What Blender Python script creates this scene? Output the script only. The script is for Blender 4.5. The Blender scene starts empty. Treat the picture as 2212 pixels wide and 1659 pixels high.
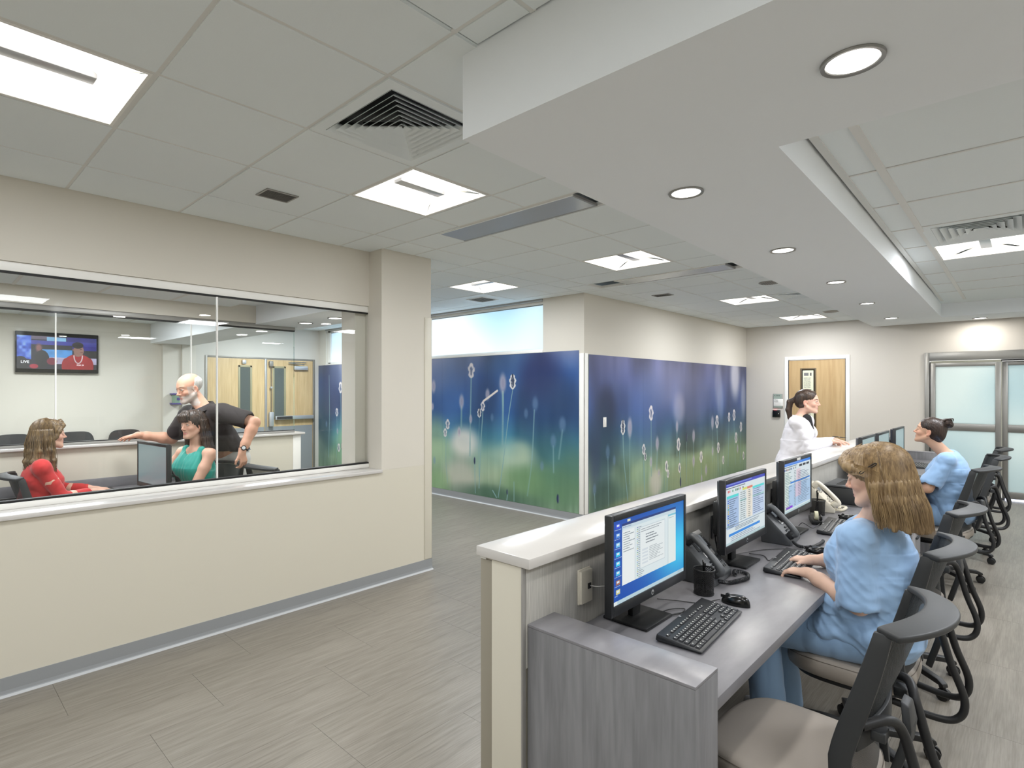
import bpy, bmesh, math, random
import numpy as np
from mathutils import Vector, Matrix
random.seed(7); RNG = np.random.RandomState(7)
PI = math.pi
C = bpy.context.scene.collection
SC = bpy.context.scene
# ------------------------------------------------------------------ camera
cam_d = bpy.data.cameras.new('camera'); cam = bpy.data.objects.new('camera', cam_d); C.objects.link(cam)
cam.location = (0, 0, 1.613); cam.rotation_euler = (PI/2, 0, 0.7774)
cam_d.sensor_width = 36; cam_d.lens = 36*1213.8/2212
cam_d.shift_x = (1106-1030.2)/2212; cam_d.shift_y = (842.6-829.5)/2212
cam_d.clip_start = 0.05
SC.camera = cam
# ------------------------------------------------------------------ world, exposure
w = bpy.data.worlds.new('World'); SC.world = w; w.use_nodes = True
bg = w.node_tree.nodes['Background']; bg.inputs[0].default_value = (0.80, 0.90, 1.0, 1); bg.inputs[1].default_value = 1.0
SC.view_settings.view_transform = 'Standard'; SC.view_settings.look = 'None'
SC.view_settings.gamma = 1.0; SC.view_settings.use_curve_mapping = False
SC.view_settings.exposure = 0.27
SC.cycles.use_denoising = True
SC.cycles.max_bounces = 8; SC.cycles.diffuse_bounces = 5; SC.cycles.glossy_bounces = 4
SC.cycles.transmission_bounces = 4; SC.cycles.transparent_max_bounces = 12
SC.cycles.sample_clamp_indirect = 4.0; SC.cycles.caustics_reflective = False; SC.cycles.caustics_refractive = False
SC.cycles.blur_glossy = 0.5

H = 2.7965      # ceiling height
def area(name, loc, size, power, col=(1, .97, .93), rot=(0, 0, 0), sy=None, spread=None, shape=None):
    l = bpy.data.lights.new(name, 'AREA'); l.energy = power; l.color = col; l.size = size
    l.shape = shape or ('RECTANGLE' if sy else 'SQUARE')
    if sy: l.size_y = sy
    if spread: l.spread = spread
    o = bpy.data.objects.new(name, l); C.objects.link(o); o.location = loc; o.rotation_euler = rot
    return o
WARM = (.955, .985, 1.03)
DAY = (.86, .93, 1.0)
LK = 1.0
# daylight outside the frosted clerestory window and the lit corridor behind the sliding door
area('daylight', (-7.1, 7.4, 2.6), 6.0, 130*LK, DAY, (-PI/2, 0, 0), 2.2)
area('corridor_light', (-.3, 12.6, 1.3), 2.4, 42*LK, (.97, 1, 1), (-PI/2, 0, 0), 2.3)
# fill lights added outside the frame, in place of unseen ceiling lamps
for x, y, p in ((-.3, -.6, 20), (-.3, -2.0, 20), (-2.6, -1.6, 18), (1.0, 1.0, 16)):
    area('fill_panel', (x, y, H-.03), .55, p*LK, WARM)

for y in (3.2, 5.9, 8.6): area('fill_panel', (.95, y, 2.66+.0227*(y-2.6)-.03), .58, 34*LK, WARM)  # unseen panels added beside the tray to brighten the station aisle
# ------------------------------------------------------------------ materials
def lin(c):
    return tuple(((v/255)/12.92 if v/255 <= .04045 else ((v/255+.055)/1.055)**2.4) for v in c[:3]) + (1,)
MATS = {}
def mat(name, col, rough=.6, metal=0., noise=None, bump=None, spec=.5, emit=0, ecol=None, coat=0, stretch=(1, 1, 1), attr=None, sheen=0, trans=0, coord='Object', sub=0):
    """noise=(scale, amount, darker colour) bump=(scale, strength)"""
    m = bpy.data.materials.new(name); m.use_nodes = True; MATS[name] = m
    nt = m.node_tree; N = nt.nodes; L = nt.links; b = N['Principled BSDF']
    b.inputs['Base Color'].default_value = lin(col); b.inputs['Roughness'].default_value = rough
    b.inputs['Metallic'].default_value = metal; b.inputs['Specular IOR Level'].default_value = spec
    if coat: b.inputs['Coat Weight'].default_value = coat
    if sheen: b.inputs['Sheen Weight'].default_value = sheen
    if sub:
        b.inputs['Subsurface Weight'].default_value = sub; b.inputs['Subsurface Radius'].default_value = (.012, .005, .003); b.inputs['Subsurface Scale'].default_value = 1
    tc = N.new('ShaderNodeTexCoord'); mp = N.new('ShaderNodeMapping'); mp.inputs['Scale'].default_value = stretch
    L.new(tc.outputs[coord], mp.inputs[0])
    src = None
    if attr:
        a = N.new('ShaderNodeAttribute'); a.attribute_name = attr; src = a.outputs['Color']
    if noise:
        n = N.new('ShaderNodeTexNoise'); n.inputs['Scale'].default_value = noise[0]; n.inputs['Detail'].default_value = 6
        L.new(mp.outputs[0], n.inputs['Vector'])
        mr = N.new('ShaderNodeMapRange'); mr.inputs[1].default_value = .3; mr.inputs[2].default_value = .7
        mr.inputs[3].default_value = 0; mr.inputs[4].default_value = noise[1]; L.new(n.outputs['Fac'], mr.inputs[0])
        mx = N.new('ShaderNodeMix'); mx.data_type = 'RGBA'; L.new(mr.outputs[0], mx.inputs[0])
        mx.inputs[6].default_value = lin(col); mx.inputs[7].default_value = lin(noise[2])
        if src: L.new(src, mx.inputs[6])
        src = mx.outputs[2]
    if src: L.new(src, b.inputs['Base Color'])
    if bump:
        n2 = N.new('ShaderNodeTexNoise'); n2.inputs['Scale'].default_value = bump[0]; n2.inputs['Detail'].default_value = 4
        L.new(mp.outputs[0], n2.inputs['Vector']); bp = N.new('ShaderNodeBump'); bp.inputs['Strength'].default_value = bump[1]
        bp.inputs['Distance'].default_value = .002; L.new(n2.outputs['Fac'], bp.inputs['Height']); L.new(bp.outputs[0], b.inputs['Normal'])
    if emit:
        b.inputs['Emission Color'].default_value = lin(ecol or col); b.inputs['Emission Strength'].default_value = emit
        if src: L.new(src, b.inputs['Emission Color'])
    return m
mat('wall', (214, 209, 198), .75, noise=(.7, .12, (204, 198, 186)), bump=(220, .05))
mat('wall_far', (208, 203, 194), .75, noise=(.8, .1, (200, 194, 184)), bump=(220, .05))
mat('panel', (212, 207, 192), .42, noise=(1.2, .12, (206, 200, 184)))
mat('tile', (234, 240, 241), .95, noise=(160, .10, (222, 228, 228)), bump=(300, .12))
mat('tee', (224, 224, 220), .5)
mat('soffit', (240, 244, 247), .85, noise=(1, .06, (234, 238, 241)))
mat('white', (236, 235, 230), .4)
mat('solid_top', (204, 201, 197), .22, noise=(3, .1, (218, 215, 210)), coat=.2)
mat('base', (146, 149, 151), .42)
mat('base_toe', (182, 185, 187), .4)
mat('alu', (150, 149, 145), .35, .75)
mat('alu_soft', (158, 156, 152), .4, .35)
mat('steel', (190, 190, 190), .28, .9)
mat('black', (22, 23, 24), .45)
mat('black_gloss', (16, 17, 18), .18)
mat('gasket', (12, 12, 12), .6)
mat('charcoal', (46, 48, 50), .5, bump=(500, .05))
mat('chair_black', (30, 31, 33), .48)
mat('seat', (160, 152, 143), .5, noise=(6, .12, (150, 141, 132)), bump=(350, .10))
mat('monitor', (33, 35, 38), .38)
mat('phone', (74, 77, 80), .4)
mat('phone_dark', (40, 42, 45), .4)
mat('silver', (196, 197, 198), .3, .5)
mat('key', (37, 39, 43), .4)
mat('key_mark', (228, 228, 222), .5)
mat('ivory', (226, 220, 204), .38)
mat('ivory_key', (168, 164, 156), .4)
mat('laminate', (158, 158, 162), .34, noise=(14, .30, (138, 138, 143)), stretch=(1, .35, 1), coord='Generated')
def laminate(name, base, dark, scale, rough=.38):
    m = mat(name, base, rough); nt = m.node_tree; N = nt.nodes; L = nt.links; b = N['Principled BSDF']
    tc = N.new('ShaderNodeTexCoord'); outs = []
    for k, st in enumerate(scale):
        mp = N.new('ShaderNodeMapping'); mp.inputs['Scale'].default_value = st; L.new(tc.outputs['Object'], mp.inputs[0])
        n = N.new('ShaderNodeTexNoise'); n.inputs['Scale'].default_value = 1; n.inputs['Detail'].default_value = 5; L.new(mp.outputs[0], n.inputs['Vector'])
        outs.append(n.outputs['Fac'])
    o = outs[0]
    if len(outs) > 1:
        mm = N.new('ShaderNodeMath'); mm.operation = 'ADD'; L.new(outs[0], mm.inputs[0]); L.new(outs[1], mm.inputs[1])
        m2 = N.new('ShaderNodeMath'); m2.operation = 'MULTIPLY'; m2.inputs[1].default_value = .5; L.new(mm.outputs[0], m2.inputs[0]); o = m2.outputs[0]
    r = N.new('ShaderNodeValToRGB'); r.color_ramp.elements[0].position = .36; r.color_ramp.elements[1].position = .62
    r.color_ramp.elements[0].color = lin(dark); r.color_ramp.elements[1].color = lin(base)
    L.new(o, r.inputs[0]); L.new(r.outputs[0], b.inputs['Base Color'])
    return m
laminate('desk', (134, 133, 137), (116, 115, 119), [(4, 1.5, 4), (22, 6, 22)], .3)
laminate('pier', (134, 134, 137), (112, 112, 115), [(18, 18, 1.6), (60, 60, 5)], .42)
laminate('linen', (186, 184, 178), (160, 158, 152), [(9, 260, 9), (260, 260, 7)], .7)
laminate('floor', (142, 136, 126), (116, 110, 101), [(38, 2.2, 1), (170, 7, 1)], .36)
laminate('maple', (216, 188, 140), (196, 165, 118), [(14, 14, 1.1), (50, 50, 3)], .38)
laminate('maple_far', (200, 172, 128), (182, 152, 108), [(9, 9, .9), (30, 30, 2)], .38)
laminate('concrete', (172, 172, 172), (168, 168, 168), [(2, 2, 2)], .6)
def glass(name, tint=(.985, .995, .990), rough=0., fac=None, gl=1.0):
    m = bpy.data.materials.new(name); m.use_nodes = True; N = m.node_tree.nodes; L = m.node_tree.links; MATS[name] = m
    N.remove(N['Principled BSDF']); t = N.new('ShaderNodeBsdfTransparent'); t.inputs[0].default_value = tint+(1,)
    g = N.new('ShaderNodeBsdfGlossy'); g.inputs['Roughness'].default_value = rough; g.inputs[0].default_value = (gl, gl, gl, 1)
    f = N.new('ShaderNodeFresnel'); f.inputs[0].default_value = 1.45; x = N.new('ShaderNodeMixShader')
    mm = N.new('ShaderNodeMath'); mm.operation = 'MULTIPLY'; mm.inputs[1].default_value = .45; L.new(f.outputs[0], mm.inputs[0])
    L.new(mm.outputs[0], x.inputs[0]); L.new(t.outputs[0], x.inputs[1]); L.new(g.outputs[0], x.inputs[2]); L.new(x.outputs[0], N['Material Output'].inputs[0])
    return m
glass('glass'); glass('glass_edge', (.80, .93, .88))
def frosted(name, col, tr=.75):
    m = bpy.data.materials.new(name); m.use_nodes = True; N = m.node_tree.nodes; L = m.node_tree.links; MATS[name] = m
    b = N['Principled BSDF']; b.inputs['Base Color'].default_value = lin(col); b.inputs['Roughness'].default_value = .35
    t = N.new('ShaderNodeBsdfTranslucent'); t.inputs[0].default_value = lin(col); x = N.new('ShaderNodeMixShader'); x.inputs[0].default_value = tr
    tc = N.new('ShaderNodeTexCoord'); n = N.new('ShaderNodeTexNoise'); n.inputs['Scale'].default_value = .9; n.inputs['Detail'].default_value = 0
    L.new(tc.outputs['Object'], n.inputs['Vector']); r = N.new('ShaderNodeValToRGB'); r.color_ramp.elements[0].position = .3; r.color_ramp.elements[1].position = .6
    r.color_ramp.elements[0].color = lin((col[0]-28, col[1]-16, col[2]-10)); r.color_ramp.elements[1].color = lin(col)
    L.new(n.outputs['Fac'], r.inputs[0]); L.new(r.outputs[0], t.inputs[0])
    L.new(b.outputs[0], x.inputs[1]); L.new(t.outputs[0], x.inputs[2]); L.new(x.outputs[0], N['Material Output'].inputs[0])
    return m
frosted('frost_window', (240, 247, 252), .8); frosted('frost_door', (226, 234, 233), .6)
def emis(name, col, s, base=(235, 235, 235)):
    m = mat(name, base, .4, emit=s, ecol=col); return m
emis('lens', (255, 250, 243), 3.6); emis('lens_side', (255, 250, 243), 1.9); emis('lens_end', (255, 250, 243), .9)
emis('downlight', (255, 251, 246), 6.0); emis('gap_glow', (215, 225, 255), 1.6); emis('led_red', (255, 40, 40), 2)
def meshmat(name, col, scale, hole=.5):
    m = mat(name, col, .55); N = m.node_tree.nodes; L = m.node_tree.links; b = N['Principled BSDF']
    tc = N.new('ShaderNodeTexCoord'); ck = N.new('ShaderNodeTexChecker'); ck.inputs['Scale'].default_value = scale
    L.new(tc.outputs['UV'], ck.inputs['Vector']); mm = N.new('ShaderNodeMath'); mm.operation = 'MULTIPLY_ADD'
    L.new(ck.outputs['Fac'], mm.inputs[0]); mm.inputs[1].default_value = hole; mm.inputs[2].default_value = 1-hole; L.new(mm.outputs[0], b.inputs['Alpha'])
    return m
meshmat('chair_mesh', (44, 48, 50), 150, .45); meshmat('cup_mesh', (20, 20, 21), 60, .5)

# ------------------------------------------------------------------ mesh builder
class MB:
    def __init__(s): s.v = []; s.f = []; s.uv = None
    def add(s, vs, fs):
        o = len(s.v); s.v += [tuple(p) for p in vs]; s.f += [tuple(i+o for i in f) for f in fs]; return s
    def box(s, lo, hi):
        x0, y0, z0 = lo; x1, y1, z1 = hi
        return s.add([(x0,y0,z0),(x1,y0,z0),(x1,y1,z0),(x0,y1,z0),(x0,y0,z1),(x1,y0,z1),(x1,y1,z1),(x0,y1,z1)],
                     [(0,3,2,1),(4,5,6,7),(0,1,5,4),(1,2,6,5),(2,3,7,6),(3,0,4,7)])
    def cbox(s, c, size, M=None):
        vs = []
        for z in (-1, 1):
            for x, y in ((-1,-1),(1,-1),(1,1),(-1,1)):
                p = Vector((x*size[0]/2, y*size[1]/2, z*size[2]/2))
                if M is not None: p = M @ p
                vs.append(p+Vector(c))
        return s.add(vs, [(0,3,2,1),(4,5,6,7),(0,1,5,4),(1,2,6,5),(2,3,7,6),(3,0,4,7)])
    def prism(s, pts, z0, z1):
        n = len(pts)
        return s.add([(p[0],p[1],z0) for p in pts]+[(p[0],p[1],z1) for p in pts],
                     [tuple(range(n-1,-1,-1)), tuple(range(n,2*n))]+[(i,(i+1)%n,(i+1)%n+n,i+n) for i in range(n)])
    def cyl(s, a, b, ra, rb=None, n=20, cap=True):
        return s.tube([a, b], [ra, ra if rb is None else rb], n, cap=cap)
    def tube(s, path, r, n=10, closed=False, cap=True, flat=1.0):
        P = [Vector(p) for p in path]; m = len(P); R = r if isinstance(r, (list, tuple)) else [r]*m
        t0 = (P[1]-P[0]).normalized(); up = Vector((0,0,1)) if abs(t0.z) < .9 else Vector((1,0,0)); nrm = t0.cross(up).normalized()
        vs = []
        for i in range(m):
            if closed: t = (P[(i+1)%m]-P[i-1]).normalized()
            else: t = (P[min(i+1,m-1)]-P[max(i-1,0)]).normalized()
            nrm = (nrm-t*nrm.dot(t))
            nrm = nrm.normalized() if nrm.length > 1e-6 else t.orthogonal().normalized()
            b = t.cross(nrm)
            for k in range(n):
                a = 2*PI*k/n; vs.append(P[i]+nrm*math.cos(a)*R[i]+b*math.sin(a)*R[i]*flat)
        fs = []
        for i in range(m if closed else m-1):
            j = (i+1) % m
            for k in range(n): fs.append((i*n+k, i*n+(k+1)%n, j*n+(k+1)%n, j*n+k))
        if cap and not closed: fs += [tuple(range(n-1,-1,-1)), tuple((m-1)*n+k for k in range(n))]
        return s.add(vs, fs)
    def lathe(s, prof, c=(0,0,0), n=24, axis='z'):
        vs = []
        for r, z in prof:
            for k in range(n):
                a = 2*PI*k/n; p = (r*math.cos(a), r*math.sin(a), z)
                if axis == 'x': p = (p[2], p[0], p[1])
                if axis == 'y': p = (p[1], p[2], p[0])
                vs.append((p[0]+c[0], p[1]+c[1], p[2]+c[2]))
        fs = [(i*n+k, i*n+(k+1)%n, (i+1)*n+(k+1)%n, (i+1)*n+k) for i in range(len(prof)-1) for k in range(n)]
        fs += [tuple(range(n-1,-1,-1)), tuple((len(prof)-1)*n+k for k in range(n))]
        return s.add(vs, fs)
    def grid(s, fn, nu, nv, thick=0):
        """fn(u,v)->point, optional thickness along normal"""
        P = [[Vector(fn(i/nu, j/nv)) for j in range(nv+1)] for i in range(nu+1)]
        vs = [P[i][j] for i in range(nu+1) for j in range(nv+1)]
        fs = [(i*(nv+1)+j, (i+1)*(nv+1)+j, (i+1)*(nv+1)+j+1, i*(nv+1)+j+1) for i in range(nu) for j in range(nv)]
        if not thick: return s.add(vs, fs)
        N = []
        for i in range(nu+1):
            for j in range(nv+1):
                a = P[min(i+1,nu)][j]-P[max(i-1,0)][j]; b = P[i][min(j+1,nv)]-P[i][max(j-1,0)]
                N.append(a.cross(b).normalized()*thick)
        k = len(vs); W = nv+1
        vs2 = vs+[p+n for p, n in zip(vs, N)]
        fs2 = [tuple(reversed(f)) for f in fs]+[tuple(i+k for i in f) for f in fs]
        ring = [(i, 0) for i in range(nu)]+[(nu, j) for j in range(nv)]+[(i, nv) for i in range(nu, 0, -1)]+[(0, j) for j in range(nv, 0, -1)]
        ids = [i*W+j for i, j in ring]
        for a in range(len(ids)):
            b = ids[(a+1) % len(ids)]; fs2.append((ids[a], b, b+k, ids[a]+k))
        return s.add(vs2, fs2)
    def mesh(s, name, m, bevel=0, smooth=None, seg=2):
        me = bpy.data.meshes.new(name); me.from_pydata(s.v, [], s.f); me.validate()
        bm = bmesh.new(); bm.from_mesh(me); bmesh.ops.recalc_face_normals(bm, faces=bm.faces)
        if bevel:
            es = [e for e in bm.edges if len(e.link_faces) == 2 and e.calc_face_angle(0) > .6]
            bmesh.ops.bevel(bm, geom=es, offset=bevel, segments=seg, profile=.5, affect='EDGES', clamp_overlap=True)
        bm.to_mesh(me); bm.free()
        if smooth or (smooth is None and bevel):
            for p in me.polygons: p.use_smooth = True
            try: me.set_sharp_from_angle(angle=math.radians(38))
            except Exception: pass
        me.materials.append(MATS[m] if isinstance(m, str) else m)
        return me
    def obj(s, name, m, parent=None, bevel=0, smooth=None, seg=2, loc=None, rot=None):
        o = bpy.data.objects.new(name, s.mesh(name, m, bevel, smooth, seg)); C.objects.link(o)
        if parent: o.parent = parent
        if loc: o.location = loc
        if rot: o.rotation_euler = rot
        return o
def tag(o, label=None, cat=None, group=None, kind=None):
    if label: o['label'] = label
    if cat: o['category'] = cat
    if group: o['group'] = group
    if kind: o['kind'] = kind
    return o
def thing(name, label, cat, loc=(0,0,0), rz=0, group=None):
    o = bpy.data.objects.new(name, None); C.objects.link(o); o.empty_display_size = .1
    o.location = loc; o.rotation_euler = (0, 0, rz)
    return tag(o, label, cat, group)
def struct(o): o['kind'] = 'structure'; return o
def sbox(name, lo, hi, m, parent=None, bevel=0):
    o = MB().box(lo, hi).obj(name, m, parent, bevel)
    if not parent: struct(o)
    return o
def dup(root, loc, rz, label, group=None):
    def cp(o, par):
        c = o.copy(); C.objects.link(c)
        if par: c.parent = par
        for ch in CH.get(o.name, []): cp(ch, c)
        return c
    CH = {}
    for o in C.objects:
        if o.parent: CH.setdefault(o.parent.name, []).append(o)
    r = cp(root, None); r.location = loc; r.rotation_euler = (0, 0, rz); r['label'] = label
    if group: r['group'] = group
    return r
def text(name, s, m, parent, loc, rot, size, ext=.0004, align='LEFT', sx=1):
    cu = bpy.data.curves.new(name, 'FONT'); cu.body = s; cu.size = size; cu.extrude = ext; cu.align_x = align
    o = bpy.data.objects.new(name, cu); C.objects.link(o); o.location = loc; o.rotation_euler = rot; o.scale = (sx, 1, 1)
    if parent: o.parent = parent
    cu.materials.append(MATS[m])
    me = bpy.data.meshes.new_from_object(o); q = bpy.data.objects.new(name, me); C.objects.link(q)
    q.location = loc; q.rotation_euler = rot; q.scale = (sx, 1, 1); q.parent = parent
    bpy.data.objects.remove(o); return q
def spline(pts, n=8):
    P = [Vector(p) for p in pts]; P = [P[0]*2-P[1]]+P+[P[-1]*2-P[-2]]; out = []
    for i in range(1, len(P)-2):
        for k in range(n):
            t = k/n; a, b, c, d = P[i-1:i+3]
            out.append(.5*((2*b)+(c-a)*t+(2*a-5*b+4*c-d)*t*t+(3*b-a-3*c+d)*t**3))
    return out+[P[-2]]
def canvas(name, arr):
    """flat print painted here in code as an array of linear rows (top row first)"""
    h, w_, _ = arr.shape
    im = bpy.data.images.new(name, w_, h); a = np.ones((h, w_, 4), np.float32); a[..., :3] = np.clip(arr[::-1]/255., 0, 1)
    im.pixels.foreach_set(a.ravel()); im.pack(); return im
def printmat(name, arr, emit=0, rough=.45):
    im = canvas(name, arr); m = bpy.data.materials.new(name); m.use_nodes = True; MATS[name] = m
    N = m.node_tree.nodes; L = m.node_tree.links; b = N['Principled BSDF']; b.inputs['Roughness'].default_value = rough
    t = N.new('ShaderNodeTexImage'); t.image = im; t.extension = 'EXTEND'
    uv = N.new('ShaderNodeUVMap'); L.new(uv.outputs[0], t.inputs[0])
    if emit:
        b.inputs['Base Color'].default_value = (.01, .01, .01, 1); L.new(t.outputs[0], b.inputs['Emission Color']); b.inputs['Emission Strength'].default_value = emit
    else: L.new(t.outputs[0], b.inputs['Base Color'])
    return m
def board(name, m, p00, p10, p11, p01, thick, parent=None):
    """thin board whose front quad (bottom-left, bottom-right, top-right, top-left) carries a flat print"""
    a, b, c, d = [Vector(p) for p in (p00, p10, p11, p01)]; n = (b-a).cross(d-a).normalized()*thick
    me = bpy.data.meshes.new(name); me.from_pydata([a, b, c, d, a-n, b-n, c-n, d-n], [], [(0,1,2,3),(7,6,5,4),(0,4,5,1),(1,5,6,2),(2,6,7,3),(3,7,4,0)])
    uv = me.uv_layers.new(name='UVMap'); co = [(0,0),(1,0),(1,1),(0,1)]
    for k, l in enumerate(me.polygons[0].loop_indices): uv.data[l].uv = co[k]
    me.materials.append(MATS[m]); o = bpy.data.objects.new(name, me); C.objects.link(o)
    if parent: o.parent = parent
    return o
# ================================================================== STRUCTURE
XW, XH, XG = -3.85, -4.03, -4.05      # low wall face, header face, glass plane
YM, XC, YF = 5.77, -3.855, 11.23      # mural wall, its corner / second mural wall, far wall
# floor: base slab plus individual vinyl planks in the part of the hall in view
floor = sbox('floor', (-10.6, -2.7, -.06), (2.0, 13.4, -.004), 'floor')
floor_m = {}
def plank(x0, x1, y0, y1):
    k = (round(x1-x0, 3), round(y1-y0, 3))
    if k not in floor_m:
        floor_m[k] = MB().box((0, 0, 0), (k[0]-.0009, k[1]-.0009, .004)).mesh('plank', 'floor')
    o = bpy.data.objects.new('plank', floor_m[k]); C.objects.link(o); o.parent = floor; o.location = (x0, y0, -.004)
PW, PL = .4572, .9144
def planks(X0, X1, Y0, Y1):
    k = 0; x = X0
    while x < X1-.03:
        xe = min(x+PW, X1); y = Y0-(k*.37 % 1)*PL
        while y < Y1-.02:
            a, b = max(y, Y0), min(y+PL, Y1)
            if b-a > .03: plank(x, xe, a, b)
            y += PL
        x += PW; k += 1
planks(-3.85, -1.372, -.35, 11.23); planks(-1.372, .46, 1.5, 11.23); planks(-6.9, -3.85, 3.33, 5.77)

# left half wall with its glazed opening, column and header
wl = sbox('wall_left', (-4.20, -2.6, 0), (XW, 2.78, .925), 'panel')
sbox('wall_left_column', (-4.30, 2.78, 0), (XW, 3.32, .945), 'panel')
sbox('wall_left_pillar', (-4.30, 2.78, .9455), (XW, 3.32, H+.02), 'wall')
sbox('wall_left_header', (-4.20, -2.6, 2.33), (XH, 2.78, H+.02), 'wall')
sbox('trim_1', (-4.14, -2.6, 2.276), (-4.044, 2.7795, 2.33), 'white', bevel=.003)
sbox('trim_2', (-4.066, -2.6, 2.264), (-4.045, 2.7795, 2.276), 'gasket')
s_ = sbox('window_sill_left', (-4.20, -2.6, .925), (XW+.018, 2.7795, .951), 'solid_top', bevel=.004)
sbox('trim_3', (-4.085, -2.6, .951), (-4.03, 2.7795, .985), 'white', bevel=.003)
sbox('trim_4', (-4.075, -2.6, .985), (-4.035, 2.7795, .997), 'gasket')
gw = MB().box((-4.058, -2.6, .99), (-4.048, 1.522, 2.27)).obj('window_1', 'glass'); struct(gw)
MB().box((-4.058, 1.530, .99), (-4.048, 2.776, 2.27)).obj('pane', 'glass', gw)
MB().box((-4.060, 1.521, .99), (-4.046, 1.531, 2.27)).obj('joint', 'white', gw)
sbox('wall_left_return', (-4.30, 2.68, .951), (-4.09, 2.7799, 2.33), 'wall')
# corner guard on the column, seam strip, baseboard
sbox('trim_5', (XW, 3.245, .10), (XW+.006, 3.325, 2.26), 'panel', bevel=.002)
sbox('trim_6', (-4.22, 3.3205, .10), (XW+.006, 3.327, 2.26), 'panel', bevel=.002)
def baseboard(name, p0, p1, nrm, h=.098):
    """cove base with a thin lighter toe; p0..p1 run along the wall, nrm = out of the wall"""
    a, b, n = Vector(p0+(0,)), Vector(p1+(0,)), Vector(nrm+(0,))
    m = MB(); prof = [(0, 0), (.018, 0), (.008, .014), (.005, .03), (.005, h), (0, h)]
    vs = [a+n*q[0]+Vector((0,0,q[1])) for q in prof]+[b+n*q[0]+Vector((0,0,q[1])) for q in prof]; k = len(prof)
    m.add(vs, [tuple(range(k)), tuple(range(2*k-1, k-1, -1))]+[(i, (i+1)%k, (i+1)%k+k, i+k) for i in range(k)])
    o = m.obj(name, 'base'); struct(o)
    t = MB().add([a+n*.0182, a+n*.026, a+n*.0175+Vector((0,0,.012)), b+n*.0182, b+n*.026, b+n*.0175+Vector((0,0,.012))], [(0,1,2),(3,5,4),(0,3,4,1),(1,4,5,2),(2,5,3,0)]).obj('toe', 'base_toe', o)
    return o
baseboard('baseboard_left', (XW, -2.6), (XW, 3.33), (1, 0))
baseboard('baseboard_column', (-4.25, 3.327), (XW+.006, 3.327), (0, 1))

# mural wall with clerestory window (faces the hall, runs far left to the entrance doors)
def seg(n, lo, hi, m='wall'): return sbox(n, lo, hi, m)
seg('wall_window_low', (-10.4, YM, 0), (XC, YM+.18, 2.115))
seg('wall_window_pier', (-4.481, YM, 2.115), (XC, YM+.18, H+.02))
seg('wall_window_left', (-10.4, YM, 2.115), (-9.83, YM+.18, H+.02))
seg('wall_window_head', (-9.83, YM, 2.77), (-4.481, YM+.18, H+.02))
sill = sbox('window_sill_mural', (-9.83, YM-.012, 2.098), (-4.481, YM+.1, 2.125), 'white', bevel=.003)
wn = sbox('window_2', (-9.83, YM+.055, 2.125), (-9.75, YM+.12, 2.768), 'white')
for n, lo, hi in (('head_frame', (-9.83, YM+.055, 2.735), (-4.481, YM+.12, 2.768)), ('sill_frame', (-9.83, YM+.055, 2.125), (-4.481, YM+.12, 2.15)),
                  ('jamb_frame', (-4.50, YM+.055, 2.15), (-4.481, YM+.12, 2.735)), ('mullion', (-7.42, YM+.055, 2.15), (-7.36, YM+.12, 2.735))):
    MB().box(lo, hi).obj(n, 'white', wn, .003)
for a, b in ((-9.75, -7.42), (-7.36, -4.50)):
    MB().box((a, YM+.082, 2.15), (b, YM+.088, 2.735)).obj('pane', 'frost_window', wn)
MB().box((-9.75, YM+.07, 2.722), (-4.50, YM+.081, 2.735)).obj('glazing_bead', 'alu', wn)
sbox('trim_7', (-9.83, YM-.02, 2.768), (-4.481, YM+.03, 2.80), 'alu_soft', bevel=.004)
# second mural wall (to the right of the corner) and white corner guard
seg('wall_mural', (XC-.15, YM+.18, 0), (XC, YF+.1, H+.02))
sbox('trim_8', (XC-.065, YM-.008, .1), (XC+.008, YM, 2.062), 'white', bevel=.002)
sbox('trim_9', (XC, YM-.008, .1), (XC+.008, YM+.078, 2.062), 'white', bevel=.002)
baseboard('baseboard_mural', (-10.1, YM), (XC+.02, YM), (0, -1))
baseboard('baseboard_corner', (XC, YM-.02), (XC, YF), (1, 0))
# far wall with the store room door and the sliding doors
seg('wall_far', (-4.0, YF, 0), (-3.135, YF+.15, H+.02), 'wall_far')
seg('wall_far_middle', (-2.225, YF, 0), (-1.165, YF+.15, H+.02), 'wall_far')
seg('wall_far_over_door', (-3.135, YF, 2.16), (-2.225, YF+.15, H+.02), 'wall_far')
seg('wall_far_over_slider', (-1.165, YF, 2.19), (2.0, YF+.15, H+.02), 'wall_far')
baseboard('baseboard_far', (XC, YF), (-3.19, YF), (0, -1)); baseboard('baseboard_far_middle', (-2.17, YF), (-1.17, YF), (0, -1))
# enclosing walls behind and beside the camera
seg('wall_right', (2.0, -2.7, 0), (2.1, 13.5, H+.1)); seg('wall_back', (-10.6, -2.8, 0), (2.1, -2.6, H+.1))
seg('wall_corridor', (-1.5, 13.3, 0), (2.1, 13.4, H)); seg('wall_corridor_left', (-1.6, YF+.15, 0), (-1.5, 13.4, H))
sbox('ceiling_corridor', (-1.6, YF+.15, H), (2.1, 13.4, H+.05), 'tile')

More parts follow.
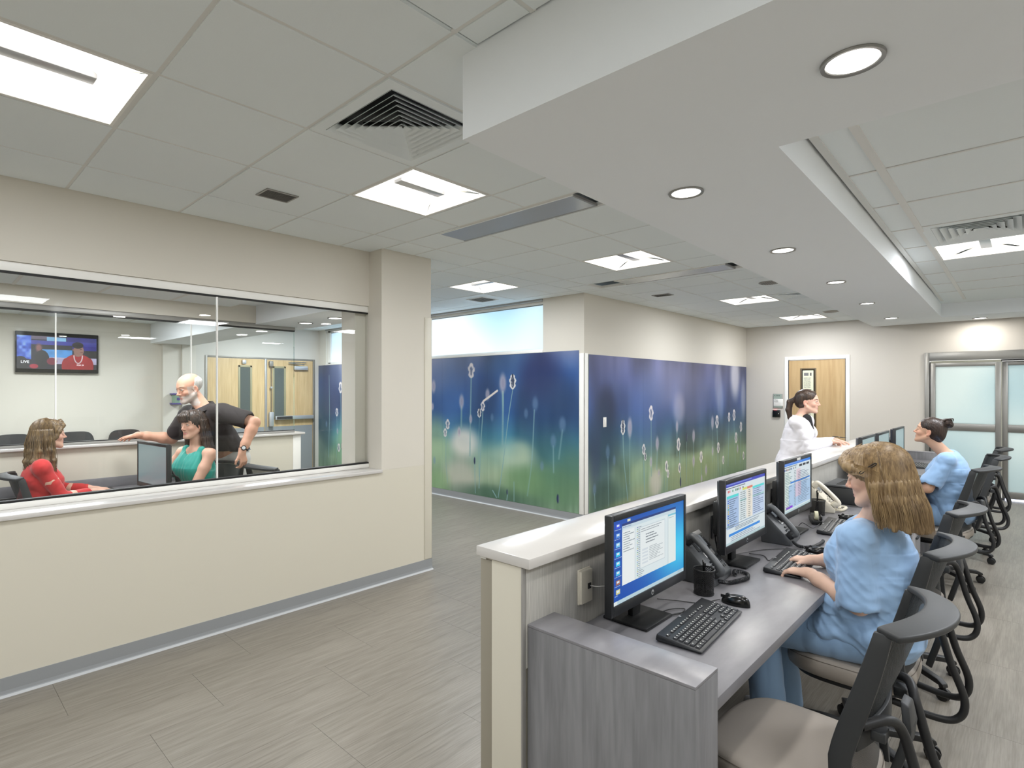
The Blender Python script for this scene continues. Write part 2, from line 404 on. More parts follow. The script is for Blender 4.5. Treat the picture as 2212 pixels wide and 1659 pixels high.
# ceiling: slab, tee grid, individual tiles
ceil = sbox('ceiling', (-10.6, -2.7, H+.09), (2.1, YF+.1, H+.14), 'tile')
gx = [-2.325+.6096*k for k in range(-13, 8)]
gyA = [.6593+.6096*k for k in range(-6, 4)]+[2.81, 3.117]
gyB = [3.117+.6096*k for k in range(0, 4)]+[5.36, 5.655]+[5.655+.6096*k for k in range(1, 10)]
gyC = [3.117+.6096*k for k in range(0, 5)]+[5.77]
regs = [(-1.35, 1.95, -2.5, 1.376, gyA), (-4.03, -1.35, -2.5, 2.80, gyA), (-3.85, -1.35, 2.80, 3.117, gyA), (-3.85, -1.35, 3.117, 5.77, gyB), (-10.1, -3.85, 3.16, 5.77, gyC), (-3.855, -1.35, 5.77, 11.23, gyB)]
special = []
for kx, ky in ((-2.935, .0497), (-2.935, 1.8785), (-2.935, 4.336), (-4.763, 4.336), (-2.935, 7.484), (-2.935, 9.922), (-2.935, -1.779),
               (-2.325, 1.269), (-3.544, 1.269), (-5.373, 4.946), (-2.325, 7.484), (-3.544, 6.265)): special.append((kx, ky))
tile_m = {}; tb = MB()
T2 = .012
def tile(x0, x1, y0, y1):
    k = (round(x1-x0, 3), round(y1-y0, 3))
    if k not in tile_m:
        a, b = k; e = .009
        m = MB(); m.box((e, e, 0), (a-e, b-e, .012)); m.box((.002, .002, .006), (a-.002, b-.002, .018)); tile_m[k] = m.mesh('ceiling_tile', 'tile')
    o = bpy.data.objects.new('ceiling_tile', tile_m[k]); C.objects.link(o); o.parent = ceil; o.location = (x0, y0, H-.004)
def cells(lo, hi, g):
    e = sorted({lo, hi, *[v for v in g if lo+.02 < v < hi-.02]})
    return list(zip(e[:-1], e[1:]))
for X0, X1, Y0, Y1, gy in regs:
    for x0, x1 in cells(X0, X1, gx):
        for y0, y1 in cells(Y0, Y1, gy):
            if any(abs(x0-a) < .05 and abs(y0-b) < .05 for a, b in special): continue
            if y0 > 2.7 and y1 < 3.13 and -3.2 < x0 < -1.9 and Y0 < 3: continue
            if 5.3 < y0 < 5.37 and y1 < 5.66 and -3.25 < (x0+x1)/2 < -1.9: continue
            tile(x0, x1, y0, y1)
    for x in [v for v in gx if X0+.02 < v < X1-.02]: tb.box((x-T2, Y0, H-.001), (x+T2, Y1, H+.022))
    for y in [v for v in gy if Y0-.001 <= v < Y1-.02]: tb.box((X0, y-T2, H-.0005), (X1, y+T2, H+.022))
tb.obj('ceiling_tee_grid', 'tee', ceil)
mg = MB()
for a, b in (((XH, -2.5), (XH+.02, 2.78)), ((XW, 3.3), (XW+.0, 3.3)), ((XC, 5.77), (XC+.02, 11.23)), ((-10.1, 5.75), (-4.0, 5.77)), ((-3.85, 11.21), (-1.5, 11.23))):
    if a[0] < b[0] and a[1] < b[1]: mg.box((a[0], a[1], H-.001), (b[0], b[1], H+.02))
mg.obj('wall_angle', 'tee', ceil)

# sloping drywall soffit above the nurse station, with the tray in it
def zs(y): return 2.496+(y-1.385)*.01666
def zt(y): return 2.666+.0227*(y-2.6)
O = [(-1.426, 1.378), (-1.845, 11.22), (1.95, 11.22), (1.95, 1.378)]
I = [(-.661, 2.258), (-.894, 10.26), (1.55, 10.26), (1.55, 2.258)]
vb = [(x, y, zs(y)) for x, y in O+I]+[(x, y, H+.06) for x, y in O]+[(x, y, zt(y)+.02) for x, y in I]
sf = MB().add(vb, [(0,1,5,4),(1,2,6,5),(2,3,7,6),(3,0,4,7),(0,8,9,1),(1,9,10,2),(2,10,11,3),(3,11,8,0),(4,5,13,12),(5,6,14,13),(6,7,15,14),(7,4,12,15)]).obj('ceiling_soffit', 'soffit'); struct(sf)
MB().add([(-1.6, 1.3, H-.002), (-1.45, 1.3, H-.002), (-1.45, 1.335, H-.002), (-1.6, 1.335, H-.002), (-1.6, 1.3, H+.01), (-1.45, 1.3, H+.01), (-1.45, 1.335, H+.01), (-1.6, 1.335, H+.01)],
         [(0,3,2,1),(4,5,6,7),(0,1,5,4),(1,2,6,5),(2,3,7,6),(3,0,4,7)]).obj('shadow_bead', 'tee', sf)
tray = MB()
def xe(y): return -.655-.029*(y-2.6)
def xt(y): return -.512-.0165*(y-3.3)
ty = [2.25, 2.56, 3.315, 4.06, 4.82, 5.56, 6.32, 7.16, 8.05, 8.9, 10.0, 10.27]
ct = bpy.data.objects.new('ceiling_tray', None); C.objects.link(ct); struct(ct)
def tq(x0a, x0b, x1a, x1b, y0, y1, g=.012):
    m = MB(); vs = []
    for dz, e in ((0, g), (.014, g)):
        vs += [(x0a+e, y0+e, zt(y0)+dz), (x1a-e, y0+e, zt(y0)+dz), (x1b-e, y1-e, zt(y1)+dz), (x0b+e, y1-e, zt(y1)+dz)]
    m.add(vs, [(0,3,2,1),(4,5,6,7),(0,1,5,4),(1,2,6,5),(2,3,7,6),(3,0,4,7)]).obj('ceiling_tile', 'tile', ct)
for a, b in zip(ty[:-1], ty[1:]):
    tq(xe(a)+.01, xe(b)+.01, xt(a), xt(b), a, b)
    if not (4.8 < a < 6.3): tq(xt(a), xt(b), xt(a)+.61, xt(b)+.61, a, b)
    tq(xt(a)+.61, xt(b)+.61, xt(a)+1.22, xt(b)+1.22, a, b); tq(xt(a)+1.22, xt(b)+1.22, 1.53, 1.53, a, b)
gm = MB()
def bar(x0, y0, x1, y1, w_=.014, z=-.006):
    d = Vector((x1-x0, y1-y0, 0)).normalized(); n = Vector((-d.y, d.x, 0))*w_
    vs = [Vector((x, y, zt(y)+z+dz))+n*s for dz in (0, .03) for x, y, s in ((x0, y0, -1), (x1, y1, -1), (x1, y1, 1), (x0, y0, 1))]
    gm.add(vs, [(0,1,2,3),(7,6,5,4),(0,4,5,1),(1,5,6,2),(2,6,7,3),(3,7,4,0)])
bar(xe(2.25)+.014, 2.25, xe(10.27)+.014, 10.27, .016)
for k in range(3): bar(xt(2.25)+.61*k, 2.25, xt(10.27)+.61*k, 10.27, .017)
for y in ty[1:-1]: bar(xe(y), y, 1.54, y, .008, -.003)
gm.obj('ceiling_tee_grid', 'tee', ct)
MB().box((-1.2, 1.3, H+.03), (1.95, 11.2, H+.05)).obj('cover_board', 'tile', ct)

# ---- glazed office: ceiling, headers, second half wall, portal
X2 = -5.75
sbox('wall_office', (X2-.20, -2.6, 0), (X2, 3.06, 1.125), 'panel')
so_ = sbox('window_sill_office', (X2-.22, -2.6, 1.125), (X2+.035, 3.10, 1.148), 'solid_top', bevel=.004)
sbox('trim_10', (X2-.05, -2.6, 1.148), (X2-.012, 3.0, 1.17), 'alu_soft', bevel=.003); sbox('trim_11', (X2-.045, -2.6, 1.17), (X2-.018, 3.0, 1.178), 'gasket')
sbox('trim_12', (X2-.0, 2.97, 0), (X2+.006, 3.062, 1.12), 'white', bevel=.002)
g2 = MB().box((X2-.036, -2.6, 1.172), (X2-.026, .870, 2.26)).obj('window_3', 'glass'); struct(g2)
MB().box((X2-.036, .878, 1.172), (X2-.026, 1.930, 2.26)).obj('pane', 'glass', g2); MB().box((X2-.036, 1.938, 1.172), (X2-.026, 2.998, 2.26)).obj('pane', 'glass', g2)
for y in (.869, 1.929): MB().box((X2-.038, y, 1.172), (X2-.024, y+.010, 2.26)).obj('joint', 'white', g2)
MB().box((X2-.0365, 2.998, 1.172), (X2-.0255, 3.001, 2.26)).obj('polished_edge', 'glass_edge', g2)
sbox('wall_office_header', (X2-.20, -2.6, 2.31), (X2, 2.56, 2.6), 'wall'); sbox('trim_13', (X2-.10, -2.6, 2.267), (X2-.01, 3.005, 2.31), 'alu_soft', bevel=.003)
sbox('trim_14', (X2-.06, -2.6, 2.255), (X2-.01, 3.0, 2.267), 'gasket')
sbox('ceiling_office_soffit', (-10.1, 2.56, 2.31), (-4.30, 3.15, H+.05), 'soffit')
sbox('ceiling_office_edge', (X2-.2, 2.56, 2.30), (-4.21, 3.15, 2.31), 'soffit')
co = sbox('ceiling_office', (-5.75, -2.6, 2.49), (-4.20, 2.56, 2.52), 'tile')
ob = MB(); yo = [.595+.57*k for k in range(-5, 4)]
for a, b in zip(yo[:-1], yo[1:]):
    b = min(b, 2.56)
    for x0, x1 in ((-5.75, -5.16), (-5.16, -4.57), (-4.57, -4.20)):
        if x0 == -5.16 and (abs(a-1.165) < .01 or abs(a-.025) < .01): continue
        MB().box((x0+.01, a+.01, 2.452), (x1-.01, b-.01, 2.465)).obj('ceiling_tile', 'tile', co)
    ob.box((-5.75, a-.012, 2.45), (-4.2, a+.012, 2.47))
for x in (-5.16, -4.57): ob.box((x-.012, -2.6, 2.4505), (x+.012, 2.56, 2.47))
ob.obj('ceiling_tee_grid', 'tee', co)
# waiting area beyond the second glass: screen wall, column, portal, its ceiling
XT = -9.35
sbox('wall_waiting', (XT-.12, -2.6, 0), (XT, 2.70, 2.62), 'wall'); sbox('wall_waiting_pier', (XT-.12, 2.70, 0), (XT+.10, 3.0, 2.62), 'wall')
sbox('wall_waiting_end', (XT+.10, 2.96, 0), (XT+.12, 3.16, 2.31), 'wall')
sbox('ceiling_waiting', (-9.5, -2.6, 2.60), (X2-.2, 3.0, 2.64), 'tile')
cw = MB(); 
for k in range(-4, 5): cw.box((-9.35, 1.03+.61*k-.01, 2.594), (X2-.2, 1.03+.61*k+.01, 2.602))
for k in range(5): cw.box((-8.74+.61*k-.01, -2.6, 2.5945), (-8.74+.61*k+.01, 3.0, 2.602))
o = cw.obj('trim_15', 'tee'); struct(o)
sbox('wall_entrance', (-10.25, 3.0, 0), (-10.1, 3.60, H), 'wall_far'); sbox('wall_entrance_end', (-10.25, 5.68, 0), (-10.1, 5.78, H), 'wall_far')
sbox('wall_entrance_over', (-10.25, 3.60, 2.20), (-10.1, 5.68, H), 'wall_far'); sbox('wall_entrance_side', (-10.1, 2.99, 0), (XT-.12, 3.10, H), 'wall')
# ================================================================== LIGHT FITTINGS AND GRILLES
mat('fitting', (232, 238, 239), .6)
def troffer(name, loc, rz, label, w_=.585, l_=.585, power=19, ends=True, z_up=.062):
    t = thing('ceiling_light', label, 'ceiling light', loc, rz, 'square recessed ceiling lights')
    a, b = w_/2, l_/2; f = .012
    m = MB()
    for lo, hi in (((-a, -b, -.002), (-a+f, b, .02)), ((a-f, -b, -.002), (a, b, .02)), ((-a+f, -b, -.002), (a-f, -b+f, .02)), ((-a+f, b-f, -.002), (a-f, b, .02))): m.box(lo, hi)
    m.obj('frame', 'white', t)
    i, j = a-f, b-f; r = .035; e = j-.13
    # two glowing lenses rising to the middle bar
    for s in (-1, 1):
        n = 6; P = []
        for k in range(n+1):
            u = k/n; x = s*(i+(r-i)*u); z = z_up*math.sin(u*PI/2); yy = j+(e-j)*u
            P.append((x, -yy, z)); P.append((x, yy, z))
        MB().add(P, [(2*k, 2*k+1, 2*k+3, 2*k+2) for k in range(n)]).obj('lens', 'lens' if s == 1 else 'lens_side', t, smooth=True)
    for s in (-1, 1):
        MB().add([(-i, s*j, 0), (i, s*j, 0), (r, s*e, z_up), (-r, s*e, z_up)], [(0,1,2,3)]).obj('end_reflector', 'lens_end', t)
    MB().box((-r, -e-.02, z_up-.028), (r, e+.02, z_up+.004)).obj('centre_bar', 'silver', t, .006)
    MB().box((-a, -b, z_up+.006), (a, b, z_up+.02)).obj('housing', 'white', t)
    lp = area('lamp', (loc[0], loc[1], loc[2]-.012), w_*.9, power*LK, WARM, sy=l_*.9)
    lp.rotation_euler = (0, 0, rz)
    return t
TZ = H-.003
for k, (x, y, rz, lab) in enumerate((
    (-2.630, .3545, 0, 'square recessed ceiling light cut by the top left edge of the view'),
    (-2.630, 2.183, 0, 'square recessed ceiling light touching the big louvred diffuser'),
    (-2.630, 4.641, 0, 'square recessed ceiling light over the first mural corner, between the two long slot panels'),
    (-4.458, 4.641, PI/2, 'square recessed ceiling light above the clerestory window, beside the small white air grille'),
    (-2.630, 7.789, 0, 'second farthest square recessed ceiling light, beside the far louvred diffuser'),
    (-2.630, 10.227, 0, 'farthest square recessed ceiling light, close to the wall with the wooden door'))):
    troffer('l', (x, y, TZ), rz, lab, power=(15, 12, 25, 20, 28, 28)[k])
tl = troffer('l', ((xt(5.94)+.305), 5.94, zt(5.94)-.004), 0, 'square recessed ceiling light inside the raised ceiling tray over the nurse station', l_=.74, power=24)
for y, lab in ((1.45, 'thin glowing ceiling light inside the glazed office, above the teal-topped woman'), (.31, 'thin glowing ceiling light inside the glazed office, above the woman in red')):
    t = thing('ceiling_light', lab, 'ceiling light', (-4.865, y, 2.449), 0, 'office ceiling lights')
    MB().box((-.27, -.27, 0), (.27, .27, .012)).obj('lens', 'lens_side', t); MB().box((-.285, -.285, .004), (.285, .285, .02)).obj('frame', 'white', t)
    area('lamp', (-4.865, y, 2.435), .5, 15*LK, WARM)
area('lamp', (-7.6, 1.2, 2.585), .9, 70*LK, WARM); area('lamp', (-8.6, 4.5, H-.03), .56, 70*LK, DAY); area('lamp', (-4.9, -1.2, 2.43), .5, 12*LK, WARM)  # added unseen area lights without fittings; mainly brighten waiting wall and entrance doors
def downlight(x, y, z, lab, rad=.082, power=7, grp='round recessed downlights in the drywall soffit'):
    t = thing('downlight', lab, 'downlight', (x, y, z), 0, grp)
    MB().lathe([(rad*.80, -.001), (rad*.84, -.005), (rad*.98, -.007), (rad, -.001), (rad*.98, .002), (rad*.8, .002)], n=40).obj('trim_ring', 'alu', t, smooth=True)
    MB().lathe([(rad*.81, -.0022), (.001, -.0023)], n=40).obj('lens', 'downlight', t)
    l = area('lamp', (x, y, z-.012), rad*1.6, power*LK, (1, .96, .91), shape='DISK')
for (x, y), lab in zip(((-.341, 1.79), (-1.116, 2.492), (-1.166, 4.074), (-1.221, 5.768), (-1.32, 7.667), (-1.405, 9.819), (-.514, 10.89)), (
    'largest round downlight in the soffit, over the foreground end of the station', 'second round downlight in the soffit row, above the white counter end', 'third round downlight in the soffit row',
    'fourth round downlight in the soffit row', 'fifth round downlight in the soffit row', 'round downlight in the soffit nearest the wooden door', 'round downlight in the soffit in front of the sliding glass doors')):
    downlight(x, y, zs(y)-.002, lab, .076 if y < 9 else .085)
for x, y, lab in ((-5.275, 2.864, 'left one of two round downlights seen through the office glass'), (-4.72, 2.872, 'right one of two round downlights seen through the office glass')):
    downlight(x, y, 2.298, lab, .075, 6, 'round downlights at the office opening')

def diffuser(loc, rz, lab, s=.59, rings=8, ly=None):
    t = thing('air_diffuser', lab, 'air vent', loc, rz, 'square ceiling air outlets')
    sy = (ly or s)/s; h = s/2
    fr = MB()
    def ring(m, r0, z0, r1, z1, th=.0035):
        vs = []
        for r, z in ((r0, z0), (r1, z1), (r1, z1+th), (r0, z0+th)):
            for x, y in ((-1,-1),(1,-1),(1,1),(-1,1)): vs.append((x*r, y*r*sy, z))
        fs = []
        for a in range(4):
            b = (a+1) % 4
            for k in range(4): fs.append((a*4+k, a*4+(k+1)%4, b*4+(k+1)%4, b*4+k))
        m.add(vs, fs)
    ring(fr, h, -.003, h*.83, -.004, .01); fr.obj('frame', 'fitting', t)
    for k in range(rings):
        r = h*.83*(1-k/rings)-.002; m = MB(); w_ = h*.83/rings
        ring(m, r, -.006+.001*k, r-w_*1.05, .024+.001*k, .002); m.obj('louvre', 'fitting', t)
    MB().box((-h*.84, -h*.84*sy, .05), (h*.84, h*.84*sy, .055)).obj('throat', 'charcoal', t)
    m = MB()
    for s_ in (-1, 1): m.cbox((0, 0, .022), (h*1.2, .006, .016), Matrix.Rotation(s_*PI/4, 3, 'Z'))
    m.obj('damper', 'black', t)
diffuser((-2.020, 1.574, TZ-.002), 0, 'big square louvred diffuser beside the near end of the soffit')
diffuser((-2.020, 7.789, TZ-.002), 0, 'square louvred diffuser half hidden behind the soffit, far down the hall', rings=6)
diffuser((xt(5.2)+.305, 5.19, zt(5.19)-.008), 0, 'square louvred diffuser inside the raised tray, next to its light', rings=6, ly=.72)
def grille(loc, rz, lab, w_=.17, l_=.15, n=9, plate=None, body='alu_soft'):
    t = thing('air_grille', lab, 'air vent', loc, rz, 'small ceiling grilles')
    if plate: MB().box((-plate, -plate, -.004), (plate, plate, .004)).obj('plate', 'fitting', t)
    m = MB(); a, b, f = w_/2, l_/2, .01
    for lo, hi in (((-a, -b, -.010), (-a+f, b, -.003)), ((a-f, -b, -.010), (a, b, -.003)), ((-a+f, -b, -.010), (a-f, -b+f, -.003)), ((-a+f, b-f, -.010), (a-f, b, -.003))): m.box(lo, hi)
    m.obj('frame', body, t)
    for k in range(n):
        x = -a+f+(w_-2*f)*(k+.5)/n; MB().cbox((x, 0, -.007), (.010, l_-2*f, .0015), Matrix.Rotation(.6, 3, 'Y')).obj('slat', body, t)
    MB().box((-a, -b, -.0045), (a, b, -.0035)).obj('backing', 'charcoal', t)
grille((-3.240, 1.574, TZ), 0, 'small rectangular grille in a ceiling tile above the glazed office wall', .155, .20, 10, .295)
grille((-5.068, 5.251, TZ), 0, 'small white square air grille over the clerestory window', .30, .30, 8, .295, 'white')
grille((-3.240, 6.57, TZ), 0, 'small grille tile above the second mural', .22, .15, 9, .295)
def speaker(x, y, lab):
    t = thing('ceiling_speaker', lab, 'ceiling speaker', (x, y, H-.006), 0, 'oval ceiling grilles by the soffit')
    m = MB().lathe([(.001, -.008), (.10, -.008), (.112, -.003), (.112, .004)], n=32); m.obj('grille', 'alu_soft', t, smooth=True)
    m = MB()
    for k in range(-4, 5):
        w_ = math.sqrt(max(.001, .09**2-(k*.02)**2)); m.box((k*.02-.004, -w_, -.0095), (k*.02+.004, w_, -.0082))
    tag(m.obj('perforation', 'charcoal', t), kind='stuff')
speaker(-2.03, 6.64, 'round perforated speaker in the ceiling, tucked beside the soffit'); speaker(-2.12, 9.72, 'round perforated speaker near the far end of the hall ceiling')
def slot(x0, x1, y0, y1, lab, m_='alu_soft'):
    t = thing('slot_panel', lab, 'ceiling panel', ((x0+x1)/2, (y0+y1)/2, H-.004), 0, 'long ceiling slot panels')
    a, b = (x1-x0)/2, (y1-y0)/2
    MB().box((-a+.012, -b+.010, -.003), (a-.012, b-.010, .012)).obj('lens', 'slot_lens', t)
    MB().box((-a, -b, -.004), (a, -b+.012, .014)).obj('lip', 'white', t); MB().box((-a, b-.012, -.004), (a, b, .014)).obj('lip', 'alu_soft', t)
    MB().box((-a, -b+.012, -.001), (-a+.012, b-.012, .014)).obj('end_cap', 'alu_soft', t); MB().box((a-.018, -b+.012, -.001), (a, b-.012, .014)).obj('end_cap', 'alu_soft', t)
mat('slot_lens', (186, 190, 188), .18)
slot(-3.183, -1.97, 2.822, 3.10, 'long grey slot panel set across the ceiling next to the soffit')
slot(-3.21, -2.035, 5.375, 5.645, 'long dark slot panel across the ceiling above the second mural')

# ================================================================== DOORS
# store room door in the far wall
dr = struct(bpy.data.objects.new('door_1', None)); C.objects.link(dr); dr.location = (0, YF, 0)
m = MB()
for lo, hi in (((-3.185, -.014, 0), (-3.125, .06, 2.215)), ((-2.235, -.014, 0), (-2.175, .06, 2.215)), ((-3.125, -.014, 2.155), (-2.235, .06, 2.215))): m.box(lo, hi)
m.obj('door_frame', 'white', dr, .004)
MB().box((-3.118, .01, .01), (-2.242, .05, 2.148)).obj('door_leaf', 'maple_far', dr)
m = MB()
for lo, hi in (((-2.93, -.004, .78), (-2.905, .012, 2.0)), ((-2.705, -.004, .78), (-2.68, .012, 2.0)), ((-2.905, -.004, 1.975), (-2.705, .012, 2.0)), ((-2.905, -.004, .78), (-2.705, .012, .805))): m.box(lo, hi)
mat('bronze', (92, 78, 56), .45, .2); m.obj('vision_frame', 'bronze', dr, .003)
MB().box((-2.905, .006, .805), (-2.705, .0095, 1.975)).obj('pane', 'black_gloss', dr)
m = MB().box((-3.126, -.002, .01), (-3.116, .02, 2.15)).box((-2.244, -.002, .01), (-2.234, .02, 2.15)); m.obj('edge_seal', 'charcoal', dr)
MB().cyl((-3.05, .01, 1.0), (-3.05, -.05, 1.0), .012).cyl((-3.06, -.05, 1.0), (-2.95, -.05, 1.0), .010).cbox((-3.05, .006, 1.0), (.05, .01, .16)).obj('door_handle', 'steel', dr, .002)
# paper notices taped in the vision panel
def papers(seed, h, w_, green=False):
    r = np.random.RandomState(seed); a = np.full((h, w_, 3), 226.); a[..., 2] -= 26; a += r.randn(h, w_, 1)*2
    y = int(h*.12)
    a[int(h*.10):int(h*.24), int(w_*.12):int(w_*.55)] = 120; a[int(h*.10):int(h*.24), int(w_*.68):int(w_*.82)] = 90
    for y in range(int(h*.3), int(h*.78), max(3, h//26)):
        x = int(w_*.1)
        while x < w_*.72:
            l = r.randint(3, 9); a[y:y+max(1, h//60), x:x+l] = r.choice([70, 110, 150]); x += l+r.randint(1, 4)
    if green: a[int(h*.84):int(h*.93), int(w_*.12):int(w_*.8)] = (40, 90, 60)
    return a
printmat('notice_print', papers(3, 240, 110, True))
nt_ = thing('paper_notice', 'printed paper notice with a green line taped inside the wooden door window', 'notice', (-2.805, YF-.004, 1.76), 0)
board('sheet', 'notice_print', (-.085, 0, -.20), (.085, 0, -.20), (.085, 0, .20), (-.085, 0, .20), .001, nt_)
nt2 = thing('paper_notice', 'lower paper notice in the wooden door window, behind the lab coat woman', 'notice', (-2.80, YF-.004, 1.25), 0)
board('sheet', 'notice_print', (-.085, 0, -.22), (.085, 0, -.22), (.085, 0, .2), (-.085, 0, .2), .001, nt2)
# room sign and card reader left of that door
sg = thing('room_sign', 'white and grey-green room sign reading K1018 Clean Supply beside the wooden door', 'sign', (-3.29, YF, 1.415))
MB().box((-.085, -.014, -.13), (.075, -.002, .13)).obj('back_plate', 'alu_soft', sg, .002); mat('sign_green', (158, 172, 162), .5)
MB().box((-.075, -.018, .035), (.06, -.012, .125)).obj('number_panel', 'sign_green', sg); MB().box((-.075, -.020, -.095), (.085, -.013, .035)).obj('name_panel', 'white', sg, .001)
MB().box((-.075, -.017, -.122), (.06, -.012, -.10)).obj('lower_strip', 'sign_green', sg)
text('lettering', 'K1018', 'black', sg, (-.062, -.019, .085), (PI/2, 0, 0), .034); text('lettering', 'Clean', 'black', sg, (-.062, -.0215, .008), (PI/2, 0, 0), .026); text('lettering', 'Supply', 'black', sg, (-.062, -.0215, -.022), (PI/2, 0, 0), .026)
cr = thing('card_reader', 'small black card reader under the room sign', 'card reader', (-3.316, YF, 1.18))
MB().box((-.064, -.034, -.064), (.064, 0, .064)).obj('body', 'black_gloss', cr, .006); MB().cbox((.04, -.035, .002), (.012, .003, .012)).obj('status_light', 'white', cr); MB().cbox((-.02, -.02, .066), (.05, .016, .003)).obj('top_light', 'led_red', cr)
# sliding glass doors
sd = struct(bpy.data.objects.new('door_2', None)); C.objects.link(sd); sd.location = (0, YF, 0)
m = MB()
for lo, hi in (((-1.175, -.03, 0), (-1.118, .10, 2.195)), ((-1.118, -.03, 2.065), (1.9, .10, 2.195))): m.box(lo, hi)
m.obj('door_frame', 'alu', sd, .004)
def slider(x0, x1, y, label=None):
    st = .062; top, bot, mid = 2.03, .03, (.995, 1.105)
    f = MB()
    for lo, hi in (((x0, y, bot), (x0+st, y+.04, top)), ((x1-st, y, bot), (x1, y+.04, top)), ((x0+st, y, top-.055), (x1-st, y+.04, top)), ((x0+st, y, bot), (x1-st, y+.04, .13)), ((x0+st, y, mid[0]), (x1-st, y+.04, mid[1]))): f.box(lo, hi)
    o = f.obj('sliding_leaf', 'alu', sd, .003)
    for z0, z1 in ((.13, mid[0]), (mid[1], top-.055)): MB().box((x0+st, y+.016, z0), (x1-st, y+.022, z1)).obj('pane', 'frost_door', o)
slider(-1.108, -.30, -.01); slider(-.29, .58, .03); slider(.58, 1.45, .03)
MB().box((-1.118, .005, .03), (-1.108, .05, 2.05)).obj('gap_seal', 'gasket', sd)
MB().box((-.30, .02, 2.032), (1.8, .07, 2.062)).obj('track_cover', 'black', sd); MB().box((-.29, .0, 2.03), (1.8, .012, 2.045)).obj('track', 'steel', sd)
MB().box((-1.1, .045, .001), (1.5, .05, .028)).obj('glow_strip', 'gap_glow', sd)  # glowing strip stands in for light from behind showing under the doors
MB().cbox((-.30, .0, .02), (.08, .05, .03)).obj('guide_block', 'charcoal', sd, .003)
# double entrance doors seen through the office
en = struct(bpy.data.objects.new('door_3', None)); C.objects.link(en); en.location = (-10.1, 0, 0)
m = MB()
for lo, hi in (((-.08, 3.60, 0), (.012, 3.64, 2.215)), ((-.08, 5.64, 0), (.012, 5.68, 2.215)), ((-.08, 3.64, 2.185), (.012, 5.64, 2.215))): m.box(lo, hi)
mat('door_metal', (140, 136, 128), .45, .3); m.obj('door_frame', 'door_metal', en, .003)
for y0, y1, v0, v1 in ((3.645, 4.655, 4.17, 4.42), (4.70, 5.635, 4.81, 5.07)):
    lf = MB().box((-.04, y0, .008), (0, y1, 2.18)).obj('door_leaf', 'maple', en)
    f = MB()
    for lo, hi in (((-.002, v0, 1.07), (.012, v0+.035, 2.06)), ((-.002, v1-.035, 1.07), (.012, v1, 2.06)), ((-.002, v0, 2.025), (.012, v1, 2.06)), ((-.002, v0, 1.07), (.012, v1, 1.105))): f.box(lo, hi)
    mat('vision_olive', (150, 144, 112), .5); f.obj('vision_frame', 'vision_olive', lf, .003)
    MB().box((.001, v0+.035, 1.105), (.004, v1-.035, 2.025)).obj('pane', 'vision_glass' if 'vision_glass' in MATS else mat('vision_glass', (84, 92, 88), .12), lf)
    MB().box((.0, y0+.01, .02), (.004, y1-.01, .93)).obj('kick_plate', 'base', lf)
MB().box((-.03, 4.655, 0), (.02, 4.70, 2.19)).obj('centre_post', 'alu_soft', en, .004)
MB().cyl((.05, 4.765, 1.2), (.05, 4.765, 2.08), .006).obj('latch_rod', 'charcoal', en); MB().cbox((.04, 4.765, 2.10), (.06, .07, .10)).obj('latch_case', 'door_metal', en, .012); MB().cbox((.045, 4.765, 1.66), (.04, .04, .035)).obj('latch_guide', 'silver', en, .006)
MB().cbox((.045, 4.765, 1.07), (.07, .085, .27)).obj('exit_lock_case', 'silver', en, .018); MB().box((.03, 4.84, 1.055), (.075, 5.62, 1.125)).obj('push_bar', 'silver', en, .008); MB().box((.074, 4.86, 1.065), (.09, 5.17, 1.118)).obj('push_pad', 'black', en, .006)
MB().box((.01, 5.22, 2.0), (.07, 5.50, 2.075)).obj('closer_body', 'silver', en, .008); MB().cyl((.07, 5.42, 2.10), (.06, 5.10, 2.13), .009).cyl((.06, 5.10, 2.13), (.06, 5.46, 2.15), .009).obj('closer_arm', 'alu', en)
MB().cbox((.02, 4.27, 2.12), (.04, .07, .07)).obj('hold_open_magnet', 'silver', en, .008)

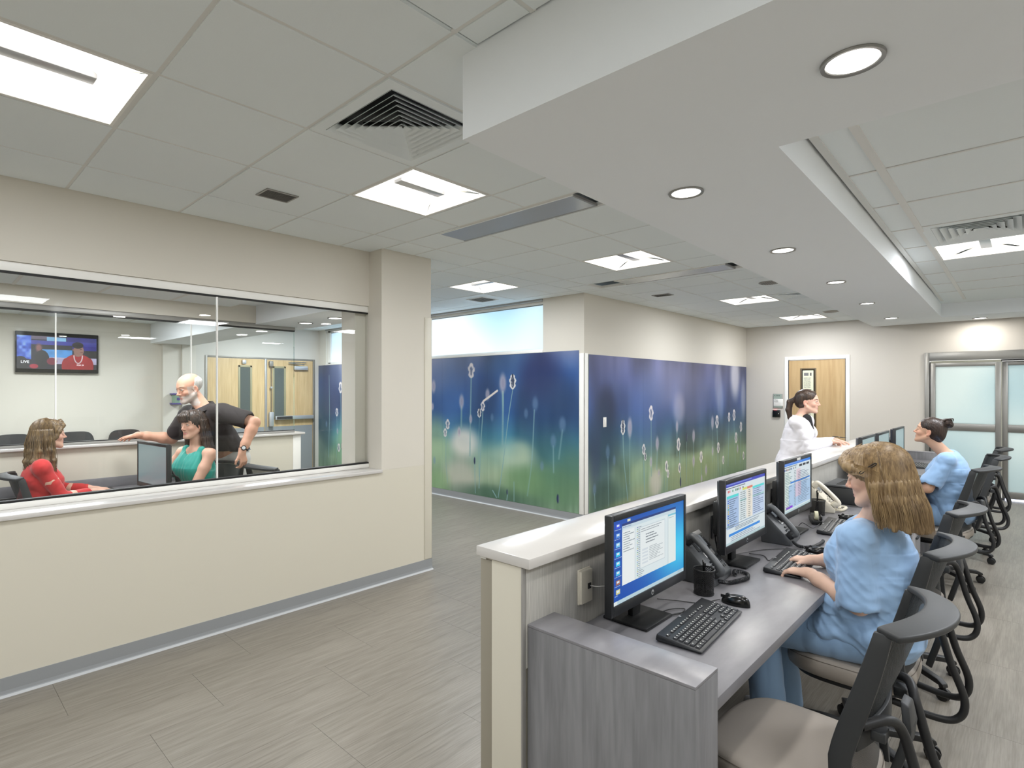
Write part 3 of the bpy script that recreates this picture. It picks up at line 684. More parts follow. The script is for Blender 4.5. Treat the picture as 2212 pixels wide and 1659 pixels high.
# ================================================================== PRINTS (painted in code)
def field(h, w_, seed, s):
    r = np.random.RandomState(seed); gh, gw = max(2, int(h/s[0])+2), max(2, int(w_/s[1])+2); g = r.rand(gh, gw)
    yy = np.linspace(0, gh-1.001, h); xx = np.linspace(0, gw-1.001, w_); y0 = yy.astype(int); x0 = xx.astype(int)
    fy = yy-y0; fx = xx-x0; fy = fy*fy*(3-2*fy); fx = fx*fx*(3-2*fx); fy = fy[:, None]; fx = fx[None]
    A = g[np.ix_(y0, x0)]; B = g[np.ix_(y0, x0+1)]; D = g[np.ix_(y0+1, x0)]; E_ = g[np.ix_(y0+1, x0+1)]
    return (A*(1-fx)+B*fx)*(1-fy)+(D*(1-fx)+E_*fx)*fy
class Paint:
    """meadow print: coordinates in metres, x along the wall, z up"""
    def __init__(s, x0, x1, z0, z1, ppm=200):
        s.x0, s.z1, s.p = x0, z1, ppm; s.w = int((x1-x0)*ppm); s.h = int((z1-z0)*ppm)
        s.X = x0+(np.arange(s.w)+.5)/ppm; s.Z = z1-(np.arange(s.h)+.5)/ppm; s.a = np.zeros((s.h, s.w, 3), np.float32)
    def grad(s, stops):
        zz = np.array([q[0] for q in stops][::-1])
        for c in range(3): s.a[..., c] = np.interp(s.Z, zz, [q[1][c] for q in stops][::-1])[:, None]
    def blob(s, x, z, rx, rz, col, al=1., soft=1.):
        """soft-edged ellipse; soft<1 sharper"""
        m = 1+soft*1.6
        i0, i1 = np.searchsorted(s.X, [x-rx*m, x+rx*m]); j0 = int(max(0, (s.z1-z-rz*m)*s.p)); j1 = int(min(s.h, (s.z1-z+rz*m)*s.p))
        if i1 <= i0 or j1 <= j0: return
        d = np.sqrt(((s.X[None, i0:i1]-x)/rx)**2+((s.Z[j0:j1, None]-z)/rz)**2)
        k = np.clip(((1+soft*.9)-d)/(soft*1.3+.02), 0, 1); k = k*k*(3-2*k)*al
        s.a[j0:j1, i0:i1] = s.a[j0:j1, i0:i1]*(1-k[..., None])+np.array(col, np.float32)*k[..., None]
    def stem(s, pts, wd, col, al=1.):
        P = spline([(p[0], p[1], 0) for p in pts], 24)
        for a, b in zip(P[:-1], P[1:]):
            n = max(1, int((a-b).length/(wd*1.2)))
            for k in range(n):
                q = a.lerp(b, k/n); s.blob(q.x, q.y, wd, wd, col, al, .8)
    def head(s, x, z, hh, kind, sc=1.):
        w_ = hh*.20
        if kind == 'sharp':      # dark seed head with a white halo of petals
            for k in range(34):
                t = k/33; a = t*2*PI; s.blob(x+math.cos(a)*w_*(1.0+.25*math.sin(a*7)), z+math.sin(a)*hh*.42, w_*.30, w_*.34, (228, 226, 222), .9, .5)
            s.blob(x, z, w_*.62, hh*.36, (58, 66, 88), .95, .35); s.blob(x, z+hh*.42, w_*.35, hh*.10, (40, 50, 72), .9, .3)
            for k in range(9): s.blob(x+random.uniform(-.4, .4)*w_, z+random.uniform(-.3, .3)*hh, w_*.13, w_*.13, (190, 195, 200), .7, .5)
        elif kind == 'white':
            for k in range(22):
                t = k/21; a = t*2*PI; s.blob(x+math.cos(a)*w_*(.9+.35*math.sin(a*5+x)), z+math.sin(a)*hh*.40, w_*.42, w_*.42, (222, 214, 214), .75, .7)
            s.blob(x, z-.05*hh, w_*.38, hh*.25, (110, 116, 140), .8, .6)
        elif kind == 'soft': s.blob(x, z, w_*1.1, hh*.45, (196, 184, 194), .7, .9); s.blob(x+.1*w_, z, w_*.5, hh*.25, (140, 140, 165), .6, .9)
        elif kind == 'faint': s.blob(x, z, w_*1.2, hh*.45, (110, 138, 172), .5, 1.)
        elif kind == 'dark': s.blob(x, z, w_*.7, hh*.42, (38, 50, 82), .95, .5); s.blob(x+w_*.6, z, w_*.2, hh*.3, (150, 160, 170), .5, .7)
def meadow(P, seed, tops, green_z):
    n1 = field(P.h, P.w, seed, (P.h/2.0, P.p*.30))[..., None]; n2 = field(P.h, P.w, seed+1, (P.h/3.0, P.p*.10))[..., None]; n3 = field(P.h, P.w, seed+2, (P.p*.35, P.p*.45))[..., None]
    n4 = field(P.h, P.w, seed+3, (P.p*.5, P.p*.04))[..., None]
    P.grad(tops); Zc = P.Z[:, None, None]
    P.a *= (.74+.52*n1); P.a += (n2-.5)*16
    g = np.clip((green_z-Zc+(n3-.5)*.55)/.35, 0, 1); P.a = P.a*(1-g*.8)+np.array((158, 182, 150))*g*.8
    lo = np.clip((.55-Zc+(n3-.5)*.4)/.4, 0, 1); P.a = P.a*(1-lo*.40)+np.array((78, 110, 92))*lo*.40
    P.a += (n4-.5)*26*np.clip((.85-Zc)/.5, 0, 1)
m1 = Paint(-10.10, -3.925, .10, 2.10); m1_s = [(2.1, (92, 104, 136)), (1.8, (48, 82, 138)), (1.3, (36, 78, 128)), (1.0, (56, 108, 132)), (.7, (86, 132, 128)), (.35, (84, 122, 96)), (.1, (66, 96, 76))]
meadow(m1, 11, m1_s, .80)
m2_s = [(2.06, (84, 88, 126)), (1.75, (80, 92, 142)), (1.35, (54, 80, 134)), (1.05, (44, 82, 114)), (.75, (84, 112, 110)), (.4, (126, 142, 102)), (.1, (86, 104, 70))]
m2 = Paint(5.86, 11.23, .10, 2.052)
meadow(m2, 31, m2_s, .72)
F_, CX_, CY_, A_ = 1213.8, 1030.2, 842.6, .7774
def on1(x, y):     # crop pixel of the first mural -> wall metres
    u = 900+x/2.765; v = 560+y/2.765; l = (u-CX_)/F_; r0 = l*math.cos(A_)-math.sin(A_); r1 = l*math.sin(A_)+math.cos(A_); k = YM/r1
    return r0*k, 1.613+(CY_-v)/F_*k, k/(F_*2.765)
def on2(x, y):
    u = 900+x/2.765; v = 560+y/2.765; l = (u-CX_)/F_; r0 = l*math.cos(A_)-math.sin(A_); r1 = l*math.sin(A_)+math.cos(A_); k = XC/r0
    return r1*k, 1.613+(CY_-v)/F_*k, k/(F_*2.765)
def bl(P, f, x, y, rx, ry, col, al, hs=1.35, soft=1.):
    a, b, s = f(x, y); P.blob(a, b, rx*s*hs, ry*s, col, al, soft)
for q in ((110, 640, 90, 120, (170, 160, 176), .55), (250, 620, 80, 120, (104, 122, 160), .5), (560, 640, 110, 100, (60, 104, 160), .5), (740, 690, 90, 120, (40, 46, 88), .7), (830, 900, 130, 160, (36, 62, 100), .5), (150, 800, 90, 170, (52, 92, 150), .4),
          (285, 1095, 70, 70, (226, 222, 214), .85), (600, 1170, 80, 70, (200, 214, 190), .5), (460, 1230, 90, 90, (196, 206, 178), .45), (265, 1300, 85, 95, (200, 196, 184), .75), (120, 1090, 60, 110, (172, 200, 160), .6), (130, 1330, 60, 60, (150, 184, 130), .6),
          (850, 1180, 110, 120, (52, 96, 104), .55), (780, 1350, 160, 90, (84, 128, 90), .6), (620, 1330, 90, 70, (120, 156, 110), .5), (930, 1300, 70, 120, (86, 120, 96), .5), (450, 1420, 200, 50, (58, 92, 76), .6)): bl(m1, on1, *q)
def st1(P, f, pts, wd, col, al=.9): P.stem([f(x, y)[:2] for x, y in pts], wd, col, al)
SC1 = (132, 168, 170)
for pts, wd, al in (([(328, 705), (322, 1000), (320, 1180)], .012, .55), ([(576, 775), (548, 960), (520, 1200), (488, 1425)], .0055, .95), ([(516, 790), (517, 900), (514, 1120)], .016, .5), ([(398, 900), (386, 1100), (374, 1370)], .007, .8), ([(377, 940), (372, 1100), (374, 1300)], .005, .5),
                   ([(178, 1060), (176, 1200), (186, 1340)], .007, .6), ([(349, 1225), (350, 1300), (353, 1400)], .006, .8), ([(705, 900), (690, 1200), (662, 1420)], .010, .45), ([(818, 1115), (820, 1280)], .010, .4), ([(270, 880), (268, 1010)], .016, .35), ([(873, 1020), (850, 1200)], .012, .3), ([(545, 1400), (540, 1440)], .006, .8), ([(583, 1330), (583, 1450)], .006, .8), ([(455, 1380), (480, 1425)], .007, .8)):
    st1(m1, on1, pts, wd, SC1, al)
for x, y, h, k in ((328, 665, 92, 'white'), (575, 732, 92, 'sharp'), (516, 740, 98, 'soft'), (397, 878, 60, 'white'), (376, 918, 56, 'sharp'), (187, 985, 62, 'white'), (172, 1035, 52, 'white'), (325, 955, 46, 'soft'), (270, 850, 74, 'soft'), (348, 1203, 44, 'dark'), (710, 862, 70, 'faint'), (873, 985, 76, 'faint'),
                   (818, 1085, 66, 'faint'), (425, 808, 60, 'soft'), (103, 760, 66, 'soft'), (97, 880, 40, 'soft'), (108, 1200, 36, 'faint'), (845, 1430, 56, 'dark'), (542, 1390, 34, 'dark'), (655, 920, 50, 'faint'), (750, 1235, 46, 'faint'), (255, 1030, 50, 'soft'), (452, 945, 40, 'faint')):
    a, b, s = on1(x, y); m1.head(a, b, h*s, k)
st1(m1, on1, [(400, 848), (440, 818), (486, 783)], .012, (224, 214, 206), .8)
# stretch of the first mural that shows through the office glass (coordinates in metres)
m1.blob(-9.3, 2.0, .3, .25, (150, 150, 165), .6); m1.blob(-9.6, 1.6, .25, .5, (30, 56, 110), .5); m1.blob(-8.9, .6, .35, .5, (120, 170, 130), .6); m1.blob(-9.9, .9, .25, .5, (40, 66, 84), .5)
for x, z, h, k in ((-9.29, 1.66, .22, 'white'), (-9.05, 1.82, .28, 'white'), (-8.82, 1.80, .26, 'sharp'), (-9.15, 1.45, .16, 'soft'), (-9.42, 1.19, .16, 'white'), (-9.2, 1.28, .18, 'faint'), (-9.40, .83, .1, 'soft'), (-9.35, .52, .16, 'white'), (-9.8, .95, .1, 'faint'), (-8.95, 1.3, .14, 'faint')): m1.head(x, z, h, k)
for x, z0, z1 in ((-9.29, 1.55, .8), (-9.05, 1.68, .9), (-8.82, 1.66, 1.0), (-9.42, 1.1, .3), (-9.70, 1.9, .3), (-9.15, 1.35, .6)): m1.stem([(x, z0), (x+.01, (z0+z1)/2), (x-.02, z1)], .009, SC1, .5)
for k in range(60):   # the print carries on where the office hides it
    x = random.uniform(-8.6, -6.9); z = random.uniform(.5, 1.8); hh = random.uniform(.1, .25); m1.stem([(x, z), (x+.03, z*.5), (x, .2)], .008, SC1, .35); m1.head(x, z, hh, random.choice(['white', 'soft', 'faint', 'faint']))
for q in ((1090, 640, 60, 200, (60, 66, 110), .5), (1500, 740, 170, 120, (128, 132, 166), .55), (1380, 900, 120, 160, (78, 104, 158), .45), (1650, 830, 120, 150, (104, 108, 138), .5), (1130, 900, 60, 110, (26, 34, 66), .7), (1110, 1150, 80, 200, (30, 62, 86), .6), (1060, 1050, 40, 300, (52, 62, 96), .5),
          (1900, 700, 40, 100, (206, 204, 210), .75), (1950, 830, 22, 90, (176, 178, 192), .6), (1800, 740, 30, 100, (150, 152, 176), .5), (1812, 850, 26, 80, (140, 150, 178), .45), (1565, 895, 44, 70, (170, 166, 184), .55), (1900, 1200, 90, 110, (120, 146, 100), .5), (1700, 1260, 150, 80, (146, 158, 108), .55),
          (1425, 1340, 46, 70, (212, 200, 192), .7), (1560, 1320, 90, 70, (160, 166, 122), .5), (1330, 1420, 90, 60, (150, 158, 122), .5), (1120, 1420, 90, 80, (40, 66, 62), .6), (1230, 1330, 60, 100, (50, 84, 84), .4), (1250, 1480, 150, 40, (150, 150, 100), .4)): bl(m2, on2, *q)
for pts, wd, al in (([(1230, 1045), (1236, 1200), (1260, 1445)], .008, .9), ([(1271, 1055), (1270, 1350)], .013, .5), ([(1398, 960), (1400, 1300)], .010, .6), ([(1352, 1200), (1360, 1420)], .008, .7), ([(1360, 1200), (1358, 1400)], .007, .6), ([(1435, 1130), (1432, 1260)], .012, .4), ([(1495, 1290), (1492, 1380)], .009, .5),
                   ([(1553, 1020), (1553, 1180)], .014, .35), ([(1568, 1140), (1575, 1350)], .009, .7), ([(1610, 1090), (1610, 1330)], .008, .5), ([(1652, 1080), (1652, 1330)], .010, .5), ([(1697, 1210), (1700, 1320)], .009, .5), ([(1792, 1010), (1800, 1270)], .011, .6), ([(1766, 1010), (1766, 1220)], .012, .35), ([(1863, 970), (1858, 1240)], .010, .6), ([(1893, 960), (1902, 1230)], .010, .5), ([(1935, 1020), (1930, 1220)], .010, .5), ([(1140, 1180), (1145, 1480)], .010, .35), ([(1060, 1400), (1064, 1490)], .008, .4), ([(1480, 1300), (1474, 1400)], .008, .3)):
    st1(m2, on2, pts, wd, (126, 160, 160), al)
for x, y, h, k in ((1230, 1003, 92, 'sharp'), (1271, 1005, 100, 'soft'), (1398, 918, 92, 'white'), (1354, 1135, 66, 'white'), (1363, 1178, 50, 'sharp'), (1435, 1100, 72, 'soft'), (1397, 1210, 52, 'soft'), (1490, 1235, 66, 'white'), (1499, 1280, 50, 'white'), (1553, 1000, 60, 'soft'), (1562, 1105, 80, 'white'), (1568, 1245, 60, 'white'), (1610, 1062, 54, 'dark'),
                   (1652, 1055, 66, 'soft'), (1652, 1205, 60, 'soft'), (1697, 1180, 72, 'white'), (1765, 975, 70, 'soft'), (1792, 970, 80, 'white'), (1800, 1125, 66, 'white'), (1766, 1145, 46, 'soft'), (1829, 1198, 52, 'white'), (1864, 942, 58, 'white'), (1894, 930, 70, 'white'), (1906, 1065, 66, 'white'), (1935, 1000, 62, 'white'), (1950, 1172, 50, 'white'), (1915, 1130, 46, 'soft'),
                   (1139, 1150, 70, 'faint'), (1178, 1200, 50, 'faint'), (1060, 1375, 56, 'faint'), (1727, 1258, 56, 'soft'), (1445, 1275, 40, 'soft'), (1574, 1330, 60, 'dark'), (1700, 1310, 40, 'soft')):
    a, b, s = on2(x, y); m2.head(a, b, h*s, k)
printmat('meadow_print_a', m1.a, rough=.32); printmat('meadow_print_b', m2.a, rough=.32)
mu = thing('wall_mural_print', 'blue-green meadow flower mural under the clerestory window', 'mural', (-4.2, YM, .1))
def brd(n, m, x0, x1, z0, z1, parent, y, u0, u1):
    o = board(n, m, (x0, y, z0), (x1, y, z0), (x1, y, z1), (x0, y, z1), .004, parent)
    uv = o.data.uv_layers[0].data
    for k, l in enumerate(o.data.polygons[0].loop_indices): uv[l].uv = ((u0, 0), (u1, 0), (u1, 1), (u0, 1))[k]
edges = [-10.10, -8.86, -7.64, -6.42, -5.47, -3.925]
for a, b in zip(edges[:-1], edges[1:]): brd('mural_panel', 'meadow_print_a', a+4.2+.0008, b+4.2-.0008, 0, 2.0, mu, -.006, (a+10.1)/6.175, (b+10.1)/6.175)
mu2 = thing('wall_mural_print', 'blue meadow flower mural on the wall behind the white counter', 'mural', (XC, 8.5, .1))
edges = [5.86, 7.22, 8.58, 9.94, 11.225]
for a, b in zip(edges[:-1], edges[1:]):
    o = board('mural_panel', 'meadow_print_b', (.006, a-8.5+.0008, 0), (.006, b-8.5-.0008, 0), (.006, b-8.5-.0008, 1.952), (.006, a-8.5+.0008, 1.952), .004, mu2)
    uv = o.data.uv_layers[0].data
    for k, l in enumerate(o.data.polygons[0].loop_indices): uv[l].uv = (((a-5.86)/5.37, 0), ((b-5.86)/5.37, 0), ((b-5.86)/5.37, 1), ((a-5.86)/5.37, 1))[k]
def outlet(name, loc, rz, lab, plate='white', h=.118, w_=.07, kind='duplex', cat='outlet', grp=None):
    t = thing(name, lab, cat, loc, rz, grp)
    MB().box((-w_/2, -.007, -h/2), (w_/2, 0, h/2)).obj('cover_plate', plate, t, .003)
    if kind == 'duplex':
        for s in (-1, 1):
            MB().lathe([(.001, -.0085), (.015, -.0085), (.0165, -.0065)], (0, 0, s*.021), 16, 'y') if 0 else MB().cbox((0, -.008, s*.021), (.030, .003, .030)).obj('socket', 'ivory', t, .004)
            m = MB()
            for x in (-.006, .006): m.cbox((x, -.0098, s*.021+.003), (.002, .001, .008))
            m.cbox((0, -.0098, s*.021-.008), (.004, .001, .004)); m.obj('slots', 'black', t)
    elif kind == 'switch': MB().cbox((0, -.009, 0), (.034, .006, .066)).obj('rocker', 'white', t, .002)
    elif kind == 'jack': MB().cbox((.012, -.0075, 0), (.02, .002, .022)).obj('jack', 'black', t)
    return t
outlet('light_switch', (XC+.006, 6.22, 1.205), PI/2, 'white wall switch set in the dark left part of the mural behind the counter', 'white', .125, .075, 'switch', 'switch')
outlet('wall_outlet', (-9.23, YM-.006, .56), 0, 'brass-coloured wall outlet in the mural seen through the office glass', 'alu_soft')
# TV with a studio picture
def tv_picture(w_=480, h=270):
    a = np.zeros((h, w_, 3), np.float32)+np.array((28, 26, 46)); n = field(h, w_, 5, (30, 30))[..., None]
    def r(x0, x1, y0, y1, c): a[int(y0*h):int(y1*h), int(x0*w_):int(x1*w_)] = c
    r(0, .17, 0, .72, (70, 112, 232)); a[:int(.72*h), :int(.17*w_)] += (field(int(.72*h), int(.17*w_), 8, (26, 26))[..., None]-.45)*150
    r(.17, .60, .0, .10, (110, 96, 120)); r(.36, .60, .02, .14, (140, 200, 246)); r(.17, 1, .14, .26, (60, 62, 170)); r(.61, 1, .0, .14, (54, 52, 140)); r(.17, .62, .26, .40, (22, 20, 32)); r(.30, .68, .40, .64, (84, 164, 240)); r(.30, 1, .64, .84, (196, 190, 226)); r(.68, 1, .26, .40, (46, 40, 150)); r(.86, 1, .40, .64, (20, 18, 26))
    yy, xx = np.mgrid[0:h, 0:w_]; xx = xx/w_; yy = yy/h
    def el(x, y, rx, ry, c, s=.1):
        d = ((xx-x)/rx)**2+((yy-y)/ry)**2; k = np.clip((1-d)/s, 0, 1)[..., None]; a[:] = a*(1-k)+np.array(c)*k
    el(.26, .36, .05, .16, (150, 96, 96), .8); el(.30, .70, .09, .28, (22, 20, 26)); el(.42, .76, .07, .12, (140, 34, 60), .3); el(.04, .86, .10, .24, (20, 18, 24)); el(.20, .92, .06, .08, (190, 40, 66), .4)
    el(.755, .86, .20, .36, (182, 24, 34)); el(.60, .90, .06, .26, (176, 22, 32)); el(.90, .90, .06, .28, (170, 20, 30)); el(.75, .48, .055, .12, (150, 108, 96)); el(.762, .40, .070, .19, (172, 128, 116), .15); el(.75, .235, .078, .105, (36, 28, 28), .2); el(.69, .38, .012, .03, (160, 112, 100)); el(.79, .36, .014, .012, (60, 40, 40)); el(.80, .455, .02, .012, (120, 60, 64))
    for t in np.linspace(0, 1, 60):
        ang = PI*t; el(.755+math.cos(ang)*.055, .56+math.sin(ang)*.24, .008, .014, (240, 220, 224))
    return np.clip(a*(.93+.14*n), 0, 255)
printmat('tv_picture', tv_picture(), emit=.62)
tvt = thing('television', 'black wall television showing a studio guest in a red sweater', 'television', (XT, 1.437, 2.11), 0)
MB().box((.02, -.452, -.268), (.065, .452, .268)).obj('casing', 'black_gloss', tvt, .006); MB().box((0, -.2, -.15), (.02, .2, .15)).obj('wall_bracket', 'black', tvt)
board('screen', 'tv_picture', (.0665, -.438, -.218), (.0665, .428, -.218), (.0665, .428, .215), (.0665, -.438, .215), .001, tvt)
mat('caption', (235, 235, 240), .5, emit=.8)
text('lettering', 'LIVE', 'caption', tvt, (.0675, -.40, -.145), (PI/2, 0, PI/2), .048); text('lettering', 'FOX 29', 'caption', tvt, (.0675, .20, -.165), (PI/2, 0, PI/2), .024)
# purple-lidded wipes holder on the waiting room pier
wp = thing('wipes_holder', 'clear green canister with purple lids hung on the waiting area wall', 'dispenser', (XT+.10, 2.86, 1.48)); mat('purple', (66, 52, 128), .4); mat('jar_green', (120, 150, 128), .3)
MB().cyl((.06, 0, -.06), (.06, 0, .06), .055, n=24).obj('canister', 'jar_green', wp); MB().box((0, -.072, .06), (.12, .072, .085)).obj('top_lid', 'purple', wp, .006); MB().box((0, -.072, -.085), (.12, .072, -.06)).obj('bottom_tray', 'purple', wp, .006); MB().cbox((.116, .02, .0), (.002, .05, .04)).obj('label', 'purple', wp)
# ================================================================== NURSE STATION
kw = thing('reception_counter', 'cream and grey half wall carrying the white counter of the nurse station', 'counter', (-1.27, 1.415, 0))
def rel(o, lo, hi): return (lo[0]-o[0], lo[1]-o[1], lo[2]-o[2]), (hi[0]-o[0], hi[1]-o[1], hi[2]-o[2])
def wb(par, name, lo, hi, m, bev=.002):
    a, b = rel(par.location, lo, hi); return MB().box(a, b).obj(name, m, par, bev)
mat('strip', (150, 144, 130), .5)
wb(kw, 'core', (-1.368, 1.42, 0), (-1.182, 8.93, 1.035), 'panel', 0)
wb(kw, 'corner_strip', (-1.372, 1.413, 0), (-1.318, 1.43, 1.025), 'strip'); wb(kw, 'end_panel', (-1.316, 1.409, 0), (-1.181, 1.425, 1.032), 'panel')
wb(kw, 'trim_edge', (-1.183, 1.407, 0), (-1.177, 1.425, 1.032), 'alu_soft', .001); wb(kw, 'shim', (-1.37, 1.41, 1.026), (-1.345, 1.43, 1.034), 'white', .001)
ys = [1.425, 2.90, 4.42, 5.95, 7.48, 8.93]
for a, b in zip(ys[:-1], ys[1:]): wb(kw, 'lining_panel', (-1.182, a, .70), (-1.175, b-.003, 1.035), 'linen', .001)
ct_ = thing('counter_top', 'long white solid-surface transaction counter above the monitors', 'counter', (-1.26, 1.40, 1.035))
wb(ct_, 'slab', (-1.382, 1.40, 1.035), (-1.143, 4.7, 1.07), 'solid_top', .004); wb(ct_, 'slab', (-1.382, 4.7005, 1.035), (-1.143, 8.95, 1.07), 'solid_top', .004)
pr = thing('desk_end_panel', 'thick grey laminate end panel closing the near end of the desk', 'panel', (-.9, 1.5, 0))
wb(pr, 'body', (-1.174, 1.43, 0), (-.615, 1.575, .836), 'pier', .001); wb(pr, 'top_cap', (-1.174, 1.43, .8365), (-.615, 1.575, .845), 'desk', .001)
pr2 = thing('desk_end_panel', 'grey end panel at the far end of the desk, before the sliding doors', 'panel', (-.9, 8.92, 0))
wb(pr2, 'body', (-1.174, 8.86, 0), (-.615, 8.99, .836), 'pier', .001); wb(pr2, 'top_cap', (-1.174, 8.86, .8365), (-.615, 8.99, .845), 'desk', .001)
dk = thing('long_desk', 'long grey laminate work surface under the monitors', 'desk', (-.9, 5.2, .714))
wb(dk, 'worktop', (-1.174, 1.5755, .714), (-.623, 5.0, .75), 'desk', .002); wb(dk, 'worktop', (-1.174, 5.001, .714), (-.623, 8.859, .75), 'desk', .002)
for y in (4.8, 7.0): wb(dk, 'support_panel', (-1.17, y-.012, 0), (-.70, y+.012, .713), 'pier', 0)
wb(dk, 'modesty_panel', (-1.175, 1.58, .0), (-1.165, 8.85, .70), 'pier', 0)
pd = thing('drawer_pedestal', 'grey drawer pedestal under the desk between the two seated nurses', 'cabinet', (-.9, 5.6, 0))
wb(pd, 'body', (-1.14, 5.38, .02), (-.66, 5.82, .69), 'laminate', .003)
for z0, z1 in ((.05, .28), (.29, .50), (.51, .675)):
    f = wb(pd, 'drawer', (-.66, 5.385, z0), (-.638, 5.815, z1), 'laminate', .003); h_ = MB().cbox((.268, .0, z1-.05), (.018, .12, .012)).cbox((.258, -.055, z1-.05), (.02, .01, .01)).cbox((.258, .055, z1-.05), (.02, .01, .01)).obj('pull', 'charcoal', f, .002)

# ---- screens
def lines(a, x0, x1, y0, y1, step, col, r, mn=.3, gap=True):
    h, w_, _ = a.shape; y = y0*h
    while y < y1*h-1:
        xe_ = x0+(x1-x0)*r.uniform(mn, 1); x = x0*w_
        while x < xe_*w_:
            l = r.randint(3, 8); a[int(y):int(y)+max(1, int(step*h*.38)), int(x):int(x+l)] = col; x += l+r.randint(1, 3)
        y += step*h
def desktop(w_=560, h=330):
    r = np.random.RandomState(4); yy, xx = np.mgrid[0:h, 0:w_]; xx = xx/w_; yy = yy/h
    g = np.exp(-(((xx-.93)/.42)**2+((yy-.62)/.5)**2)); a = np.zeros((h, w_, 3), np.float32); a += np.array((10, 78, 178)); a += g[..., None]*np.array((50, 128, 70)); a -= (np.clip(yy-.05, 0, 1)*0)[..., None]
    def b(x0, x1, y0, y1, c): a[int(y0*h):int(y1*h), int(x0*w_):int(x1*w_)] = c
    for k in range(8):
        y = .04+k*.112; c = ((60, 80, 230), (90, 150, 230), (120, 200, 245), (40, 200, 240), (60, 210, 250), (70, 190, 235), (170, 110, 90), (220, 214, 150))[k]
        b(.035, .085, y, y+.055, c); b(.045, .075, y+.01, y+.035, (225, 240, 250)); lines(a, .02, .10, y+.068, y+.085, .018, (220, 232, 250), r)
    b(.175, .215, .02, .05, (230, 230, 200)); b(.11, .97-.10, .06, .095, (30, 54, 120)); b(.11, .87, .085, .80, (226, 238, 240)); b(.11, .87, .085, .13, (206, 224, 232)); lines(a, .12, .42, .10, .12, .02, (60, 90, 150), r)
    b(.11, .27, .15, .80, (240, 246, 246)); lines(a, .125, .26, .17, .40, .028, (110, 125, 135), r, .5); b(.27, .274, .15, .80, (190, 200, 210))
    for k in range(26): b(.30, .312, .16+k*.024, .17+k*.024, [(60, 80, 180), (60, 150, 90), (200, 170, 60)][k % 3])
    lines(a, .315, .40, .16, .79, .024, (130, 140, 150), r, .4); b(.34, .70, .17, .70, (200, 214, 220)); b(.345, .695, .18, .69, (236, 243, 243)); lines(a, .355, .66, .20, .24, .03, (120, 130, 140), r, .7); lines(a, .42, .60, .28, .42, .035, (90, 100, 110), r, .6)
    for k in range(5): b(.37, .45, .46+k*.042, .482+k*.042, (214, 224, 230))
    lines(a, .47, .68, .46, .64, .021, (120, 132, 142), r, .5); b(.75, .87, .13, .80, (232, 242, 240)); b(.75, .87, .135, .16, (130, 200, 220)); lines(a, .76, .84, .18, .20, .02, (120, 140, 150), r); b(.746, .75, .13, .80, (180, 196, 206))
    b(0, 1, .955, 1, (190, 216, 226)); b(.0, .05, .955, 1, (230, 240, 240)); lines(a, .90, .98, .965, .985, .012, (90, 110, 130), r)
    return np.clip(a, 0, 255)
def table(seed, pink=False, w_=560, h=330):
    r = np.random.RandomState(seed); a = np.zeros((h, w_, 3), np.float32)+np.array((222, 234, 238))
    def b(x0, x1, y0, y1, c): a[int(y0*h):int(y1*h), int(x0*w_):int(x1*w_)] = c
    b(0, 1, 0, .055, (58, 70, 190) if not pink else (40, 130, 235)); lines(a, .03, .7, .015, .04, .04, (150, 170, 235), r, .9); lines(a, .02, .5, .075, .10, .04, (50, 60, 80), r, .9)
    for k in range(12):
        if r.rand() < .8: b(.02+k*.035, .04+k*.035, .115, .15, [(60, 90, 200), (40, 140, 90), (220, 90, 90), (20, 20, 30)][r.randint(4)])
    if pink:
        for k in range(3): b(.55+k*.14, .66+k*.14, .09, .135, (12, 14, 20))
        b(.02, .22, .17, .95, (226, 238, 232)); b(.44, .60, .17, .80, (226, 206, 216)); b(.16, 1, .46, .94, (176, 206, 236)); b(.40, .62, .46, .75, (216, 200, 222)); b(.22, .97, .40, .435, (44, 130, 220)); b(.07, .30, .885, .93, (140, 30, 220)); lines(a, .04, .30, .19, .93, .032, (70, 120, 130), r, .3); lines(a, .36, .42, .19, .92, .032, (90, 100, 110), r, .8); lines(a, .50, .95, .23, .9, .034, (70, 90, 120), r, .6)
    else:
        b(.03, .31, .20, .74, (170, 196, 232)); b(.03, .30, .20, .245, (80, 220, 220)); b(.40, .52, .14, .18, (220, 224, 120)); b(.52, .66, .14, .18, (224, 130, 110)); b(.66, .98, .17, .68, (196, 214, 240)); b(.66, .98, .17, .21, (90, 220, 220)); b(.34, .98, .33, .36, (170, 214, 214)); b(.50, .66, .18, .68, (238, 232, 220))
        for k in range(13): b(.055, .075, .27+k*.035, .29+k*.035, [(60, 170, 90), (220, 190, 70), (60, 90, 190)][r.randint(3)])
        lines(a, .09, .28, .265, .73, .035, (70, 90, 110), r, .4)
        for c in (.35, .42, .55): lines(a, c, c+.06, .20, .66, .035, (80, 96, 100), r, .7)
        lines(a, .68, .97, .22, .66, .035, (70, 90, 130), r, .5); b(0, 1, .70, .715, (150, 170, 190)); lines(a, .22, .85, .74, .80, .025, (60, 80, 110), r, .7); b(.08, .86, .83, .87, (50, 140, 225)); lines(a, .12, .9, .89, .96, .028, (70, 90, 130), r, .5)
    b(0, 1, .965, 1, (186, 212, 216))
    return np.clip(a, 0, 255)
def idle(w_=64, h=40):
    yy = np.linspace(0, 1, h)[:, None, None]; return np.zeros((h, w_, 3))+np.array((172, 196, 200))-yy*np.array((24, 22, 20))
printmat('screen_desktop', desktop(), .72, .35); printmat('screen_table', table(9), .72, .35); printmat('screen_records', table(12, True), .70, .35); printmat('screen_idle', idle(), .42, .2)
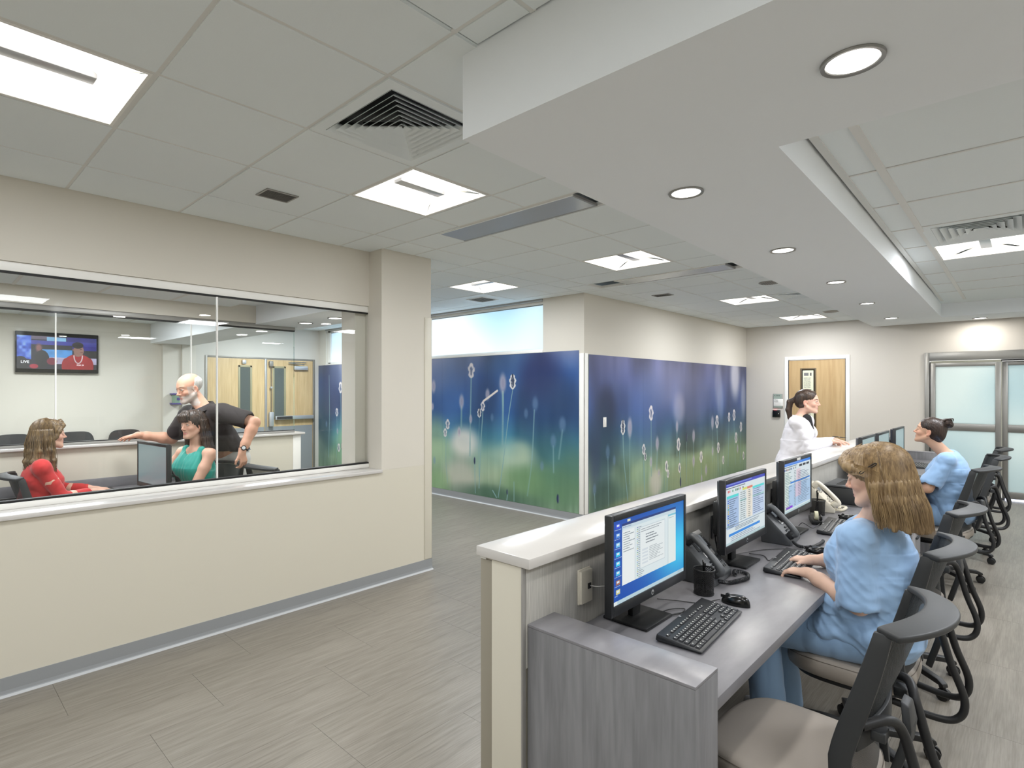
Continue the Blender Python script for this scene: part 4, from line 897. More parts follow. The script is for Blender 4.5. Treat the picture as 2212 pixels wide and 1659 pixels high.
def monitor(y, scr, lab, x=-1.0, z0=.843, hh=.345, ww=.575, rz=PI/2, grp='flat monitors on the nurse station desk', desk=.7505, loc=None, tag_lbl=False):
    """built facing -Y local ... rotated so that the screen looks along local -Y"""
    t = thing('computer_monitor', lab, 'monitor', loc or (x, y, desk), rz, grp); zb = z0-desk
    a = ww/2; b_ = .017
    m = MB()
    for lo, hi in (((-a, 0, zb), (-a+b_, .028, zb+hh)), ((a-b_, 0, zb), (a, .028, zb+hh)), ((-a+b_, 0, zb+hh-.022), (a-b_, .028, zb+hh)), ((-a+b_, 0, zb), (a-b_, .028, zb+.036))): m.box(lo, hi)
    m.obj('bezel', 'monitor', t, .003)
    board('screen', scr, (-a+b_, .004, zb+.036), (a-b_, .004, zb+.036), (a-b_, .004, zb+hh-.022), (-a+b_, .004, zb+hh-.022), .002, t)
    MB().prism([(-a+.004, .028), (a-.004, .028), (a-.05, .055), (-a+.05, .055)], zb+.01, zb+hh-.01).obj('back_cover', 'monitor', t, .006)
    MB().box((-.05, .05, zb+.08), (.05, .075, zb+.24)).obj('vesa_mount', 'black', t, .006); MB().cbox((0, .075, .10), (.06, .022, .20)).obj('neck', 'black', t, .004)
    MB().prism([(-.10, -.03), (.10, -.03), (.10, .15), (-.10, .15)], 0, .012).obj('base', 'black', t, .004)
    lg = MB().lathe([(.010, -.0006), (.001, -.0007)], (0, 0, zb+.019), 20, 'y').obj('logo_disc', 'silver', t)
    text('lettering', 'hp', 'black', t, (-.0062, -.0009, zb+.0145), (PI/2, 0, 0), .013)
    if tag_lbl: MB().box((-.035, -.0012, zb+hh-.018), (.035, 0, zb+hh-.004)).obj('paper_tag', 'white', t)
    return t
R90 = PI/2
mons = [monitor(1.947, 'screen_desktop', 'nearest station monitor, showing a blue desktop with white windows'),
 monitor(2.93, 'screen_table', 'second station monitor, with a white and pale blue table behind the first desk phone', z0=.85),
 monitor(3.80, 'screen_records', 'third station monitor with a paper tag and a blue bar across its list', z0=.862, hh=.345, tag_lbl=True),
 monitor(5.90, 'screen_idle', 'blank grey monitor partly hidden by the fair hair of the typing nurse', z0=.87),
 monitor(6.62, 'screen_idle', 'blank grey monitor in the middle of the three far ones', z0=.865),
 monitor(7.55, 'screen_idle', 'blank grey monitor nearest the far end, in front of the nurse with the bun', z0=.865)]
def cable(pts, r, lab, m='black', cat='cable', grp=None, name='cable'):
    P = spline(pts, 8); base = Vector(pts[0]); o = MB().tube([p-base for p in P], r, 8).obj(name, m, None, smooth=True); o.location = base
    return tag(o, lab, cat, grp)
# bundle of cables behind each monitor is a part of the monitor
for t in mons[1:]:
    m = MB()
    for k in range(5):
        ph = k*1.1; m.tube(spline([(-.10+.02*k, .075+.01*math.sin(ph), .30-.02*k), (-.15, .09+.015*math.cos(ph), .22), (-.12-.03*math.sin(ph), .10, .14), (-.16+.01*k, .085, .07), (-.10, .10, .012)], 5), .0032, 6)
    m.obj('cable_bundle', 'black', t, smooth=True); MB().box((-.22, .055, .17), (-.06, .085, .33)).obj('power_block', 'black', t, .01)

# ---- keyboards and mice
def keyboard(loc, rz, lab, simple=False, grp='black keyboards on the nurse station desk'):
    t = thing('keyboard', lab, 'keyboard', loc, rz, grp); W_, D = .452, .158
    def zt_(y): return .011+(y+D/2)/D*.016
    m = MB(); vs = []
    for z, e in ((0.002, .006), (.007, 0)):
        vs += [(-W_/2+e, -D/2+e, z), (W_/2-e, -D/2+e, z), (W_/2-e, D/2-e, z), (-W_/2+e, D/2-e, z)]
    vs += [(-W_/2+.003, -D/2+.004, zt_(-D/2)), (W_/2-.003, -D/2+.004, zt_(-D/2)), (W_/2-.003, D/2-.003, zt_(D/2)), (-W_/2+.003, D/2-.003, zt_(D/2))]
    m.add(vs, [(0,3,2,1),(8,9,10,11)]+[(a+k*4, (a+1)%4+k*4, (a+1)%4+k*4+4, a+k*4+4) for k in (0, 1) for a in range(4)]).obj('case', 'monitor', t, .003)
    for x in (-.19, .19): MB().cbox((x, D/2-.02, .0012), (.03, .012, .0024)).obj('foot', 'black', t)
    keys = []; p = .0190; x0 = -.213; row0 = -D/2+.020
    rows = [[1.4, 1.2, 1.2, 6.0, 1.2, 1.2, 1.4, 1.4], [2.3]+[1]*10+[2.7], [1.8]+[1]*11+[2.2], [1.5]+[1]*12+[1.5], [1]*13+[2]]
    for r, row in enumerate(rows):
        x = 0
        for w_ in row: keys.append((x0+(x+w_/2)*p, row0+r*p, w_*p-.0022, .0150)); x += w_
    yF = row0+5*p+.007
    for g in ((0,), (2, 3, 4, 5), (6.5, 7.5, 8.5, 9.5), (11, 12, 13, 14)):
        for c in g: keys.append((x0+(c+.5)*p, yF, p-.0022, .010))
    for c in range(3):
        for r in (3, 4): keys.append((x0+(15.6+c+.5)*p, row0+r*p, p-.0022, .015))
        keys.append((x0+(15.6+c+.5)*p, row0, p-.0022, .015)); keys.append((x0+(15.6+c+.5)*p, yF, p-.0022, .010))
    keys.append((x0+17.1*p, row0+p, p-.0022, .015))
    for c in range(4):
        for r in range(5):
            if c == 3 and r in (0, 2): continue
            if c == 1 and r == 0: continue
            hh_ = .034 if c == 3 and r in (1, 3) else .015; ww_ = p*2-.0022 if (c == 0 and r == 0) else p-.0022
            keys.append((x0+(19.1+c+(.5 if ww_ > .03 else 0)+.0)*p, row0+r*p-(.0095 if hh_ > .02 else 0)*1, ww_, hh_))
    kb = MB(); mk = MB()
    for x, y, a, b in keys:
        z = zt_(y); s = .0015; kb.add([(x-a/2, y-b/2, z-.001), (x+a/2, y-b/2, z-.001), (x+a/2, y+b/2, z+.0005), (x-a/2, y+b/2, z+.0005), (x-a/2+s, y-b/2+s, z+.0035), (x+a/2-s, y-b/2+s, z+.0035), (x+a/2-s, y+b/2-s, z+.005), (x-a/2+s, y+b/2-s, z+.005)], [(4,5,6,7),(0,1,5,4),(1,2,6,5),(2,3,7,6),(3,0,4,7)])
        if a < .1: mk.cbox((x-a*.16, y+b*.12, z+.0046), (.0042, .0038, .0006), Matrix.Rotation(.1, 3, 'X'))
    tag(kb.obj('keys', 'key', t), kind='stuff'); tag(mk.obj('legends', 'key_mark', t), kind='stuff')
    MB().lathe([(.001, 0), (.005, 0), (.005, .0008), (.001, .0009)], (-.02, D/2-.007, zt_(D/2-.007)), 14).obj('logo_disc', 'silver', t)
    return t
KZ = .7505
kb0 = keyboard((-.852, 2.032, KZ), PI/2+.07, 'black keyboard in front of the nearest monitor')
def kdup(loc, rz, lab, grp=None): return dup(kb0, loc, rz, lab, grp)
kdup((-.835, 3.07, KZ), PI/2+.06, 'black keyboard under the hands of the fair-haired nurse'); kdup((-.855, 4.06, KZ), PI/2+.09, 'black keyboard with its mouse, beyond the typing nurse')
kdup((-.84, 6.85, KZ), PI/2, 'black keyboard beside the clasped hands of the nurse with the bun'); kdup((-.90, 8.05, KZ), PI/2, 'farthest black keyboard, near the end panel of the desk')
def mouse(loc, rz, lab):
    t = thing('computer_mouse', lab, 'mouse', loc, rz, 'black mice on the nurse station desk')
    def f(u, v):
        a = u*2*PI; th = v*PI/2; r = math.cos(th)**.6; x = math.cos(a)*.031*r; y = math.sin(a)*.056*r*(1.0); z = math.sin(th)**.8*.036*(1-.25*math.sin(a)*r)
        return (x*(1+.08*math.sin(a)), y, z)
    MB().grid(f, 28, 10).obj('shell', 'black_gloss', t, smooth=True); MB().cyl((-.004, .030, .0295), (.004, .030, .0295), .009, n=14).obj('scroll_wheel', 'charcoal', t)
    MB().cbox((0, .044, .021), (.001, .03, .012)).obj('button_gap', 'gasket', t)
    return t
mouse((-.845, 2.345, KZ), PI/2, 'black mouse right behind the nearest keyboard'); mouse((-.800, 3.375, KZ), PI/2+.1, 'black mouse beside the typing hands'); mouse((-.86, 4.39, KZ), PI/2, 'black mouse next to the third keyboard')
cable([(-1.02, 1.98, .757), (-1.00, 2.08, .760), (-.965, 2.14, .756), (-.955, 2.08, .758), (-.985, 2.02, .756), (-.96, 2.10, .754), (-.925, 2.17, .753), (-.915, 2.12, .756), (-.931, 2.04, .764)], .0019, 'thin black cable curling from the first monitor to its keyboard', name='keyboard_cable')
cable([(-1.09, 2.16, .757), (-1.02, 2.21, .754), (-.95, 2.25, .753), (-.905, 2.34, .756)], .0017, 'thin black mouse cable beside the pen cup', name='mouse_cable')
cable([(-1.05, 3.10, .757), (-.985, 3.12, .754), (-.94, 3.05, .754), (-.925, 3.07, .765)], .0019, 'thin black cable feeding the second keyboard', name='keyboard_cable')
cable([(-1.10, 3.02, .757), (-1.03, 3.22, .754), (-.95, 3.33, .754), (-.87, 3.38, .757)], .0017, 'thin black cable running past the second phone to the mouse', name='mouse_cable')
cable([(-1.04, 3.95, .757), (-.99, 3.85, .80), (-.965, 3.96, .754), (-.945, 4.05, .768)], .0019, 'thin black cable in front of the third monitor base', name='keyboard_cable')
cable([(-1.05, 7.75, .757), (-1.0, 7.95, .785), (-.98, 8.0, .77), (-.975, 8.04, .768)], .002, 'black cable arching to the farthest keyboard', name='keyboard_cable')

# ---- desk phones (local: faces -Y, handset at local left)
def coil(P, R, turns, r, n=7, pts=10):
    """helix wound round a guide curve"""
    S = spline(P, 14); L = [0]
    for a, b in zip(S[:-1], S[1:]): L.append(L[-1]+(b-a).length)
    out = []; N = turns*pts
    for i in range(N+1):
        s = L[-1]*i/N; k = max(0, min(len(S)-2, int(np.searchsorted(L, s))-1)); f = (s-L[k])/max(1e-9, L[k+1]-L[k]); p = S[k].lerp(S[k+1], f); t = (S[k+1]-S[k]).normalized()
        u = t.cross(Vector((0, 0, 1))).normalized(); v = u.cross(t); a = 2*PI*i/pts; out.append(p+u*math.cos(a)*R+v*math.sin(a)*R)
    return MB().tube(out, r, n)
def phone(loc, rz, lab, body='phone', dark='phone_dark', keym='key', ivory=False, cordpts=None, cord=True):
    t = thing('desk_phone', lab, 'phone', loc, rz, 'desk phones on the nurse station')
    W_, D, Hh = .225, .15, .185; a = W_/2
    tilt = math.atan2(Hh-.03, D); n = Vector((0, -math.sin(tilt), math.cos(tilt)))
    MB().add([(-a, 0, .0), (a, 0, 0), (a, D, 0), (-a, D, 0), (-a, -.0, .03), (a, -.0, .03), (a, D, Hh), (-a, D, Hh), (-a, D+.02, Hh-.03), (a, D+.02, Hh-.03)],
             [(0,3,2,1),(4,5,6,7),(0,1,5,4),(1,2,9,6,5),(2,3,8,9),(3,0,4,7,8),(7,6,9,8)]).obj('body', body, t, .006)
    M = Matrix(((1, 0, 0), (0, math.cos(tilt), -math.sin(tilt)), (0, math.sin(tilt), math.cos(tilt)))); Ls = math.hypot(D, Hh-.03)
    def on(x, s, h): # point on the sloped face: x across, s 0..1 up the slope, h above
        return Vector((x, D*s, .03+(Hh-.03)*s))+n*h
    MB().cbox(on(.022, .965, .002), (.165, .022, .010), M).obj('top_bar', 'silver' if not ivory else body, t, .003)
    MB().cbox(on(.025, .775, .001), (.150, Ls*.34, .006), M).obj('display_frame', dark if not ivory else 'ivory_key', t, .003)
    sc = MB().cbox(on(.020, .785, .0045), (.098, Ls*.27, .002), M).obj('display', 'phone_lcd', t)
    kb = MB()
    for k in range(5):
        for s_ in (-.043, .080): kb.cbox(on(s_ if s_ > 0 else -.040, .67+.05*k, .004), (.009, .006, .004), M)
    for k in range(4): kb.cbox(on(-.012+.024*k, .585, .004), (.013, .006, .004), M)
    for r in range(4):
        for c in range(3): kb.cbox(on(-.020+.021*c, .33-.072*r, .003), (.015, .010, .006), M)
    for c in range(2):
        for r in range(3): kb.cbox(on(.064+.019*c, .36-.11*r+(.0), .003), (.013, .010, .006), M)
    kb.cbox(on(-.046, .25, .003), (.012, .010, .006), M).cbox(on(-.046, .10, .003), (.014, .010, .006), M)
    tag(kb.obj('buttons', keym, t, .0012), kind='stuff')
    if not ivory:
        MB().cbox(on(.028, .49, .0015), (.105, Ls*.13, .004), M).obj('silver_plate', 'silver', t, .002)
        m = MB(); P = [on(.028+math.cos(q)*.015, .49, .005)+M @ Vector((0, math.sin(q)*.015, 0)) for q in [2*PI*k/24 for k in range(24)]]; m.tube(P, .0035, 8, closed=True); m.obj('ring_key', 'alu', t, smooth=True)
        MB().cbox(on(.028, .49, .005), (.016, .016, .004), M).obj('select_key', 'silver', t, .004)
    # handset on the left
    H1 = [(-.088, .06, .025), (-.088, .10, .046), (-.088, .50, .052), (-.088, .88, .046), (-.088, .93, .025)]
    P = spline([on(x, s, h) for x, s, h in H1], 8)
    MB().tube(P, [.019+.004*abs(math.cos(PI*i/(len(P)-1))) for i in range(len(P))], 16, flat=.75).obj('handset', body if not ivory else 'ivory', t, smooth=True)
    for s_ in (.10, .90): MB().cyl(on(-.088, s_, .004), on(-.088, s_, .040), .022, .021, 20).obj('ear_cup' if s_ > .5 else 'mouth_cup', dark if not ivory else 'ivory', t, .003)
    if cord:
        m = coil(cordpts or [(-.075, -.005, .02), (-.03, -.035, .0105), (.03, -.06, .0105), (.09, -.075, .0105), (.15, -.055, .0105), (.155, -.005, .0105), (.11, -.015, .0105), (.10, -.02, .0105)], .0075, 46, .0021)
        m.obj('coiled_cord', dark if not ivory else 'ivory', t, smooth=True)
    return t
mat('phone_lcd', (120, 126, 132), .15, emit=.12, ecol=(150, 160, 170))
phone((-.985, 2.585, KZ), PI/2+.05, 'grey desk phone between the first two monitors, its coiled cord looped towards the mouse')
phone((-.945, 3.53, KZ), PI/2+.05, 'grey desk phone between the second and third monitors', cordpts=[(-.075, -.005, .02), (-.10, -.03, .011), (-.12, -.065, .011), (-.08, -.10, .011), (.0, -.115, .011), (.06, -.12, .011), (.10, -.118, .011)])
phone((-.99, 4.66, KZ), PI/2+.18, 'ivory desk phone behind the wire pen cup', 'ivory', 'ivory', 'ivory_key', True, [(-.06, -.005, .02), (-.02, -.03, .0105), (.05, -.055, .0105), (.12, -.06, .0105), (.14, -.03, .0105), (.08, -.02, .0105), (.03, -.03, .0105)])
phone((-.94, 7.15, KZ), PI/2, 'far grey desk phone in front of the last blank monitor', cord=False)
def cup(loc, lab, pens=True, r=.043, h=.105):
    t = thing('pen_cup', lab, 'pen cup', loc, 0, 'black wire mesh pen cups')
    m = MB(); n = 40
    m.grid(lambda u, v: (math.cos(u*2*PI)*(r-.004+.004*v), math.sin(u*2*PI)*(r-.004+.004*v), .003+v*(h-.006)), 40, 4); o = m.obj('mesh_wall', 'cup_mesh', t, smooth=True)
    uv = o.data.uv_layers.new(name='UVMap')
    for p in o.data.polygons:
        for li in p.loop_indices:
            vi = o.data.loops[li].vertex_index; uv.data[li].uv = ((vi//5)/40, (vi % 5)/4*.42)
    MB().tube([(math.cos(2*PI*k/32)*r, math.sin(2*PI*k/32)*r, h) for k in range(32)], .0032, 8, closed=True).obj('rim', 'black', t, smooth=True)
    MB().lathe([(.001, 0), (r-.003, 0), (r-.002, .006), (.001, .006)], n=32).obj('bottom', 'black', t)
    return t
cup((-.985, 2.372, KZ), 'black wire mesh pen cup with pens beside the nearest monitor'); cup((-1.05, 4.43, KZ), 'small black wire pen cup in front of the ivory phone', r=.048, h=.10)
for i, (bx, by, k) in enumerate([(-.985, 2.372, k) for k in range(6)]+[(-1.05, 4.43, k) for k in range(5)]):
    a = k*2.1+.4; d = Vector((math.cos(a)*.022, math.sin(a)*.022, .0)); L_ = .098+.008*(k % 3)+(.012 if bx > -1 else .035)
    labs = ['black pen with silver tip in the near pen cup, leaning to the screen', 'black capped pen in the near pen cup', 'chrome-clipped pen in the near pen cup', 'short black marker in the near pen cup', 'slim dark pencil in the near pen cup', 'dark pen against the rim of the near pen cup',
            'tall dark pen in the far pen cup', 'black clip-topped pen in the far pen cup', 'dark marker in the far pen cup', 'thin pen in the far pen cup', 'angled pen in the far pen cup']
    t = thing('pen', labs[i], 'pen', (bx-d.x*.5, by-d.y*.5, KZ+.010), 0, 'pens in the mesh cups')
    MB().tube([(0, 0, 0), d*.6+Vector((0, 0, L_*.85)), d*.7+Vector((0, 0, L_))], [.0035, .0042, .0036], 8).obj('barrel', 'black_gloss', t); MB().cyl(d*.7+Vector((0, 0, L_)), d*.72+Vector((0, 0, L_+.010)), .0036, .0045, 8).obj('cap', 'steel' if k % 2 else 'black', t)
tp = thing('tape_dispenser', 'black tape dispenser between the third monitor and the ivory phone', 'tape dispenser', (-1.0, 4.17, KZ), PI/2+.35)
MB().prism([(-.09, -.03), (.09, -.03), (.09, .03), (-.09, .03)], 0, .028).add([(-.09,-.03,.028),(-.02,-.03,.028),(-.05,-.03,.062),(-.09,-.03,.055),(-.09,-.018,.028),(-.02,-.018,.028),(-.05,-.018,.062),(-.09,-.018,.055)], [(0,1,2,3),(7,6,5,4),(0,4,5,1),(1,5,6,2),(2,6,7,3),(3,7,4,0)]).obj('body', 'black', tp, .006)
mat('tape', (226, 222, 190), .35); MB().lathe([(.016, -.01), (.030, -.01), (.030, .01), (.016, .01), (.016, -.01)], (-.045, 0, .05), 28, 'y').obj('tape_roll', 'tape', tp); MB().cbox((.085, 0, .036), (.008, .036, .014)).obj('cutter', 'steel', tp)
pt = thing('label_printer', 'black box printer with a vented side behind the typing nurse', 'printer', (-.96, 5.16, KZ), PI/2)
MB().box((-.20, -.16, 0), (.20, .17, .125)).obj('body', 'charcoal', pt, .012); MB().box((-.205, -.165, .125), (.205, .175, .14)).obj('lid', 'phone', pt, .006)
m = MB()
for k in range(9): m.box((-.17, -.162, .018+k*.011), (.12, -.158, .023+k*.011))
tag(m.obj('vent_slots', 'black', pt), kind='stuff'); m = MB()
for k in range(8): m.box((-.16+.04*k, -.06, .139), (-.135+.04*k, .10, .142))
tag(m.obj('top_vent', 'black', pt), kind='stuff'); MB().box((-.1, -.14, .139), (.12, -.08, .1415)).obj('paper_exit', 'gasket', pt)
# outlets on the lining
jk = outlet('data_jack', (-1.175, 1.753, .893), PI/2, 'ivory data jack plate on the lining left of the nearest monitor', 'ivory', .128, .078, 'jack', 'outlet'); MB().box((-.036, -.018, -.060), (.036, -.004, .060)).obj('raised_box', 'ivory', jk, .004); MB().cbox((.012, -.019, 0), (.018, .004, .020)).obj('port', 'black', jk)
cable([(-1.195+.0, 1.765, .893), (-1.14, 1.775, .892), (-1.11, 1.80, .893), (-1.10, 1.86, .885), (-1.12, 1.93, .86), (-1.13, 2.0, .80)], .0024, 'pale grey network cable leaving the ivory data jack', 'alu_soft')
for y, lab in ((2.95, 'dark double power outlet behind the first desk phone'), (3.89, 'dark double power outlet beside the third monitor')):
    o = outlet('power_outlet', (-1.175, y, .905 if y < 3 else .925), PI/2, lab, 'charcoal', .118, .072, 'duplex', 'outlet', 'outlets on the desk lining'); MB().box((-.018, -.02, .05), (.020, -.006, .062)).obj('bracket', 'silver', o, .001)

# ================================================================== CHAIRS
def back_y(x, z):
    t = max(0., (z-.60)/.40); w_ = max(0., 1-(x/.235)**2)
    return -.185+.015*math.cos((z-.6)*8)*(1-t)-.085*t**1.15-(.035+.035*t)*w_
def make_chair(lab, loc, rz, grp):
    t = thing('task_chair', lab, 'chair', loc, rz, grp)
    # seat cushion: superellipse rings with a soft edge
    def sup(a, sx, sy, e=3.2):
        c, s = math.cos(a), math.sin(a); return (abs(c)**(2/e)*sx*(1 if c > 0 else -1), abs(s)**(2/e)*sy*(1 if s > 0 else -1))
    prof = [(.30, -.052), (.80, -.052), (.93, -.046), (.985, -.030), (1.0, -.008), (.995, .012), (.975, .026), (.94, .035), (.86, .040), (.6, .043), (.3, .044), (.02, .044)]
    n = 48; vs = []
    for r, z in prof:
        for k in range(n):
            x, y = sup(2*PI*k/n, .252*r, .238*r); fall = -.022*max(0, (y-.10)/.14)**2; dish = -.010*max(0, 1-(x/.2)**2-(y/.2)**2)
            vs.append((x, y+.01, .435+z+(fall+dish if z > -.03 else fall*.6)))
    fs = [(i*n+k, i*n+(k+1)%n, (i+1)*n+(k+1)%n, (i+1)*n+k) for i in range(len(prof)-1) for k in range(n)]; fs += [tuple(range(n-1,-1,-1)), tuple((len(prof)-1)*n+k for k in range(n))]
    MB().add(vs, fs).obj('seat', 'seat', t, smooth=True)
    P = [sup(2*PI*k/64, .252*.982, .238*.982) for k in range(64)]
    MB().tube([(x, y+.01, .435+.0245-.022*max(0, (y-.10)/.14)**2) for x, y in P], .0013, 5, closed=True).obj('seat_seam', 'seam', t)
    P = [sup(2*PI*k/32, .22, .205) for k in range(32)]; MB().prism([(x, y+.01) for x, y in P], .365, .388).obj('seat_shell', 'chair_black', t, .004)
    # back frame: uprights, top lip, lower rail
    def sweep(pts, wx, wy, m, flare=None):
        """rectangular section swept; pts list of (pos, lateral dir)"""
        V = []
        for i, (p, lat, nor) in enumerate(pts):
            a = wx if not flare else wx*flare[i]; V += [p-lat*a-nor*wy, p+lat*a-nor*wy, p+lat*a+nor*wy, p-lat*a+nor*wy]
        k = len(pts); F = [(3,2,1,0), tuple(range(4*k-4, 4*k))]+[(i*4+a, i*4+(a+1)%4, i*4+4+(a+1)%4, i*4+4+a) for i in range(k-1) for a in range(4)]
        m.add(V, F)
    for s in (-1, 1):
        fr = MB(); pts = []
        for k in range(15):
            z = .40+.575*k/14; x = s*(.225+.006*math.sin(k/14*PI)); p = Vector((x, back_y(x, z)-.006, z)); pts.append((p, Vector((0, 1, 0)), Vector((1, 0, 0))))
        sweep(pts, .026, .009, fr, [.8+.3*math.sin(PI*k/14) for k in range(15)])
        fr.obj('side_frame', 'charcoal', t, .004)
    lip = MB(); pts = []
    for k in range(25):
        u = -1+2*k/24; x = .236*u; z = .975+.012*(1-u*u); y = back_y(x, .97)-.022-.016*(1-u*u)
        tv = Vector((1, .9*u*.45, -.05*u)).normalized(); out = Vector((.22*u*-1*0+0, -1, 0)); up = Vector((0, -.35, 1)).normalized()
        side = Vector((u*.35, -1, -.15)).normalized(); nor = side.cross(tv).normalized()
        pts.append((Vector((x, y, z)), side, nor))
    sweep(pts, .040, .010, lip, [.72+.28*math.sin(PI*k/24)**.5 for k in range(25)]); lip.obj('top_lip', 'charcoal', t, .006, seg=3)
    rail = MB(); pts = []
    for k in range(13):
        x = .222*(-1+2*k/12); pts.append((Vector((x, back_y(x, .55)-.012, .42)), Vector((0, 0, 1)), Vector((0, 1, 0))))
    sweep(pts, .020, .008, rail); rail.obj('lower_rail', 'charcoal', t, .004)
    m = MB().grid(lambda u, v: ((u*2-1)*.222, back_y((u*2-1)*.222, .42+.55*v)-.002, .42+.55*v), 16, 16); o = m.obj('back_mesh', 'chair_mesh', t, smooth=True)
    uv = o.data.uv_layers.new(name='UVMap')
    for p in o.data.polygons:
        for li in p.loop_indices:
            vi = o.data.loops[li].vertex_index; uv.data[li].uv = ((vi//17)/16, (vi % 17)/16)
    # lumbar bar with its two knobs, and the back plate
    pts = []; lb = MB()
    for k in range(11):
        x = .215*(-1+2*k/10); pts.append((Vector((x, back_y(x, .66)-.02, .66)), Vector((0, 0, 1)), Vector((0, 1, 0))))
    sweep(pts, .032, .005, lb); lb.obj('lumbar_bar', 'charcoal', t, .003)
    for s in (-1, 1): MB().cbox((s*.16, back_y(.16, .68)-.045, .675), (.05, .035, .028)).obj('lumbar_knob', 'charcoal', t, .004)
    m = MB(); pts = [(Vector((0, y, z)), Vector((1, 0, 0)), Vector((0, .9, .4))) for y, z in ((-.292, .72), (-.300, .66), (-.292, .60), (-.27, .52), (-.26, .485))]
    sweep(pts, .055, .012, m, [.6, .9, 1.0, 1.0, .85]); m.obj('back_plate', 'charcoal', t, .005)
    for k in range(3): MB().cbox((0, -.309+.008*k, .655-.035*k), (.035, .003, .008)).obj('plate_slot', 'gasket', t)
    # bent tubes carrying the back
    for s in (-1, 1):
        P = spline([(s*.205, -.222, .70), (s*.15, -.275, .715), (s*.105, -.300, .67), (s*.10, -.335, .54), (s*.105, -.375, .42), (s*.11, -.36, .345), (s*.12, -.29, .322), (s*.13, -.10, .345), (s*.12, .05, .355)], 7)
        MB().tube(P, .0135, 12).obj('support_tube', 'chair_black', t, smooth=True)
    MB().box((-.10, -.13, .315), (.10, .10, .364)).obj('tilt_mechanism', 'chair_black', t, .012); MB().tube([(.10, .03, .345), (.20, .03, .34), (.245, .03, .325)], [.006, .006, .014], 8).obj('lever', 'chair_black', t, smooth=True)
    MB().cbox((-.12, .12, .35), (.035, .05, .03)).obj('seat_knob', 'chair_black', t, .006)
    MB().cyl((0, 0, .09), (0, 0, .22), .026, n=20).cyl((0, 0, .22), (0, 0, .32), .015, n=16).obj('gas_lift', 'black', t); MB().lathe([(.001, .075), (.045, .08), (.052, .10), (.048, .125), (.03, .135), (.001, .135)], n=24).obj('hub', 'chair_black', t, smooth=True)
    for k in range(5):
        a = 2*PI*k/5-PI/2+PI/5; d = Vector((math.cos(a), math.sin(a), 0)); q = Vector((-d.y, d.x, 0)); pts = []
        for r, z, w_ in ((.03, .108, 1.2), (.12, .106, 1.05), (.24, .092, .85), (.285, .086, .8), (.305, .078, .75), (.31, .062, .7)): pts.append((d*r+Vector((0, 0, z)), q, Vector((0, 0, 1)) if r < .29 else (d+Vector((0, 0, .5))).normalized()))
        m = MB(); sweep(pts, .022, .014, m, [1.2, 1.05, .85, .8, .75, .7]); m.obj('leg', 'chair_black', t, .004)
        c = d*.31; e = MB().cyl(c+Vector((0, 0, .045)), c+Vector((0, 0, .07)), .008, n=10); ca = a+1.1+k; w_ = Vector((math.cos(ca), math.sin(ca), 0)); e.tube([c+Vector((0, 0, .030))-w_*.006, c+Vector((0, 0, .030))+w_*.006], .031, 18)
        co_ = e.obj('caster', 'chair_black', t, smooth=None); 
        for s in (-1, 1): MB().cyl(c+w_*s*.010+Vector((0, 0, .0275)), c+w_*s*.026+Vector((0, 0, .0275)), .0275, n=20).obj('wheel', 'black', co_, .004)
    return t
mat('seam', (112, 104, 96), .7)
GN = 'taupe-seated task chairs along the nurse station'
ch0 = make_chair('foreground task chair with a taupe seat, cut off by the bottom edge', (-.545, 2.03, 0), PI/2-.02, GN)
for x, y, rz, lab in ((-.555, 2.97, PI/2, 'task chair under the fair-haired typing nurse'), (-.565, 3.98, PI/2-.03, 'empty task chair just beyond the typing nurse'),
                      (-.565, 6.16, PI/2-.12, 'task chair under the nurse with the hair bun'), (-.53, 7.20, PI/2+.15, 'empty task chair behind the nurse with the bun, second from the far end'), (-.53, 8.25, PI/2, 'farthest task chair, in front of the sliding doors')):
    dup(ch0, (x, y, 0), rz, lab)

# ================================================================== GLAZED OFFICE FURNITURE
FZ = -.004; DZ = .765
od = thing('office_desk', 'pale grey desk with a backsplash inside the glazed office', 'desk', (-5.2, 1.3, FZ))
def ob_(par, name, lo, hi, m, bev=.002): return wb(par, name, lo, hi, m, bev)
ob_(od, 'worktop', (-5.745, -1.2, DZ-.03), (-5.02, 2.5, DZ), 'desk'); ob_(od, 'return_top', (-5.0195, .98, DZ-.03), (-4.30, 1.50, DZ), 'desk')
ob_(od, 'backsplash', (-5.749, -1.2, DZ), (-5.735, 2.5, DZ+.085), 'desk'); ob_(od, 'leg_panel', (-4.34, 1.0, FZ), (-4.32, 1.48, DZ-.031), 'pier'); ob_(od, 'leg_panel', (-5.70, 2.44, FZ), (-5.05, 2.46, DZ-.031), 'pier')
ob_(od, 'leg_panel', (-5.70, -1.18, FZ), (-5.05, -1.16, DZ-.031), 'pier')
kdup((-5.36, 1.145, DZ+.0005), 0, 'black keyboard under the hands of the woman in red', 'office keyboard')
om = monitor(0, 'screen_idle', 'office monitor seen from the side between the woman in red and the woman in teal', loc=(-4.73, 1.30, DZ+.0005), rz=.10, z0=.865, hh=.350, ww=.54, desk=DZ, grp='office monitor')
m = MB()
for k in range(5): m.tube(spline([(.12, .08, .27-.02*k), (.17+.01*k, .10, .20), (.14, .12+.01*k, .12), (.18, .10, .05)], 5), .004, 6)
m.obj('cable_bundle', 'black', om, smooth=True)
cable([(-5.70, -.2, DZ+.004), (-5.60, .15, DZ+.02), (-5.56, .45, DZ+.015), (-5.62, .75, DZ+.004)], .004, 'black cable lying on the office desk behind the woman in red')
dup(ch0, (-5.40, .86, FZ), 0, 'task chair under the woman in red', 'office task chairs'); dup(ch0, (-4.88, 1.66, FZ), PI+.34, 'task chair under the woman in the teal top', 'office task chairs')
dup(ch0, (-4.60, 2.36, FZ), .1, 'empty office task chair whose top the man holds', 'office task chairs')
